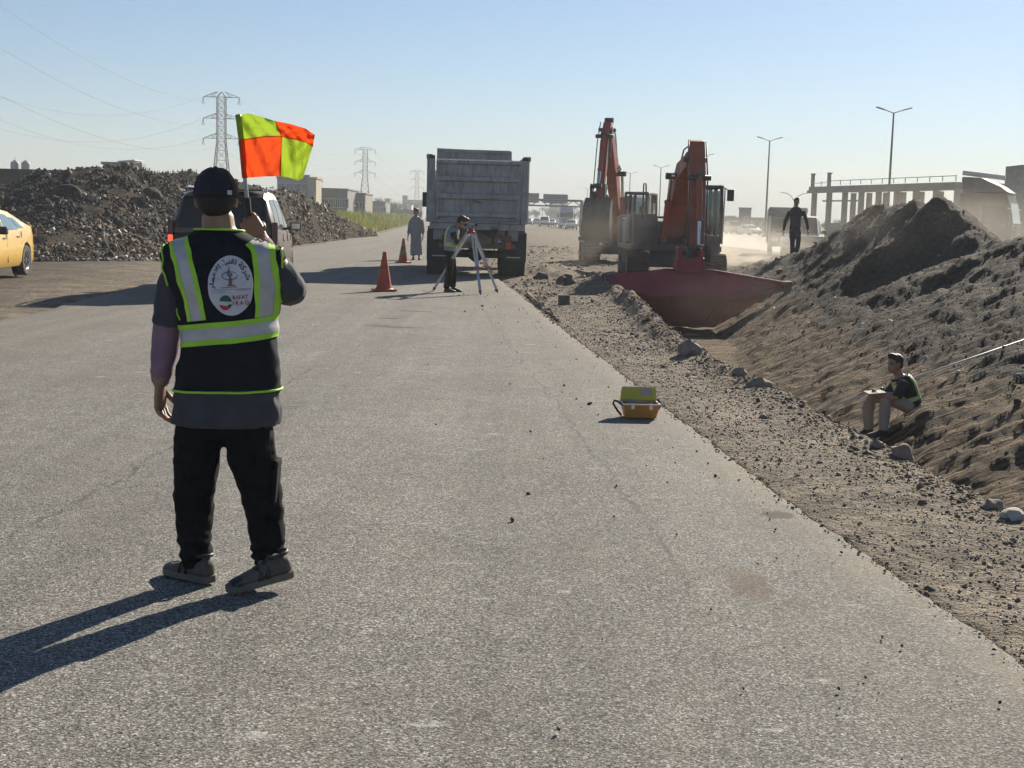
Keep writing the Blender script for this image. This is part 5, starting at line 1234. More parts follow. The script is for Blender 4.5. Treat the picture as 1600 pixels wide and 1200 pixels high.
make_excavator('farther orange excavator with a raised arm and curled dark bucket', (p2_.x, 49.5, 0.0), 0, R(-17), boom2, stick2, dig_bucket, sc=(0.98, 1, 0.97), wf=0.7)

# ---- heavy lorry, light vehicles behind the spoil
def lorry(name, label, loc, rz, s_, paint, tarp, box=True):
    root = empty(name, loc, rz, label, 'lorry'); root.scale = (s_,) * 3
    m = MB(); m.prism([(-1.15, 0.55), (-1.22, 1.5), (-1.10, 2.2), (-0.92, 3.05), (0.95, 3.12), (1.05, 0.55)], -1.22, 1.22, 'x'); cb = m.build('cab', paint, root, False, 0.08)
    m = MB(); m.box((0, -1.10, 2.28), (2.2, 0.05, 0.85), Matrix.Rotation(R(-11), 3, 'X')); m.build('windscreen', CGL, cb)
    for s in (-1, 1):
        m = MB(); m.box((s * 1.225, -0.45, 2.2), (0.02, 0.95, 0.75)); m.build('side_window', CGL, cb)
        m = MB(); m.box((s * 1.45, -1.05, 2.1), (0.22, 0.12, 0.75)); mo = m.build('mirror', DKP, cb, False, 0.03); m = MB(); m.bar((s * 1.2, -1.0, 2.35), (s * 1.42, -1.05, 2.3), 0.05); m.build('mirror_arm', DKP, mo)
        m = MB(); m.box((s * 0.85, -1.2, 0.85), (0.42, 0.1, 0.25)); m.build('headlight', CHR, cb, False, 0.02)
    for k in range(5): m = MB(); m.box((0, -1.24, 1.05 + k * 0.16), (1.5, 0.05, 0.07)); m.build('grille_bar', DKP, cb)
    m = MB(); m.prism([(-0.95, 3.12), (0.9, 3.12), (0.95, 3.75), (0.2, 3.72), (-0.55, 3.4)], -1.12, 1.12, 'x'); m.build('roof_deflector', paint, root, False, 0.06)
    m = MB(); m.tube([(-0.9, -0.75, 3.72), (-0.9, 0.95, 3.92)] if not box else [(-1.12, 0.2, 3.86), (1.18, 0.2, 3.78)], 0.10, 10); m.build('roof_bar', WHT, root, True)
    m = MB(); m.box((0, -1.2, 0.55), (2.4, 0.22, 0.4)); m.build('bumper', DKP, root, False, 0.05)
    m = MB(); m.box((0, 4.6, 0.95), (0.9, 7.0, 0.26)); m.build('chassis', TDARK, root)
    if box: m = MB(); m.box((0, 5.2, 2.0), (2.5, 6.6, 1.9)); m.build('load_box', tarp, root, False, 0.05)
    for y in (-0.2, 5.2, 6.6):
        for s in (-1, 1): wheel(root, s * 1.05, y, 0.5, 0.3, s, TPAINT, True)
    return root
q = P(1537, 418, 56); lorry('lorry', 'big dusty cab over lorry behind the right end of the spoil heap', (q.x, 56, 0), R(62), 0.98, pm('lorry_brown', (0.10, 0.082, 0.072), 0.15, 2, 0.6, dirt=0.4), pm('tarpaulin', (0.13, 0.12, 0.10), 0.3, 2, 0.9), False)
VAN = dict(w=[(-2.3, 0.78), (-2.2, 0.86), (0, 0.88), (1.8, 0.87), (2.2, 0.82), (2.32, 0.68)], top=[(-2.3, 1.12), (1.3, 1.10), (1.9, 1.02), (2.32, 0.90)], sill=0.3, roof=[(-2.25, 1.12), (-2.2, 1.6), (-2.1, 1.9), (0.6, 1.95), (1.0, 1.88), (1.95, 1.04)], rh=0.82, rf=0.86, wheel=(0.33, 0.2), axles=(-1.3, 1.4),
    side_win=[(-2.0, -0.9, -2.0, -0.9, 0.1, 0.85), (-0.8, 0.3, -0.8, 0.3, 0.1, 0.85), (0.4, 1.4, 0.4, 1.0, 0.1, 0.85)], rear_win=(-2.24, -2.14, 0.9, 0.9), front_win=(1.02, 1.85, 0.9, 0.94), tail=(0.74, -2.26, 1.0, 0.14, 0.1, 0.3), head=(0.62, 2.24, 0.8, 0.3, 0.14, 0.18), mirror=(0.88, 1.35, 1.25), handles=((-0.2, 0.95),), seams=(0.35,), bump=(0.5, 0.22), plate=0.7, win_n=0.02)
WCAR = pm('car_white', (0.70, 0.70, 0.68), 0.06, 2, 0.3, coat=0.4, dirt=0.12); SCAR = pm('car_silver', (0.42, 0.43, 0.44), 0.06, 2, 0.3, 0.5, coat=0.4); GCAR = pm('car_dark', (0.06, 0.065, 0.075), 0.1, 2, 0.3, 0.3, coat=0.4)
q = P(1252, 395, 62); make_car('minibus', 'white minibus facing us partly hidden by the walking man', 'minibus', VAN, WCAR, (q.x, 62, 0), R(180 - 14), cut=False)
def light_truck(x, y, d, label):
    q = P(x, y, d); root = empty('light_truck', (q.x, d, 0), R(-10), label, 'truck')
    m = MB(); m.prism([(-0.9, 0.45), (-0.95, 1.1), (-0.62, 1.95), (0.75, 2.0), (0.8, 0.45)], -0.9, 0.9, 'x'); cb = m.build('cab', SCAR, root, False, 0.06)
    m = MB(); m.box((0, -0.82, 1.52), (1.6, 0.04, 0.7), Matrix.Rotation(R(-21), 3, 'X')); m.build('windscreen', CGL, cb)
    for s in (-1, 1): m = MB(); m.box((s * 0.905, -0.1, 1.5), (0.02, 0.8, 0.6)); m.build('side_window', CGL, cb); m = MB(); m.box((s * 0.62, -0.96, 0.78), (0.3, 0.08, 0.2)); m.build('headlight', CHR, cb, False, 0.02)
    m = MB(); m.box((0, 2.6, 1.45), (1.95, 3.2, 1.75)); m.build('canvas_box', pm('canvas_grey', (0.24, 0.24, 0.23), 0.2, 2, 0.9), root, False, 0.08)
    m = MB(); m.box((0, 0.0, 2.25), (1.9, 1.4, 0.3)); m.build('roof_box', pm('canvas_grey', (0.24, 0.24, 0.23)), root, False, 0.08)
    for yy_ in (-0.1, 2.9):
        for s in (-1, 1): wheel(root, s * 0.8, yy_, 0.36, 0.22, s, RIM, True)
light_truck(1228, 393, 68, 'small grey light truck left of the white minibus')
# ---- traffic on the highway
simple = dict(SEDAN)
BGC = [(893, 352, 205, 'sedan', WCAR, 'white sedan in front of the far lorry on the highway', 176), (851, 349, 250, 'suv', WCAR, 'white high car in the highway queue below the sign boards', 178), (826, 348, 290, 'sedan', SCAR, 'silver sedan at the right flank of the tipper on the highway', 178),
       (862, 348, 275, 'sedan', WCAR, 'white sedan just behind the white high car in the queue', 178), (839, 347, 320, 'sedan', GCAR, 'dark sedan between two pale cars in the far queue', 178), (1172, 352, 185, 'sedan', WCAR, 'white rounded sedan below the brown kiosk', 196), (1148, 353, 200, 'suv', GCAR, 'dark high car left of the sedan below the kiosk', 186),
       (920, 352, 235, 'sedan', SCAR, 'silver sedan hidden mostly by the far excavator bucket', 178)]
protos = {}
for x, y, d, kd, pt, lb, rot in BGC:
    q = P(x, y, d)
    if kd not in protos:
        o = make_car('car', lb, 'car', SEDAN if kd == 'sedan' else SUVP, pt, group='cars on the highway', cut=False); protos[kd] = o
    else: o = copy_tree(protos[kd])
    o.location = (q.x, d, 0.02); o.rotation_euler = (0, 0, R(rot)); o['label'] = lb
    for ch in o.children:
        if ch.name.split('.')[0] in ('body', 'roof'): ch.material_slots[0].link = 'OBJECT'; ch.material_slots[0].material = pt
q = P(885, 352, 222); lorry('lorry', 'hazy grey lorry in the far highway queue under the gantry', (q.x, 222, 0.02), R(-4), 0.95, SCAR, pm('tarpaulin', (0.13, 0.12, 0.10)))
# ================================================================== people
def remesh(mb, vox, it=3, fac=0.5):
    me = bpy.data.meshes.new('tmp'); me.from_pydata(mb.v, [], mb.f); me.update()
    bm = bmesh.new(); bm.from_mesh(me); bmesh.ops.recalc_face_normals(bm, faces=bm.faces); bm.to_mesh(me); bm.free()
    o = bpy.data.objects.new('tmp', me); COL.objects.link(o)
    md = o.modifiers.new('r', 'REMESH'); md.mode = 'VOXEL'; md.voxel_size = vox
    if it: s = o.modifiers.new('s', 'SMOOTH'); s.factor = fac; s.iterations = it
    dg = bpy.context.evaluated_depsgraph_get(); out = bpy.data.meshes.new_from_object(o.evaluated_get(dg))
    bpy.data.objects.remove(o); bpy.data.meshes.remove(me)
    return out
def crom(pts, vals, sub=5):
    P_ = [Vector(p) for p in pts]; n = len(P_); op, ov = [], []
    for i in range(n - 1):
        a, b, c, d = P_[max(i - 1, 0)], P_[i], P_[i + 1], P_[min(i + 2, n - 1)]
        for k in range(sub):
            t_ = k / sub; op.append(0.5 * ((2 * b) + (c - a) * t_ + (2 * a - 5 * b + 4 * c - d) * t_ * t_ + (3 * b - a - 3 * c + d) * t_ ** 3)); ov.append(vals[i] + (vals[i + 1] - vals[i]) * t_)
    op.append(P_[-1]); ov.append(vals[-1]); return op, ov
def limb(mb, pts, rad, n=14, sub=5):
    p_, r_ = crom(pts, rad, sub); mb.tube(p_, r_, n)
def wrinkle(me, amp, sc, seed=0, st=(1, 1, 1), extra=None):
    me.calc_loop_triangles() if hasattr(me, 'calc_loop_triangles') else None
    nn = [v.normal.copy() for v in me.vertices]
    for v, n_ in zip(me.vertices, nn):
        q = Vector((v.co.x * st[0], v.co.y * st[1], v.co.z * st[2])) * sc + Vector((seed, seed * 0.7, 0))
        d = amp * (mnoise.noise(q) * 0.75 + 0.4 * mnoise.noise(q * 2.3))
        if extra: d += extra(v.co)
        v.co += n_ * (d * (1 - 0.92 * abs(n_.z) ** 2))
def hand(mb, wrist, d, nrm, thumb, curl=0.5, s=1.0, thumb_in=0.4):
    """palm, four unequal bent fingers and a thumb; fingers curl towards nrm, the thumb leaves the side `thumb`"""
    d = Vector(d).normalized(); nrm = Vector(nrm); nrm = (nrm - d * nrm.dot(d)).normalized(); w = Vector(thumb); w = w - d * w.dot(d) - nrm * w.dot(nrm); w.normalize(); wrist = Vector(wrist)
    rings = []
    for t_, ww, th in ((-0.025, 0.027, 0.021), (0.01, 0.030, 0.019), (0.045, 0.040, 0.017), (0.085, 0.042, 0.015), (0.100, 0.037, 0.011)):
        c = wrist + d * t_ * s; rings.append([c + w * (ww * s * math.cos(a)) + nrm * (th * s * math.sin(a)) for a in np.linspace(0, 2 * math.pi, 13)[:-1]])
    mb.loft(rings)
    for i, L in enumerate((0.072, 0.082, 0.076, 0.058)):
        pts = [wrist + d * (0.090 - 0.004 * abs(i - 1)) * s + w * ((0.031 - 0.0205 * i) * s)]; th = 0.0
        for k in range(3):
            th += curl * (0.75, 1.0, 0.8)[k] * (0.9 + 0.08 * i); pts.append(pts[-1] + (d * math.cos(th) + nrm * math.sin(th)) * (L * s * (0.45, 0.31, 0.26)[k]))
        mb.tube(pts, [0.0100 * s, 0.0096 * s, 0.0088 * s, 0.0070 * s], 8)
    b = wrist + d * 0.026 * s + w * 0.028 * s; dr = (d * 0.75 + w * (0.75 - 0.5 * thumb_in) + nrm * thumb_in).normalized()
    p2 = b + dr * 0.038 * s; p3 = p2 + (dr * 0.6 + d * 0.4 + nrm * thumb_in * 0.9 - w * thumb_in * 0.5).normalized() * 0.034 * s; mb.tube([b, p2, p3], [0.0135 * s, 0.0115 * s, 0.0085 * s], 8)
def add_mesh(me, mb):
    me2 = bpy.data.meshes.new('t2'); me2.from_pydata(mb.v, [], mb.f); me2.update(); bm = bmesh.new(); bm.from_mesh(me2); bmesh.ops.recalc_face_normals(bm, faces=bm.faces); bm.to_mesh(me2); bm.free()
    bm = bmesh.new(); bm.from_mesh(me); bm.from_mesh(me2); bm.to_mesh(me); bm.free(); bpy.data.meshes.remove(me2)
def head_basis(fwd, up):
    up = Vector(up).normalized(); f = Vector(fwd); f = (f - up * f.dot(up)).normalized(); r_ = f.cross(up); return Matrix((r_, f, up)).transposed()
def add_head(mb, c, fwd, up, s):
    M = head_basis(fwd, up); c = Vector(c); q = lambda x, y, z: c + M @ Vector((x, y, z)) * s
    e = lambda p, r_: mb.ell(q(*p), tuple(v * s for v in r_), 16, 10, M)
    e((0, -0.012, 0.030), (0.074, 0.094, 0.088)); e((0, 0.022, -0.045), (0.058, 0.070, 0.068)); e((0, 0.055, -0.085), (0.030, 0.032, 0.028))
    e((0, 0.094, -0.020), (0.013, 0.022, 0.018)); e((0, 0.085, 0.004), (0.009, 0.018, 0.026)); e((0, 0.075, 0.028), (0.050, 0.020, 0.012)); e((0, 0.082, -0.062), (0.022, 0.012, 0.008))
    for k in (-1, 1): e((k * 0.078, -0.008, -0.012), (0.010, 0.024, 0.034))
    return M, q
def shoe(parent, heel, toe, up=(0, 0, 1), s=1.0, mat=None, sole=None, detail=False):
    heel, toe = Vector(heel), Vector(toe); d = (toe - heel); L = d.length; d.normalize(); u = Vector(up); u = (u - d * u.dot(d)).normalized(); w = d.cross(u)
    m = MB(); rings = []
    for t_, ww, h0, h1 in ((0.0, 0.022, 0.03, 0.075), (0.06, 0.034, 0.02, 0.105), (0.2, 0.038, 0.018, 0.115), (0.38, 0.037, 0.018, 0.098), (0.55, 0.043, 0.018, 0.076), (0.75, 0.047, 0.018, 0.058), (0.9, 0.040, 0.018, 0.046), (1.0, 0.018, 0.022, 0.034)):
        c = heel + d * L * t_; hh = (h1 - h0) / 2 * s; cc = c + u * (h0 + (h1 - h0) / 2) * s; rings.append([cc + w * (ww * s * (abs(math.cos(a)) ** 0.8) * (1 if math.cos(a) > 0 else -1)) + u * (hh * (abs(math.sin(a)) ** 0.8) * (1 if math.sin(a) > 0 else -1)) for a in np.linspace(0, 2 * math.pi, 17)[:-1]])
    m.loft(rings); o = m.build('shoe', mat, parent, True)
    m = MB(); rings = []
    for t_, ww in ((-0.02, 0.022), (0.04, 0.037), (0.2, 0.041), (0.38, 0.039), (0.55, 0.046), (0.75, 0.050), (0.92, 0.042), (1.02, 0.020)):
        c = heel + d * L * t_; rings.append([c + w * x * ww * s + u * z * s for x, z in ((-1, 0.004), (1, 0.004), (1.04, 0.018), (0.95, 0.032), (-0.95, 0.032), (-1.04, 0.018))])
    m.loft(rings); m.build('sole', sole, o, True, auto=40)
    if detail:
        for t0, r0, hh in ((0.40, 0.041, 0.094), (0.52, 0.045, 0.079)):
            m = MB(); c = heel + d * L * t0; m.tube([c + w * (r0 * s * math.cos(a)) + u * ((0.03 + (hh - 0.028) * max(0, math.sin(a)) ** 0.8) * s) for a in np.linspace(0, math.pi, 13)], [(0.012, 0.003)] * 13, 8); m.build('strap', DKP, o, True)
        m = MB(); c = heel + d * L * 0.17 + u * 0.112 * s; m.tube([c + d * (0.040 * s * math.cos(a)) + w * (0.034 * s * math.sin(a)) + u * (0.006 * math.cos(a) * -1) for a in np.linspace(0, 2 * math.pi, 19)], 0.008, 8); m.build('ankle_collar', DKP, o, True)
        m = MB(); g = []
        for t0, ww, h1 in ((0.80, 0.049, 0.056), (0.88, 0.0445, 0.0505), (0.95, 0.034, 0.044)):
            c = heel + d * L * t0; g.append([c + w * (ww * s * math.cos(a)) + u * ((0.024 + (h1 - 0.020) * math.sin(a)) * s) for a in np.linspace(0.1, math.pi - 0.1, 9)])
        m.loft(g, False, False); m.build('toe_guard', DKP, o, True)
    return o
SKIN = pm('skin', (0.30, 0.165, 0.105), 0.12, 14, 0.55, bump=0.06, bscale=200)
HAIR = pm('black_hair', (0.012, 0.010, 0.009), 0.3, 60, 0.6, bump=0.5, bscale=140)
def make_person(label, J, fwd, mats, s=1.0, vox=0.014, head_fwd=None, head_up=(0, 0, 1), hair=True, vest=None, robe=None, sleeve=0.95, loc=None, hands=(0.5, 0.5), trunk=None):
    """J: joint positions (world). One continuous skinned body; hair and clothes are its children."""
    loc = Vector(loc); root = empty('person', loc, 0, label, 'person'); j = {k: Vector(v) - loc for k, v in J.items()}
    fwd = Vector(fwd).normalized(); hf = Vector(head_fwd or fwd)
    b = MB(); M, q = add_head(b, j['head'], hf, head_up, s)
    limb(b, [j['neck'] - (j['head'] - j['neck']) * 0.2, j['neck'], q(0, -0.02, -0.03)], [0.062 * s, 0.056 * s, 0.052 * s])
    spine = [j['pelvis'], j['pelvis'] * 0.5 + j['chest'] * 0.5, j['chest'], j['neck']]; lat = (j['shR'] - j['shL']); lat.normalize()
    tr = trunk or [(0.0, 0.150, 0.110), (0.25, 0.148, 0.108), (0.5, 0.155, 0.112), (0.75, 0.172, 0.112), (0.88, 0.15, 0.095), (1.0, 0.062, 0.058)]
    def sp(t_):
        pp, _ = crom(spine, [0] * 4, 8); x = t_ * (len(pp) - 1); i = min(int(x), len(pp) - 2); return pp[i].lerp(pp[i + 1], x - i), (pp[i + 1] - pp[i]).normalized()
    def ring(t_, off=0.0, n=28):
        c, ax = sp(min(max(t_, 0), 1)); l_ = (lat - ax * lat.dot(ax)).normalized(); dp = ax.cross(l_)
        rx = (np.interp(t_, [k[0] for k in tr], [k[1] for k in tr])) * s + off; ry = (np.interp(t_, [k[0] for k in tr], [k[2] for k in tr])) * s + off
        return [c + l_ * (rx * math.copysign(abs(math.cos(a)) ** 0.85, math.cos(a))) + dp * (ry * math.copysign(abs(math.sin(a)) ** 0.85, math.sin(a))) for a in np.linspace(0, 2 * math.pi, n + 1)[:-1]]
    b.loft([ring(t_) for t_ in np.linspace(0, 1, 16)])
    for S_ in 'LR':
        limb(b, [j['sh' + S_], j['el' + S_], j['wr' + S_]], [0.046 * s, 0.038 * s, 0.026 * s])
        if not robe: limb(b, [j['hip' + S_], j['kn' + S_], j['an' + S_]], [0.075 * s, 0.052 * s, 0.036 * s])
        else: limb(b, [j['hip' + S_], j['kn' + S_], j['an' + S_]], [0.06 * s, 0.045 * s, 0.036 * s])
        limb(b, [j['an' + S_], j['heel' + S_] * 0.4 + j['toe' + S_] * 0.6 + Vector((0, 0, 0.04)) * s], [0.036 * s, 0.028 * s])
    me = remesh(b, vox, 2)
    hb = MB()
    for i, S_ in enumerate('LR'):
        dv = j.get('hand' + S_); dv = (dv - j['wr' + S_]) if dv else (j['wr' + S_] - j['el' + S_])
        hand(hb, j['wr' + S_], dv, (-lat if S_ == 'R' else lat), fwd, hands[i], s)
    add_mesh(me, hb)
    body = link('body', me, mats.get('skin', SKIN), root, True)
    for k in (-1, 1):
        m = MB(); m.ell(q(k * 0.030, 0.078, 0.006), (0.013 * s, 0.009 * s, 0.008 * s), 10, 6, M); m.build('eye', pm('eye_dark', (0.03, 0.022, 0.018), 0.2, 20, 0.2), root, True)
    m = MB(); m.ell(q(0, 0.091, -0.062), (0.022 * s, 0.008 * s, 0.004 * s), 10, 6, M); m.build('mouth', pm('lips', (0.16, 0.07, 0.055), 0.2, 20, 0.5), root, True)
    if hair:
        m = MB(); m.ell(q(0, -0.026, 0.048), (0.083 * s, 0.096 * s, 0.084 * s), 18, 12, M); m.ell(q(0, -0.05, 0.0), (0.076 * s, 0.062 * s, 0.075 * s), 16, 10, M); m.ell(q(0, 0.05, 0.105), (0.06 * s, 0.055 * s, 0.034 * s), 12, 8, M)
        hm_ = remesh(m, max(0.008, vox * 0.6), 1); wrinkle(hm_, 0.012 * s, 45, 3); link('hair', hm_, mats.get('hair', HAIR), root, True)
    # shirt
    b = MB()
    if robe:
        rb = []
        zt = j['neck'].z; zb = robe
        for t_ in np.linspace(0.0, 0.97, 14): rb.append(ring(t_, 0.030 * s))
        c0 = (j['anL'] + j['anR']) / 2; low = []
        for k in range(9):
            f = 1 - k / 8; c = Vector((c0.x, c0.y, zb)).lerp(j['pelvis'] , 1 - f); c.z = zb + (j['pelvis'].z - zb) * (1 - f); rx, ry = (0.205 - 0.03 * (1 - f)) * s, (0.155 - 0.02 * (1 - f)) * s
            low.append([c + lat * (rx * math.cos(a)) + Vector((-lat.y, lat.x, 0)) * (ry * math.sin(a)) for a in np.linspace(0, 2 * math.pi, 29)[:-1]])
        b.loft(low); b.loft(rb)
    else:
        b.loft([ring(t_, 0.014 * s) for t_ in np.linspace(0.08, 0.97, 14)])
    for S_ in 'LR':
        e = j['el' + S_]; end = e.lerp(j['wr' + S_], max(0, sleeve - 0.5) * 2) if sleeve > 0.5 else j['sh' + S_].lerp(e, sleeve * 2)
        pts = [j['sh' + S_]] + ([e] if sleeve > 0.55 else []) + [end]; rr = [0.066 * s] + ([0.054 * s] if sleeve > 0.55 else []) + [(0.042 if sleeve > 0.8 else 0.060) * s]
        limb(b, pts, rr)
    me = remesh(b, vox, 2); wrinkle(me, 0.012 * s, 11, 5, (1, 1, 0.6)); link('robe' if robe else 'shirt', me, mats['shirt'], root, True)
    if not robe:
        b = MB(); b.loft([ring(t_, 0.012 * s) for t_ in np.linspace(-0.02, 0.22, 6)])
        for S_ in 'LR': limb(b, [j['hip' + S_] + Vector((0, 0, 0.03)), j['kn' + S_], j['an' + S_] + Vector((0, 0, 0.005))], [0.094 * s, 0.074 * s, 0.060 * s])
        me = remesh(b, vox, 2); wrinkle(me, 0.014 * s, 12, 9, (1, 1, 0.7)); link('trousers', me, mats['trousers'], root, True)
    for S_ in 'LR': shoe(root, j['heel' + S_], j['toe' + S_], (0, 0, 1), s, mats['shoe'], mats.get('sole', DKP))
    if vest:
        ymat, smat, base = vest
        v0, v1 = 0.14, 0.94; m = MB(); m.loft([ring(t_, 0.027 * s, 36) for t_ in np.linspace(v0, v1, 16)], False); vo = m.build('vest', base, root, True)
        def patch(nm, t0, t1, a0, a1, mat, off=0.030):
            m = MB(); g = []
            for t_ in np.linspace(t0, t1, 8):
                rg = ring(t_, off * s, 72); i0, i1 = int(a0 * 72), int(a1 * 72); g.append([rg[k % 72] for k in range(i0, i1 + 1)])
            m.loft(g, False, False); m.build(nm, mat, vo, True)
        patch('reflective_band', 0.30, 0.36, 0, 1, smat); patch('yellow_band', 0.265, 0.30, 0, 1, ymat); patch('yellow_band', 0.36, 0.395, 0, 1, ymat)
        for a in (0.14, 0.30, 0.64, 0.80): patch('reflective_strip', 0.40, 0.93, a, a + 0.07, smat); patch('yellow_strip', 0.40, 0.93, a - 0.03, a, ymat); patch('yellow_strip', 0.40, 0.93, a + 0.07, a + 0.1, ymat)
    return root
NEON = pm('neon_tape', (0.36, 0.66, 0.045), 0.10, 12, 0.65); SILV = pm('reflective_tape', (0.46, 0.46, 0.47), 0.12, 14, 0.45, 0.1, bump=0.08, bscale=300)
VBLK = pm('vest_cloth', (0.013, 0.015, 0.020), 0.25, 9, 0.85, bump=0.10, bscale=220, spec=0.15)
TSH = pm('tshirt_charcoal', (0.050, 0.049, 0.058), 0.25, 7, 0.9, bump=0.12, bscale=160)
PAN = pm('trousers_black', (0.0085, 0.0085, 0.0095), 0.3, 7, 0.9, bump=0.15, bscale=150, spec=0.12)
SHO = pm('shoe_grey', (0.085, 0.076, 0.062), 0.25, 14, 0.85, bump=0.2, bscale=120, dirt=0.3, dirtc=(0.19, 0.16, 0.12)); SOL = pm('shoe_sole', (0.13, 0.115, 0.095), 0.25, 14, 0.85, dirt=0.3)

# ------------------------------------------------------------------ the flagman
def flagman():
    Y0 = 5.36; loc = Vector((P(352, 920, Y0).x, Y0, 0)); K = F / Y0
    root = empty('person', loc, 0, 'person in a black vest with neon stripes, cap and back badge, raising a flag', 'person')
    W = lambda x, y, dy=0.0: P(x, y, Y0 + dy) - loc
    fwd = Vector((-0.15, 1, 0)).normalized()
    # ---- body
    b = MB(); hc = W(338, 309, 0.02); M, q = add_head(b, hc, (-0.12, 1, -0.05), (-0.03, 0.05, 1), 0.98)
    limb(b, [W(344, 385, -0.01), W(342, 362, 0.0), W(340, 335, 0.01)], [0.078, 0.068, 0.062])
    TOR = [(352, 314, 371, 0.068), (362, 308, 377, 0.080), (370, 293, 394, 0.092), (378, 272, 420, 0.100), (387, 257, 437, 0.108), (400, 253, 441, 0.118), (420, 259, 438, 0.128), (445, 270, 435, 0.134), (480, 284, 432, 0.130), (520, 287, 431, 0.128), (560, 283, 434, 0.130), (608, 278, 438, 0.134), (640, 277, 434, 0.134), (662, 276, 430, 0.134)]
    ty = [k[0] for k in TOR]; NE = 2.35
    def tsurf(y, a, off=0.0, sh=0.0):
        xl = np.interp(y, ty, [k[1] for k in TOR]); xr = np.interp(y, ty, [k[2] for k in TOR]); ry = np.interp(y, ty, [k[3] for k in TOR]) + off; rx = (xr - xl) / 2 / K + off
        c = W((xl + xr) / 2, y, 0.02 * float(sstep(420, 640, y)) )
        ca, sa = math.cos(a), math.sin(a)
        p_ = c + Vector((rx * math.copysign(abs(ca) ** (2 / NE), ca), ry * math.copysign(abs(sa) ** (2 / NE), sa), 0))
        nz = 0.012 * mnoise.noise((p_.x * 6, p_.y * 6, p_.z * 3.2)) + 0.010 * mnoise.noise((p_.x * 14 + p_.z * 9, p_.y * 14, p_.z * 11)) + 0.007 * mnoise.noise((p_.x * 26 - p_.z * 10, 3, p_.z * 22 + p_.x * 16))
        return p_ + Vector((ca, sa, 0)) * nz
    def back_angle(x, y):
        xl = np.interp(y, ty, [k[1] for k in TOR]); xr = np.interp(y, ty, [k[2] for k in TOR]); u = max(-0.999, min(0.999, (x - (xl + xr) / 2) / ((xr - xl) / 2))); return -math.acos(math.copysign(abs(u) ** (NE / 2), u))
    def tsurf_xy(x, y, off): return tsurf(y, back_angle(x, y), off)
    b.loft([[tsurf(y, a, -0.022) for a in np.linspace(0, 2 * math.pi, 25)[:-1]] for y in np.linspace(356, 660, 16)])
    shL, elL, wrL = W(276, 404), W(258, 520, 0.03), W(250, 603, 0.02)
    shR, elR = W(424, 402), W(452, 450, 0.04); wrR = W(390, 348, 0.25) - Vector((-0.60, 0.12, 0.79)).normalized() * 0.078 - Vector((-0.30, 0.95, 0.05)).normalized() * 0.030
    limb(b, [shL, elL, wrL], [0.052, 0.047, 0.030]); limb(b, [shR, elR, wrR], [0.052, 0.044, 0.030])
    hipL, knL, anL = W(310, 675), W(306, 785, 0.03), W(309, 884, 0.03)
    hipR, knR, anR = W(392, 675), W(411, 785, 0.06), W(419, 882, -0.02)
    for h_, k_, a_ in ((hipL, knL, anL), (hipR, knR, anR)): limb(b, [h_, k_, a_], [0.08, 0.058, 0.038])
    me = remesh(b, 0.0075, 3)
    hb = MB(); hand(hb, wrL, Vector((0.0, 0.05, -1)), Vector((0.93, -0.25, 0)), Vector((0.25, 0.95, 0)), 0.50, 1.0, 0.55)
    fist = W(390, 348, 0.25)
    # the gripping hand: palm behind the staff, fingers wrapped round it
    hand(hb, wrR, Vector((-0.60, 0.12, 0.79)), Vector((-0.30, 0.95, 0.05)), Vector((0.55, 0.3, 0.7)), 1.12, 1.0, 0.75)
    add_mesh(me, hb); link('body', me, SKIN, root, True)
    # ---- cap and hair
    CAPM = pm('navy_cap', (0.016, 0.016, 0.024), 0.2, 9, 0.8, bump=0.12, bscale=220)
    m = MB(); rings = []
    for i, ph in enumerate(np.linspace(0, math.pi / 2, 9)):
        r_ = math.cos(ph) ** 0.75 if ph < 1.55 else 0.02; rings.append([q(0.0905 * r_ * math.cos(a) * (1 + 0.012 * math.cos(6 * a)), -0.014 + 0.108 * r_ * math.sin(a), -0.004 + (0.122 + 0.006 * mnoise.noise((math.cos(a) * 2, math.sin(a) * 2, ph * 2))) * math.sin(ph) - 0.002 * math.sin(a) * (1 - i / 8)) for a in np.linspace(0, 2 * math.pi, 37)[:-1]])
    m.loft(rings); cap = m.build('cap', CAPM, root, True)
    m = MB(); g = []
    for i in range(7):
        t_ = i / 6; g.append([q(math.sin(a) * (0.085 + 0.012 * t_), 0.070 + math.cos(a) * 0.02 + 0.075 * t_ * math.cos(a * 0.8), 0.022 - 0.012 * t_ - 0.02 * a * a) for a in np.linspace(-1.15, 1.15, 13)])
    m.loft(g, False, False); o = m.build('cap_visor', CAPM, cap, True); md = o.modifiers.new('t', 'SOLIDIFY'); md.thickness = 0.004
    m = MB(); m.ell(q(0, -0.014, 0.120), (0.009, 0.009, 0.006), 10, 6); m.build('cap_button', CAPM, cap, True)
    m = MB(); g = []
    for i in range(4): g.append([q(0.0925 * math.sin(a), -0.014 - 0.1105 * math.cos(a), 0.006 + 0.006 * i) for a in np.linspace(0.62, 0.86, 5)])
    m.loft(g, False, False); m.build('cap_tag', WHT, cap, True)
    for k in range(6):
        a = k * math.pi / 3 + 0.4; pts = []
        for ph in np.linspace(0.1, 1.45, 8): r_ = math.cos(ph) ** 0.75; pts.append(q(0.0912 * r_ * math.cos(a), -0.014 + 0.1088 * r_ * math.sin(a), -0.004 + 0.122 * math.sin(ph)))
        m = MB(); m.tube(pts, 0.0018, 5); m.build('cap_seam', CAPM, cap, True)
    m = MB(); m.ell(q(0, -0.030, 0.0), (0.082, 0.085, 0.062), 20, 12, M); m.ell(q(0, -0.052, -0.040), (0.066, 0.054, 0.040), 16, 10, M); hm_ = remesh(m, 0.007, 2); wrinkle(hm_, 0.003, 90); link('hair', hm_, HAIR, root, True)
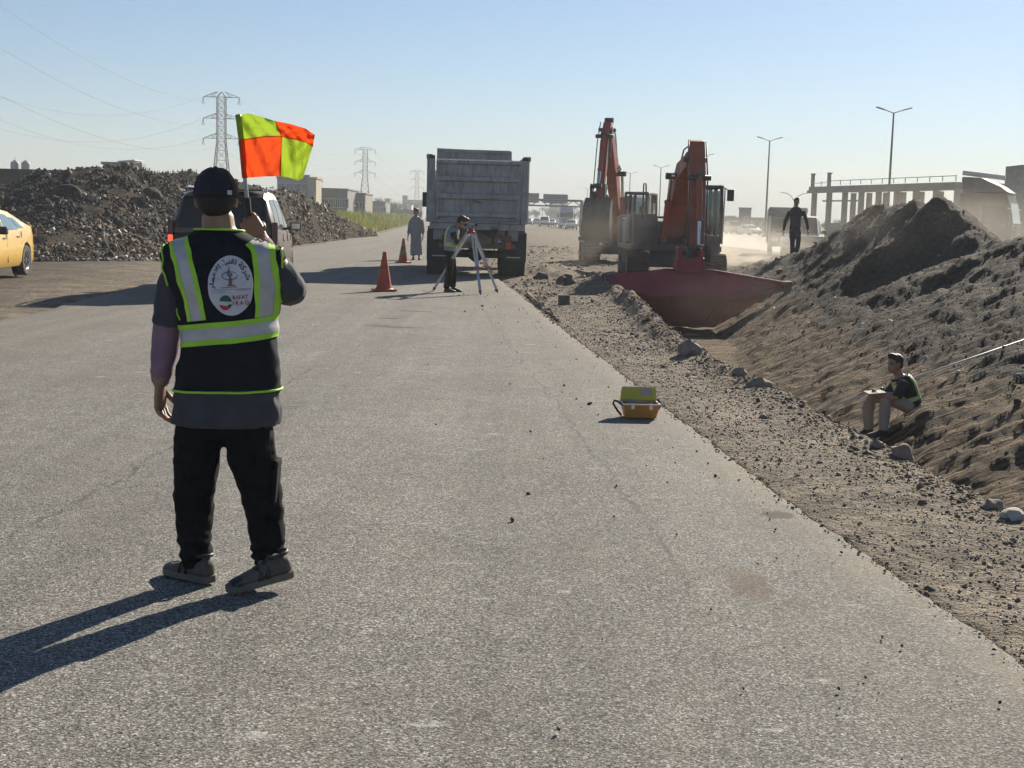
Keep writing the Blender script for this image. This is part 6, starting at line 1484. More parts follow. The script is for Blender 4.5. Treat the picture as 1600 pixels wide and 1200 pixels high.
    # ---- t-shirt (hem shows below the vest, sleeves come out of it)
    b = MB(); b.loft([[tsurf(y, a, -0.010 if y < 590 else -0.008 + 0.026 * (y - 590) / 70) for a in np.linspace(0, 2 * math.pi, 37)[:-1]] for y in np.linspace(360, 662, 22)])
    limb(b, [W(290, 408), W(274, 440, 0.01), W(266, 506, 0.03)], [0.056, 0.066, 0.071]); limb(b, [W(414, 408), W(438, 432, 0.02), elR + Vector((0.005, 0.0, -0.012)), elR.lerp(wrR, 0.45)], [0.060, 0.070, 0.070, 0.062])
    me = remesh(b, 0.0075, 3); wrinkle(me, 0.010, 15, 2, (1, 1, 0.8)); link('tshirt', me, TSH, root, True)
    # lilac arm sleeve
    b = MB(); limb(b, [W(264, 480, 0.03), W(259, 535, 0.035), W(253, 575, 0.03), W(250.5, 598, 0.025)], [0.058, 0.057, 0.046, 0.034], 18); asl = b.build('arm_sleeve', pm('lilac_knit', (0.23, 0.135, 0.19), 0.12, 12, 0.9, bump=0.1, bscale=260), root, True); wrinkle(asl.data, 0.006, 22, 4, (1, 1, 1.6))
    b = MB(); limb(b, [elR.lerp(wrR, 0.1), elR.lerp(wrR, 0.9)], [0.048, 0.034], 16); b.build('arm_sleeve', MATS['lilac_knit'], root, True)
    # ---- trousers
    b = MB(); b.loft([[tsurf(662, a, -0.024) + Vector((0, 0, dz)) for a in np.linspace(0, 2 * math.pi, 33)[:-1]] for dz in (0.06, 0.0, -0.03, -0.05)])
    limb(b, [W(314, 655), W(308, 715, 0.01), W(304, 760, 0.02), W(304, 800, 0.03), W(306, 845, 0.03), W(307, 876, 0.03), W(308, 884, 0.03)], [0.100, 0.096, 0.086, 0.078, 0.070, 0.062, 0.055], 20)
    limb(b, [W(388, 655), W(392, 705, 0.02), W(404, 755, 0.05), W(411, 792, 0.06), W(417, 840, 0.03), W(420, 874, 0.0), W(420, 882, -0.01)], [0.100, 0.100, 0.090, 0.082, 0.070, 0.062, 0.054], 20)
    me = remesh(b, 0.0075, 3)
    zk = W(400, 785).z; za = W(400, 868).z
    def folds(co):
        f = math.exp(-((co.z - za) / 0.055) ** 2) * 0.007 * math.sin(co.z * 120 + 5 * mnoise.noise(co * 9)) + math.exp(-((co.z - zk) / 0.09) ** 2) * 0.009 * mnoise.noise(Vector((co.x * 12 + co.z * 10, co.y * 12, co.z * 26))) + 0.004 * mnoise.noise(Vector((co.x * 22 + co.z * 16, co.y * 22, co.z * 34)))
        return f
    wrinkle(me, 0.011, 10, 6, (1, 1, 0.75), folds); link('trousers', me, PAN, root, True)
    for x, y, sx in ((281, 750, -1), (431, 756, 1)):
        m = MB(); m.box(W(x, y, 0.03), (0.022, 0.11, 0.15), Matrix.Rotation(0.06 * sx, 3, 'Y')); po = m.build('cargo_pocket', PAN, root, True, 0.010, 3); m = MB(); m.box(W(x, y - 32, 0.03) + Vector((0.004 * sx, 0, 0)), (0.026, 0.115, 0.04), Matrix.Rotation(0.06 * sx, 3, 'Y')); m.build('pocket_flap', PAN, po, True, 0.012, 2)
    # ---- shoes
    hl = G(329, 914) - loc; tl = G(264, 897) - loc; tl = hl + (tl - hl).normalized() * 0.265; hl.z = tl.z = 0.006; shoe(root, hl, tl, (0, 0, 1), 0.98, SHO, SOL, True)
    tr_ = G(357, 929) - loc; hr = G(447, 919) - loc; hr = tr_ + (hr - tr_).normalized() * 0.262; tr_.z = 0.006; hr.z = 0.045; shoe(root, hr, tr_, (0, 0, 1), 0.98, SHO, SOL, True)
    for a_, s_ in ((anL, hl), (anR, hr)):
        m = MB(); limb(m, [a_ + Vector((0, 0, 0.03)), a_ * 0.5 + s_ * 0.5 + Vector((0, 0, 0.03))], [0.043, 0.04]); m.build('sock', PAN, root, True)
    # ---- vest
    m = MB(); m.loft([[tsurf(y, a, 0.006) for a in np.linspace(0, 2 * math.pi, 73)[:-1]] for y in np.concatenate([np.linspace(358, 400, 12), np.linspace(406, 608, 40)])], False)
    vest = m.build('vest', VBLK, root, True); md = vest.modifiers.new('t', 'SOLIDIFY'); md.thickness = 0.003; md.offset = -1
    def band(nm, fy0, fy1, mat, off):
        m = MB(); m.loft([[tsurf(fy0(a) + (fy1(a) - fy0(a)) * k / 4, a, off) for a in np.linspace(0, 2 * math.pi, 97)[:-1]] for k in range(5)], False); m.build(nm, mat, vest, True)
    yc = lambda a: 516 - 10 * math.cos(a)
    band('reflective_band', lambda a: yc(a) - 10, lambda a: yc(a) + 10, SILV, 0.0100); band('neon_band', lambda a: yc(a) - 17, lambda a: yc(a) - 9, NEON, 0.0115); band('neon_band', lambda a: yc(a) + 9, lambda a: yc(a) + 17, NEON, 0.0115)
    def strip(nm, pts, w0, w1, mat, off, front=False):
        pc, _ = crom([(x, y, 0) for x, y in pts], [0] * len(pts), 10); m = MB(); g = []
        for i, p_ in enumerate(pc):
            t_ = (pc[min(i + 1, len(pc) - 1)] - pc[max(i - 1, 0)]).normalized(); n_ = Vector((t_.y, -t_.x, 0)) * (1 if t_.y > 0 else -1); row = []
            for k in range(5):
                w = w0 + (w1 - w0) * k / 4; x, y = p_.x + n_.x * w, p_.y + n_.y * w; a = back_angle(x, y); row.append(tsurf(y, -a if front else a, off))
            g.append(row)
        m.loft(g, False, False); m.build(nm, mat, vest, True)
    LP = [(287, 374), (292, 388), (303, 420), (313, 455), (320, 499)]; RP = [(399, 370), (411, 385), (418, 420), (420, 455), (420, 492)]
    for fr in (False, True):
        for pts in (LP, RP):
            strip('reflective_strip', pts, -9, 9, SILV, 0.0095, fr); strip('neon_strip', pts, -15, -8, NEON, 0.011, fr); strip('neon_strip', pts, 8, 15, NEON, 0.011, fr)
    # piping: armholes, neckline, hem
    BV = BVHTree.FromObject(vest, bpy.context.evaluated_depsgraph_get())
    for pts in ([(262, 382), (262, 400), (268, 430), (281, 470), (292, 500)], [(432, 382), (437, 400), (436, 430), (433, 470)]):
        pc, _ = crom([(x, y, 0) for x, y in pts], [0] * len(pts), 8); m = MB(); m.tube([tsurf_xy(min(max(p_.x, 255), 439.5), p_.y, 0.011) for p_ in pc], 0.0042, 8); m.build('armhole_piping', NEON, vest, True)
    m = MB(); m.tube([tsurf(359.5 + 1.5 * math.sin(a), a, 0.008) for a in np.linspace(0, 2 * math.pi, 49)], 0.0045, 8); m.build('neck_piping', NEON, vest, True)
    m = MB(); m.tube([tsurf(607 - 2.5 * math.cos(a), a, 0.007) for a in np.linspace(0, 2 * math.pi, 73)], 0.0050, 8); m.build('hem_piping', NEON, vest, True)
    # ---- back badge: oval patch with arched Arabic line, a tower emblem and the round logo
    cx, cy, RX, RY, tilt = 371.0, 443.0, 32.5, 46.0, -0.10
    def bp(u, v, off):   # badge units: u right, v up, 1 = half width / half height
        x, y = u * RX, -v * RY; x, y = x * math.cos(tilt) - y * math.sin(tilt) * 0.6, x * math.sin(tilt) * 0.9 + y * math.cos(tilt); return tsurf_xy(cx + x, cy + y, off)
    m = MB(); rr = [[bp(r_ * math.cos(a), r_ * math.sin(a), 0.0120) for a in np.linspace(0, 2 * math.pi, 49)[:-1]] for r_ in (0.02, 0.35, 0.7, 1.0)]; m.loft(rr, False); m.build('badge', pm('badge_white', (0.56, 0.55, 0.60), 0.06, 9, 0.7), vest, True)
    INK = pm('badge_ink', (0.020, 0.022, 0.045), 0.1, 9, 0.7); INKR = pm('badge_ink_red', (0.36, 0.045, 0.04), 0.1, 9, 0.7); INKG = pm('badge_ink_green', (0.022, 0.10, 0.065), 0.1, 9, 0.7); INKB = pm('badge_ink_brown', (0.24, 0.10, 0.055), 0.1, 9, 0.7)
    def text2d(body):
        cu = bpy.data.curves.new('lettering', 'FONT'); cu.body = body; cu.resolution_u = 3; cu.offset = 0.022; o = bpy.data.objects.new('lettering', cu); COL.objects.link(o)
        dg = bpy.context.evaluated_depsgraph_get(); me = bpy.data.meshes.new_from_object(o.evaluated_get(dg)); bpy.data.objects.remove(o)
        v = np.array([w_.co[:] for w_ in me.vertices]); f = [tuple(p_.vertices) for p_ in me.polygons]; bpy.data.meshes.remove(me); return v, f
    def ink(nm, pts, faces, mat, off=0.0135):
        m = MB(); m.add([bp(u, v, off) for u, v in pts], faces); m.build(nm, mat, vest)
    def inkpoly(nm, polys, mat, off=0.0135):
        m = MB()
        for pl in polys: m.add([bp(u, v, off) for u, v in pl], [tuple(range(len(pl)))])
        m.build(nm, mat, vest)
    ar = '\uFEB7\uFEAE\uFEDB\uFE94 \uFE97\uFED8\uFEE8\uFEF4\uFE94 \uFE8D\uFEFB\uFECB\uFEE4\uFE8E\uFEAD'[::-1]
    v, f = text2d(ar)
    if len(v):
        x0, x1 = v[:, 0].min(), v[:, 0].max(); pts = []
        for x, y, _ in v:
            a = math.pi * (1.04 - 0.98 * (x - x0) / (x1 - x0)); r_ = 0.715 + (y + 0.05) / 0.75 * 0.20; pts.append((r_ * math.cos(a), r_ * math.sin(a) * 1.0 + 0.0))
        ink('arched_lettering', pts, f, INK)
    for tx, xa, xb, ya, h, mt in (('RAFAT', 0.06, 0.72, -0.47, 0.135, INKR), ('I R A Q', 0.06, 0.74, -0.66, 0.135, INKR)):
        v, f = text2d(tx)
        if len(v): x0, x1 = v[:, 0].min(), v[:, 0].max(); ink('lettering', [(xa + (xb - xa) * (x - x0) / (x1 - x0), ya + h * y / 0.72) for x, y, _ in v], f, mt)
    circ = lambda cu_, cv, ru, rv, a0=0, a1=2 * math.pi, n=22: [(cu_ + ru * math.cos(a), cv + rv * math.sin(a)) for a in np.linspace(a0, a1, n)]
    inkpoly('round_logo_green', [circ(-0.26, -0.56, 0.27, 0.25, 0.10, math.pi - 0.25)], INKG); inkpoly('round_logo_red', [circ(-0.28, -0.60, 0.25, 0.21, math.pi + 0.05, 2 * math.pi - 0.5)], INKR, 0.0137); inkpoly('round_logo_dark', [circ(-0.26, -0.60, 0.26, 0.19, -0.75, 0.0) + [(-0.2, -0.66)]], INK, 0.0139)
    inkpoly('tower_emblem', [[(-0.14, 0.33), (-0.10, 0.52), (-0.02, 0.66), (0.06, 0.52), (0.10, 0.33)], [(-0.06, 0.02), (0.04, 0.02), (0.04, 0.33), (-0.06, 0.33)]], pm('badge_ink_grey', (0.16, 0.16, 0.20), 0.1, 9, 0.7)); inkpoly('tower_base', [[(-0.09, 0.02), (0.07, 0.02), (0.05, 0.22), (-0.06, 0.22)]], INKB, 0.0139)
    m = MB(); m.tube([bp(-0.02 + 0.34 * math.cos(a), 0.33 + 0.13 * math.sin(a), 0.0135) for a in np.linspace(0.5, 2 * math.pi + 0.1, 30)], 0.0013, 5); m.tube([bp(u, 0.0, 0.0135) for u in (-0.18, 0, 0.2)], 0.0014, 5); m.tube([bp(u, -0.055, 0.0135) for u in (-0.4, -0.1, 0.3)], 0.0010, 5); m.build('emblem_ring', INK, vest)
    m = MB()
    for u0, u1, v_ in ((-0.85, 0.85, -0.13), (-0.82, -0.25, -0.205), (0.22, 0.9, -0.17)): m.tube([bp(u0 + (u1 - u0) * k / 6, v_, 0.0135) for k in range(7)], 0.0008, 4)
    for u in (-0.52, 0.48): m.tube([bp(u, 0.24, 0.0135), bp(u + 0.03, 0.24, 0.0135)], 0.0022, 5)
    m.build('fine_print', pm('badge_ink_grey', (0.16, 0.16, 0.20)), vest)
    return root, loc, W, fist
fm_root, fm_loc, FW, fist = flagman()
def signal_flag():
    base = FW(391.5, 366, 0.25) + fm_loc; top = FW(374, 180, 0.22) + fm_loc
    root = empty('signal_flag', base, 0, 'yellow and orange quartered hand flag on a short staff, held up by the flagman', 'flag')
    d = top - base
    m = MB(); m.tube([d * -0.06, d * 0.31], 0.0125, 12); m.build('grip', DKP, root, True, auto=40)
    tope = [(371.5, 180), (388, 177), (407, 182), (430, 189), (455, 194), (478, 201), (492, 211)]; mid = [(376.5, 219), (395, 216), (415, 213), (440, 213), (460, 217), (478, 222), (489, 228)]; bot = [(382, 278), (398, 277), (416, 275.5), (438, 275.5), (452, 277.5), (465, 282), (473, 279)]
    def ev(row, u): return np.interp(u, np.linspace(0, 1, 7), [p_[0] for p_ in row]), np.interp(u, np.linspace(0, 1, 7), [p_[1] for p_ in row])
    def pt(u, v):
        a, b, c = ev(tope, u), ev(mid, u), ev(bot, u)
        if v < 0.5: x, y = [a[k] + (b[k] - a[k]) * v * 2 for k in (0, 1)]
        else: x, y = [b[k] + (c[k] - b[k]) * (v * 2 - 1) for k in (0, 1)]
        dy = 0.22 + 0.03 * v + (0.036 * math.sin(u * 8.0 + v * 2.6) * u + 0.016 * math.sin(u * 14 - v * 6) * (0.35 + 0.6 * u) + 0.009 * math.sin((u * 1.2 + v) * 17) * (0.3 + u) + 0.006 * math.sin(u * 31 - v * 11)) - 0.07 * u * u + 0.006 * mnoise.noise((u * 9, v * 9, 0))
        return FW(x, y, dy) + fm_loc - base
    m = MB(); m.tube([d * -0.03, pt(0.008, 1.0) + Vector((0, 0, 0.0)), pt(0.008, 0.02)], 0.0085, 12); m.build('staff', pm('staff_steel', (0.42, 0.45, 0.48), 0.1, 9, 0.35, 0.6), root, True, auto=40)
    def cloth(nm, col):
        t = NT(nm); t.b.inputs['Roughness'].default_value = 0.42; f = t.noise(30, 4); c = t.ramp(f, [(0.3, tuple(v * 0.88 for v in col)), (0.7, col)]); t.l(c, t.b.inputs['Base Color'])
        bp_ = t.bump(t.noise(16, 4, 0.6, co=t.mapped((1, 1, 0.45), (0, 0.5, 0)), dist=0.6), 0.5, 0.03); t.l(bp_, t.b.inputs['Normal'])
        tr = t.n('ShaderNodeBsdfTranslucent'); t.l(c, tr.inputs[0]); t.l(bp_, tr.inputs['Normal']); mx = t.n('ShaderNodeMixShader'); mx.inputs[0].default_value = 0.42; t.l(t.b.outputs[0], mx.inputs[1]); t.l(tr.outputs[0], mx.inputs[2]); t.l(mx.outputs[0], t.o.inputs[0]); return t.m
    YL, OR = cloth('flag_yellow', (0.38, 0.54, 0.04)), cloth('flag_orange', (0.88, 0.09, 0.015))
    for i in range(2):
        for k in range(2):
            m = MB(); g = [[pt(0.5 * i + 0.5 * a / 22, 0.5 * k + 0.5 * b / 18) for b in range(19)] for a in range(23)]; m.loft(g, False, False); m.build('cloth_panel', YL if (i + k) % 2 == 0 else OR, root, True)
    d2 = lambda f: pt(0.008, f)
    for f0, f1, mt in ((0.0, 0.5, YL), (0.5, 1.0, OR)): m = MB(); m.tube([d2(f0 + (f1 - f0) * k / 6) for k in range(7)], 0.0125, 12); m.build('staff_sleeve', mt, root, True)
    m = MB(); m.tube([pt(a / 30, 0.5) for a in range(31)], 0.0022, 5); m.tube([pt(0.5, a / 30) for a in range(31)], 0.0022, 5); m.build('seam', OR, root, True)
signal_flag()

# ------------------------------------------------------------------ the others
def J_std(Y, px): return {k: P(v[0], v[1], Y + (v[2] if len(v) > 2 else 0)) for k, v in px.items()}
def plant(J, zl):  # put the feet on the ground they stand on
    return J
# surveyor bending to the level
Ys = 27.0
J = J_std(Ys, dict(head=(722, 347), neck=(711, 354), chest=(706, 366), pelvis=(703, 397), shL=(709, 362, 0.18), shR=(708, 363, -0.18), elL=(714, 382, 0.22), elR=(712, 383, -0.2), wrL=(728, 366, 0.12), wrR=(727, 368, -0.12),
    hipL=(704, 401, 0.09), hipR=(703, 401, -0.09), knL=(709, 426, 0.10), knR=(702, 427, -0.10), anL=(707, 449, 0.10), anR=(697, 451, -0.12), heelL=(704, 453.5, 0.10), toeL=(722, 454.5, 0.08), heelR=(694, 456, -0.12), toeR=(712, 457, -0.14)))
for k in ('heelL', 'toeL', 'heelR', 'toeR'): J[k].z = 0.004
make_person('person in dark trousers and neon edged vest bending to the survey level', J, (1, 0.1, 0), dict(shirt=pm('tee_black', (0.02, 0.02, 0.022), 0.2, 9, 0.9), trousers=PAN, shoe=DKP), 0.98, 0.016, (0.85, 0.1, -0.52), (0.52, 0, 0.85), True, (NEON, SILV, pm('vest_pale', (0.22, 0.23, 0.26), 0.1, 9, 0.7)), None, 0.55, (P(705, 456, Ys).x, Ys, 0), (0.8, 0.8))
# man in a long robe
Yr = 46.0
J = J_std(Yr, dict(head=(649.5, 331), neck=(650, 338), chest=(650, 350), pelvis=(650, 367), shL=(658.5, 344), shR=(642, 345), elL=(661, 357), elR=(639.5, 357), wrL=(661, 369), wrR=(637.5, 370), hipL=(654, 370), hipR=(646, 370), knL=(654, 386), knR=(647, 386), anL=(655, 401), anR=(646, 401), heelL=(655, 404, 0.1), toeL=(655.5, 406, -0.15), heelR=(646, 404, 0.1), toeR=(645.5, 406, -0.15)))
for k in ('heelL', 'toeL', 'heelR', 'toeR'): J[k].z = 0.004
make_person('person in a long grey robe standing left of the tipper', J, (-0.2, -1, 0), dict(shirt=pm('robe_grey', (0.20, 0.215, 0.235), 0.1, 5, 0.9), trousers=PAN, shoe=DKP), 1.03, 0.022, (-0.5, -0.8, 0), (0, 0, 1), True, None, 0.16, 0.8, (P(650, 404, Yr).x, Yr, 0), (0.4, 0.4))
# walking man on the spoil
q = hit(1241, 392, 38, 48); Yw = 41.5; zg = hz(P(1243, 395, Yw).x, Yw)
PXW = dict(head=(1244.8, 318.5), neck=(1244.2, 325.5), chest=(1243.5, 339), pelvis=(1242, 361), shL=(1254.5, 332.5), shR=(1233.5, 333), elL=(1260, 348), elR=(1227, 349), wrL=(1262.5, 363, -0.08), wrR=(1224, 364, -0.05), hipL=(1246.5, 364), hipR=(1237.5, 364), knL=(1247, 382, -0.1), knR=(1238, 383, 0.05), anL=(1244, 399, 0.0), anR=(1237.5, 400, 0.1))
J = J_std(Yw, PXW); dz = zg - (J['anR'].z - 0.07)
for k in J: J[k].z += dz
for S_ in 'LR': J['an' + S_].z = max(hz(J['an' + S_].x, J['an' + S_].y), hz(J['an' + S_].x - 0.15, J['an' + S_].y)) + 0.072
for S_ in 'LR': J['heel' + S_] = J['an' + S_] + Vector((0, 0.07, -0.075)); J['toe' + S_] = J['an' + S_] + Vector((0, -0.19, -0.075))
make_person('person in dark work clothes walking towards us beyond the spoil heap', J, (0, -1, 0), dict(shirt=pm('jacket_dark', (0.045, 0.050, 0.056), 0.2, 7, 0.9), trousers=pm('trousers_grey', (0.050, 0.050, 0.052), 0.2, 7, 0.9), shoe=DKP), 1.02, 0.02, None, (0, 0, 1), True, None, None, 0.95, (P(1243, 395, Yw).x, Yw, zg), (0.5, 0.5))
# seated man on the trench bank
Yq = 15.4
PXQ = dict(head=(1397, 580), neck=(1404, 598), chest=(1413, 616), pelvis=(1424, 648), shL=(1413, 607, -0.19), shR=(1404, 606, 0.19), elL=(1400, 632, -0.24), elR=(1384, 629, 0.2), wrL=(1374, 628, -0.10), wrR=(1369, 625, 0.06), hipL=(1421, 650, -0.09), hipR=(1419, 648, 0.10), knL=(1387, 634, -0.13), knR=(1363, 632, 0.16), anL=(1380, 674, -0.13), anR=(1357, 665, 0.18))
J = J_std(Yq, PXQ); sx = P(1424, 655, Yq); zs_ = hz(sx.x + 0.05, Yq); dz = zs_ - (J['pelvis'].z - 0.05)
for k in J: J[k].z += dz
for S_ in 'LR': J['an' + S_].z = max(hz(J['an' + S_].x, J['an' + S_].y), hz(J['an' + S_].x - 0.15, J['an' + S_].y)) + 0.072
for S_ in 'LR': J['heel' + S_] = J['an' + S_] + Vector((0.06, 0, -0.075)); J['toe' + S_] = J['an' + S_] + Vector((-0.20, -0.02, -0.075))
make_person('person in a black shirt, striped vest and beige trousers sitting on the trench bank', J, (-1, -0.25, 0), dict(shirt=pm('tee_black', (0.02, 0.02, 0.022)), trousers=pm('trousers_beige', (0.34, 0.30, 0.25), 0.12, 7, 0.9), shoe=DKP), 0.95, 0.013, (-0.85, -0.5, -0.12), (0, 0, 1), True, (NEON, SILV, VBLK), None, 0.5, (sx.x, Yq, zs_), (0.7, 0.7))
nb = P(1366, 624, Yq - 0.02); nb.z += dz
m = MB(); m.box((0, 0, 0), (0.20, 0.26, 0.018), Matrix.Rotation(R(-6), 3, 'Y')); o = m.build('notebook', pm('notebook_cover', (0.30, 0.26, 0.21), 0.1, 9, 0.8), None, False, 0.003); o.location = nb; tag(o, 'thin buff notebook held on the seated person\'s knees', 'notebook')
seat_dz = dz
# ================================================================== small things
CONE = pm('cone_red', (0.42, 0.055, 0.030), 0.2, 9, 0.6, dirt=0.22, dirtc=(0.40, 0.22, 0.16)); CW_ = pm('cone_band', (0.24, 0.17, 0.12), 0.2, 9, 0.6, dirt=0.3)
def cone(x, y, h, label, band):
    p_ = G(x, y); root = empty('traffic_cone', (p_.x, p_.y, 0.012), 0.3, label, 'traffic cone', 'traffic cones behind the tipper')
    m = MB(); m.box((0, 0, 0.018), (0.44, 0.44, 0.036)); m.build('base', CONE, root, False, 0.012)
    r_ = lambda z: 0.165 + (0.032 - 0.165) * (z / h) ** 0.96
    m = MB(); m.lathe([(r_(z), z) for z in np.linspace(0.03, h, 9)] + [(0.02, h + 0.004)], n=24); co_ = m.build('cone_body', CONE, root, True, auto=50)
    if band:
        for z0, z1 in ((h * 0.30, h * 0.52), (h * 0.66, h * 0.80)): m = MB(); m.lathe([(r_(z0) + 0.004, z0), (r_(z1) + 0.004, z1)], n=24, cap=False); m.build('band', CW_, co_, True)
    m = MB(); m.lathe([(r_(0.03) + 0.03, 0.034), (r_(0.05) + 0.012, 0.055)], n=24, cap=False); m.build('collar', CONE, co_, True)
cone(600, 455, 0.77, 'plain red traffic cone nearest to us, left of the survey tripod', False)
cone(630, 411, 0.76, 'red traffic cone with brown bands in front of the robed person', True)
# ---- survey tripod and level
def tripod():
    Yt = 26.6; hub = P(736, 363, Yt); root = empty('survey_tripod', (hub.x, Yt, 0), 0, 'pale survey tripod with red clamps beside the bending person', 'tripod')
    L0 = Vector((hub.x, Yt, 0)); H = hub.z; ALU = pm('tripod_alu', (0.50, 0.52, 0.52), 0.12, 8, 0.5, 0.2, dirt=0.15); BLU = pm('tripod_blue', (0.30, 0.37, 0.50), 0.12, 8, 0.5); RED = pm('tripod_red', (0.36, 0.06, 0.05), 0.15, 8, 0.5)
    m = MB(); m.lathe([(0.05, H - 0.04), (0.085, H - 0.03), (0.085, H + 0.015), (0.06, H + 0.03)], n=20); m.build('head_plate', RED, root, True, auto=40)
    for k, (x, y) in enumerate(((676, 455), (751, 461), (778, 458))):
        g = G(x, y) - L0; a = Vector((0, 0, H - 0.02)) + (g - Vector((0, 0, g.z))).normalized() * 0.07; d = g - a; w = Vector((-d.y, d.x, 0)).normalized() * 0.035
        m = MB(); m.bar(a + w, a + d * 0.55 + w * 0.8, 0.026); m.bar(a - w, a + d * 0.55 - w * 0.8, 0.026); lg = m.build('leg', ALU, root)
        m = MB(); m.bar(a + d * 0.42, a + d * 0.95, 0.044, 0.03); m.build('sliding_leg', BLU if k == 1 else ALU, lg)
        m = MB(); m.box(a + d * 0.56, (0.11, 0.06, 0.06)); m.build('clamp', RED, lg, False, 0.01)
        m = MB(); m.tube([a + d * 0.93, a + d * 0.95, a + d], [0.03, 0.028, 0.006], 8); m.build('spike', DKP, lg)
    lv = empty('survey_level', (hub.x, Yt, H + 0.03), 0, 'grey optical survey level on the tripod at the bending person\'s eye', 'survey level')
    GRY = pm('level_grey', (0.24, 0.25, 0.26), 0.12, 20, 0.45)
    m = MB(); m.lathe([(0.06, 0), (0.062, 0.02), (0.05, 0.035), (0.045, 0.05)], n=18); m.build('footplate', RED, lv, True, auto=40)
    for k in range(3): a = k * 2.09; m = MB(); m.lathe([(0.014, 0.002), (0.016, 0.03)], (0.05 * math.cos(a), 0.05 * math.sin(a), 0), 10); m.build('foot_screw', DKP, lv)
    m = MB(); m.box((0, 0, 0.095), (0.15, 0.10, 0.09)); m.build('housing', GRY, lv, False, 0.02)
    m = MB(); m.tube([(-0.12, 0, 0.12), (0.10, 0, 0.12), (0.13, 0, 0.12)], [0.026, 0.03, 0.034], 16); m.build('telescope', DKP, lv, True, auto=40)
    m = MB(); m.tube([(-0.15, 0, 0.12), (-0.11, 0, 0.12)], 0.018, 12); m.build('eyepiece', DKP, lv, True)
    m = MB(); m.lathe([(0.016, 0), (0.016, 0.014)], (0.02, -0.06, 0.09), 12, 'y'); m.build('focus_knob', DKP, lv)
tripod()
# ---- open instrument case
def case():
    p_ = G(1001, 656); root = empty('instrument_case', (p_.x, p_.y + 0.10, 0.012), R(3), 'open orange and yellow instrument case standing on the asphalt edge', 'case')
    ORC = pm('case_orange', (0.52, 0.22, 0.045), 0.10, 9, 0.5, dirt=0.12); YLC = pm('case_yellow', (0.50, 0.44, 0.035), 0.10, 9, 0.5); FOA = pm('case_foam', (0.16, 0.17, 0.18), 0.2, 30, 0.9, bump=0.4, bscale=80)
    w0, w1, d0, d1, h = 0.118, 0.142, 0.085, 0.105, 0.106
    m = MB(); m.loft([[(-w0, -d0, 0), (w0, -d0, 0), (w0, d0, 0), (-w0, d0, 0)], [(-w1, -d1, h), (w1, -d1, h), (w1, d1, h), (-w1, d1, h)]], False); m.add([(-w0, -d0, 0), (w0, -d0, 0), (w0, d0, 0), (-w0, d0, 0)], [(3, 2, 1, 0)])
    o = m.build('tub', ORC, root, False, 0.012, 3); md = o.modifiers.new('t', 'SOLIDIFY'); md.thickness = 0.006
    for a, b_ in (((-w1, -d1), (w1, -d1)), ((w1, -d1), (w1, d1)), ((w1, d1), (-w1, d1)), ((-w1, d1), (-w1, -d1))): m = MB(); m.bar((*a, h), (*b_, h), 0.014, 0.010); m.build('rim', pm('case_rim', (0.55, 0.52, 0.46), 0.1, 9, 0.4), o)
    m = MB(); m.box((0, 0, h - 0.035), (2 * w1 - 0.03, 2 * d1 - 0.03, 0.03)); m.box((-0.06, -0.02, h - 0.01), (0.07, 0.05, 0.03)); m.box((0.07, 0.01, h - 0.012), (0.05, 0.06, 0.02)); m.build('foam_insert', FOA, root, False, 0.006)
    lid = empty('lid', (0, d1 + 0.004, h + 0.002)); lid.parent = root; lid.rotation_euler = (R(-12), 0, 0)
    m = MB(); m.loft([[(-w1, -0.03, 0), (w1, -0.03, 0), (w1, 0.03, 0), (-w1, 0.03, 0)], [(-w1 * 0.93, -0.03, 0.108), (w1 * 0.95, -0.03, 0.108), (w1 * 0.93, 0.03, 0.102), (-w1 * 0.91, 0.03, 0.102)]]); m.build('lid_shell', YLC, lid, False, 0.010, 3)
    m = MB(); m.box((0, -0.031, 0.104), (2 * w1 * 0.92, 0.012, 0.010)); m.build('lid_rim', pm('case_rim', (0.55, 0.52, 0.46)), lid, False, 0.003)
    m = MB(); m.box((0.06, -0.033, 0.066), (0.085, 0.003, 0.048)); m.build('paper_label', pm('label_grey', (0.36, 0.35, 0.38), 0.1, 30, 0.8), lid)
    for x in (-0.07, 0.07): m = MB(); m.box((x, -d1 - 0.006, h - 0.018), (0.03, 0.010, 0.04)); m.build('latch', CHR, root, False, 0.003)
    m = MB(); m.tube([(-w1 + 0.005, -0.02, h - 0.02), (-w1 - 0.035, -0.02, h + 0.012), (-w1 - 0.062, -0.02, h + 0.018), (-w1 - 0.072, -0.025, h - 0.005), (-w1 - 0.045, -0.03, 0.06), (-w1 - 0.005, -0.04, 0.01)], 0.0085, 8); m.build('carrying_strap', BLK, root, True)
    m = MB(); m.tube([(w1 - 0.004, 0.02, h + 0.03), (w1 + 0.02, 0.02, h), (w1 + 0.006, 0.02, h - 0.05)], 0.010, 8); m.build('hinge_strap', BLK, root, True)
case()
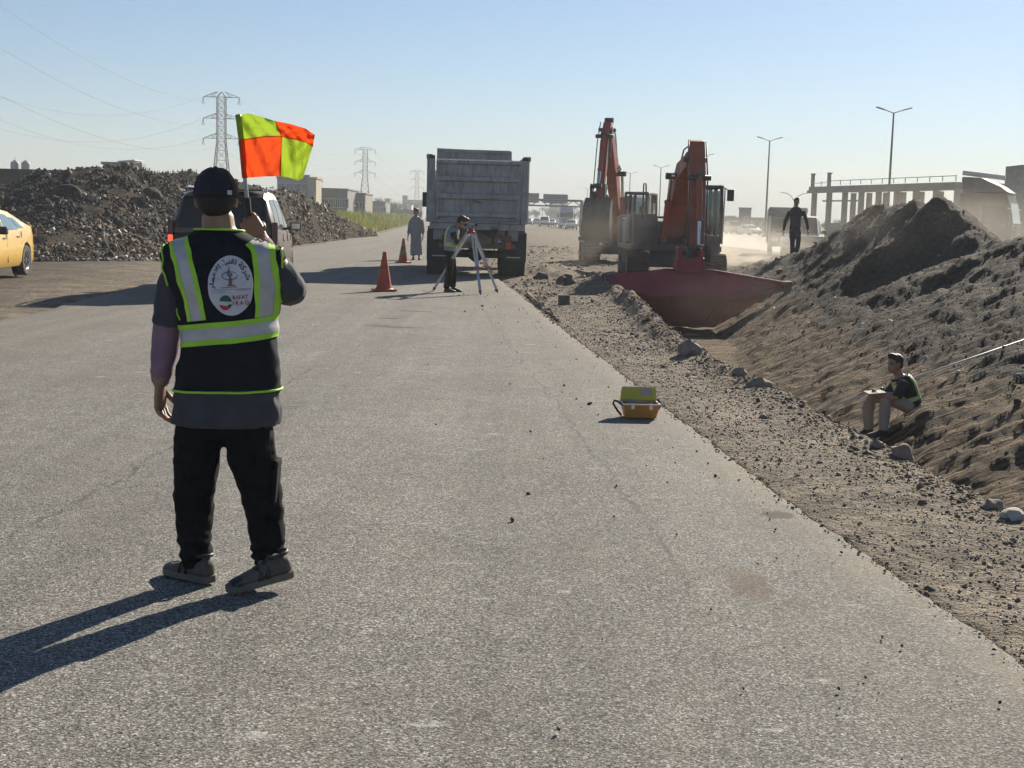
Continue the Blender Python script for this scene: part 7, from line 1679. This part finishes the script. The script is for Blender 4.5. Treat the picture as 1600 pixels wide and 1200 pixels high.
# ---- single stones
RKM = pm('boulder', (0.22, 0.185, 0.15), 0.3, 7, 0.92, bump=0.5, bscale=22, dirt=0.3, dirtc=(0.28, 0.225, 0.165))
def rock(x, y, wpx, hpx, label, Yf=None, seed=0, mat=RKM):
    p_ = hit(x, y + hpx * 0.45, 4, 40) if Yf is None else P(x, y, Yf); Kp = F / p_.y; v, f = ico()['ico2']; rx = wpx / Kp / 2; rz_ = hpx / Kp / 2
    V = []
    for c_ in v:
        c_ = Vector(c_); n_ = 1 + 0.42 * mnoise.noise(c_ * 1.5 + Vector((seed, 0, 0))) + 0.22 * mnoise.noise(c_ * 3.6 + Vector((0, seed, 0))); V.append((c_.x * rx * n_ * 1.05, c_.y * rx * n_ * 0.8, c_.z * rz_ * n_ * 1.1))
    me = bpy.data.meshes.new('stone'); me.from_pydata(V, [], [tuple(int(i) for i in q) for q in f]); me.update(); bm = bmesh.new(); bm.from_mesh(me); bmesh.ops.subdivide_edges(bm, edges=bm.edges, cuts=1, smooth=0.4, fractal=0.25, seed=seed); bm.to_mesh(me); bm.free()
    o = link('stone', me, mat, None, True); me.set_sharp_from_angle(angle=R(38)); o.location = (p_.x, p_.y, p_.z + rz_ * 0.45); return tag(o, label, 'stone', 'stones along the trench edge')
rock(1076, 540, 34, 26, 'big pale stone on the trench lip below the red bucket', seed=1)
rock(1186, 596, 34, 22, 'round stone on the trench lip left of the seated person', seed=2)
rock(1155, 578, 22, 16, 'small clod like stone between two bigger lip stones', seed=12)
rock(1409, 702, 34, 28, 'square reddish stone just below the seated person', seed=3, mat=pm('red_stone', (0.24, 0.17, 0.135), 0.25, 7, 0.92, bump=0.5, bscale=22))
rock(1370, 692, 18, 14, 'small grey stone at the feet of the seated person', seed=4)
rock(1552, 786, 32, 18, 'smooth grey stone near the right picture edge', seed=5)
rock(1584, 801, 40, 20, 'pale flat stone cut close to the right picture edge', seed=6, mat=pm('pale_stone', (0.40, 0.36, 0.30), 0.2, 9, 0.9, bump=0.4, bscale=30))
rock(885, 436, 28, 18, 'dark lump of broken concrete right of the tipper wheels', seed=7, mat=pm('dark_stone', (0.10, 0.085, 0.07), 0.3, 7, 0.92, bump=0.5, bscale=12))
rock(845, 430, 20, 14, 'small dark lump of earth at the tipper\'s right wheel', seed=8, mat=MATS['dark_stone'])
p_ = G(881, 475); m = MB(); m.box((0, 0, 0.10), (0.19, 0.19, 0.20)); o = m.build('concrete_cube', pm('cube_concrete', (0.13, 0.12, 0.10), 0.25, 9, 0.95, bump=0.3, bscale=60, dirt=0.3), None, False, 0.01); o.location = (p_.x, p_.y, hz(p_.x, p_.y) - 0.01); o.rotation_euler = (0, 0, 0.1); tag(o, 'small dark concrete test cube on the dirt shoulder', 'block')
a, b_ = G(824, 459), G(848, 481); m = MB(); mid = (a + b_) / 2; m.tube([a - mid, b_ - mid], [0.016, 0.012], 7); o = m.build('wooden_stick', pm('pale_wood', (0.42, 0.36, 0.27), 0.2, 9, 0.9), None, True); o.location = mid + Vector((0, 0, 0.03)); tag(o, 'thin pale stick lying at the edge of the road', 'stick')
# ---- long white staff leaning across the bank behind the seated person
a = P(1284, 641, 16.6); b_ = hit(1604, 538, 16.0, 40)
for _ in range(60):
    if a.z <= hz(a.x, a.y) + 0.015: break
    a = a - (b_ - a).normalized() * 0.03
d = (b_ - a); b2 = b_ + d.normalized() * 0.9 + Vector((0, 0, 0.05)); b2.z = max(b2.z, hz(b2.x, b2.y) + 0.03)
sf = empty('levelling_staff', a, 0, 'long thin white staff lying up the trench bank behind the seated person', 'staff')
m = MB(); m.tube([(0, 0, 0), b2 - a], 0.011, 8); m.build('rod', pm('staff_white', (0.62, 0.62, 0.60), 0.1, 5, 0.5), sf, True)
for k in (0.33, 0.72): m = MB(); c_ = (b2 - a) * k; u = (b2 - a).normalized(); m.tube([c_ - u * 0.02, c_ + u * 0.02], 0.016, 8); m.build('joint_collar', DKP, sf, True)
# ---- dust raised by the digging
dust_cloud('dust', 'tan dust drifting behind the near excavator', (7.4, 46.0, 0.7), (3.8, 4.2, 1.3), 0.26, 1.3)
dust_cloud('dust', 'thin dust rising over the spoil heap', (10.2, 30.5, 1.1), (3.4, 5.5, 1.5), 0.07, 4.1)
dust_cloud('dust', 'dust hanging in the trench around the red bucket', (4.9, 30.6, -0.2), (2.3, 2.6, 0.9), 0.025, 7.7)
dust_cloud('dust', 'thin dust veil hanging round the tracks of the near excavator', (3.7, 35.6, 0.8), (3.6, 2.6, 1.8), 0.08, 9.4)
dust_cloud('dust', 'broad pale dust drifting between the spoil heap and the parked lorry', (14.5, 47.5, 1.6), (9.5, 5.2, 3.0), 0.035, 12.6)
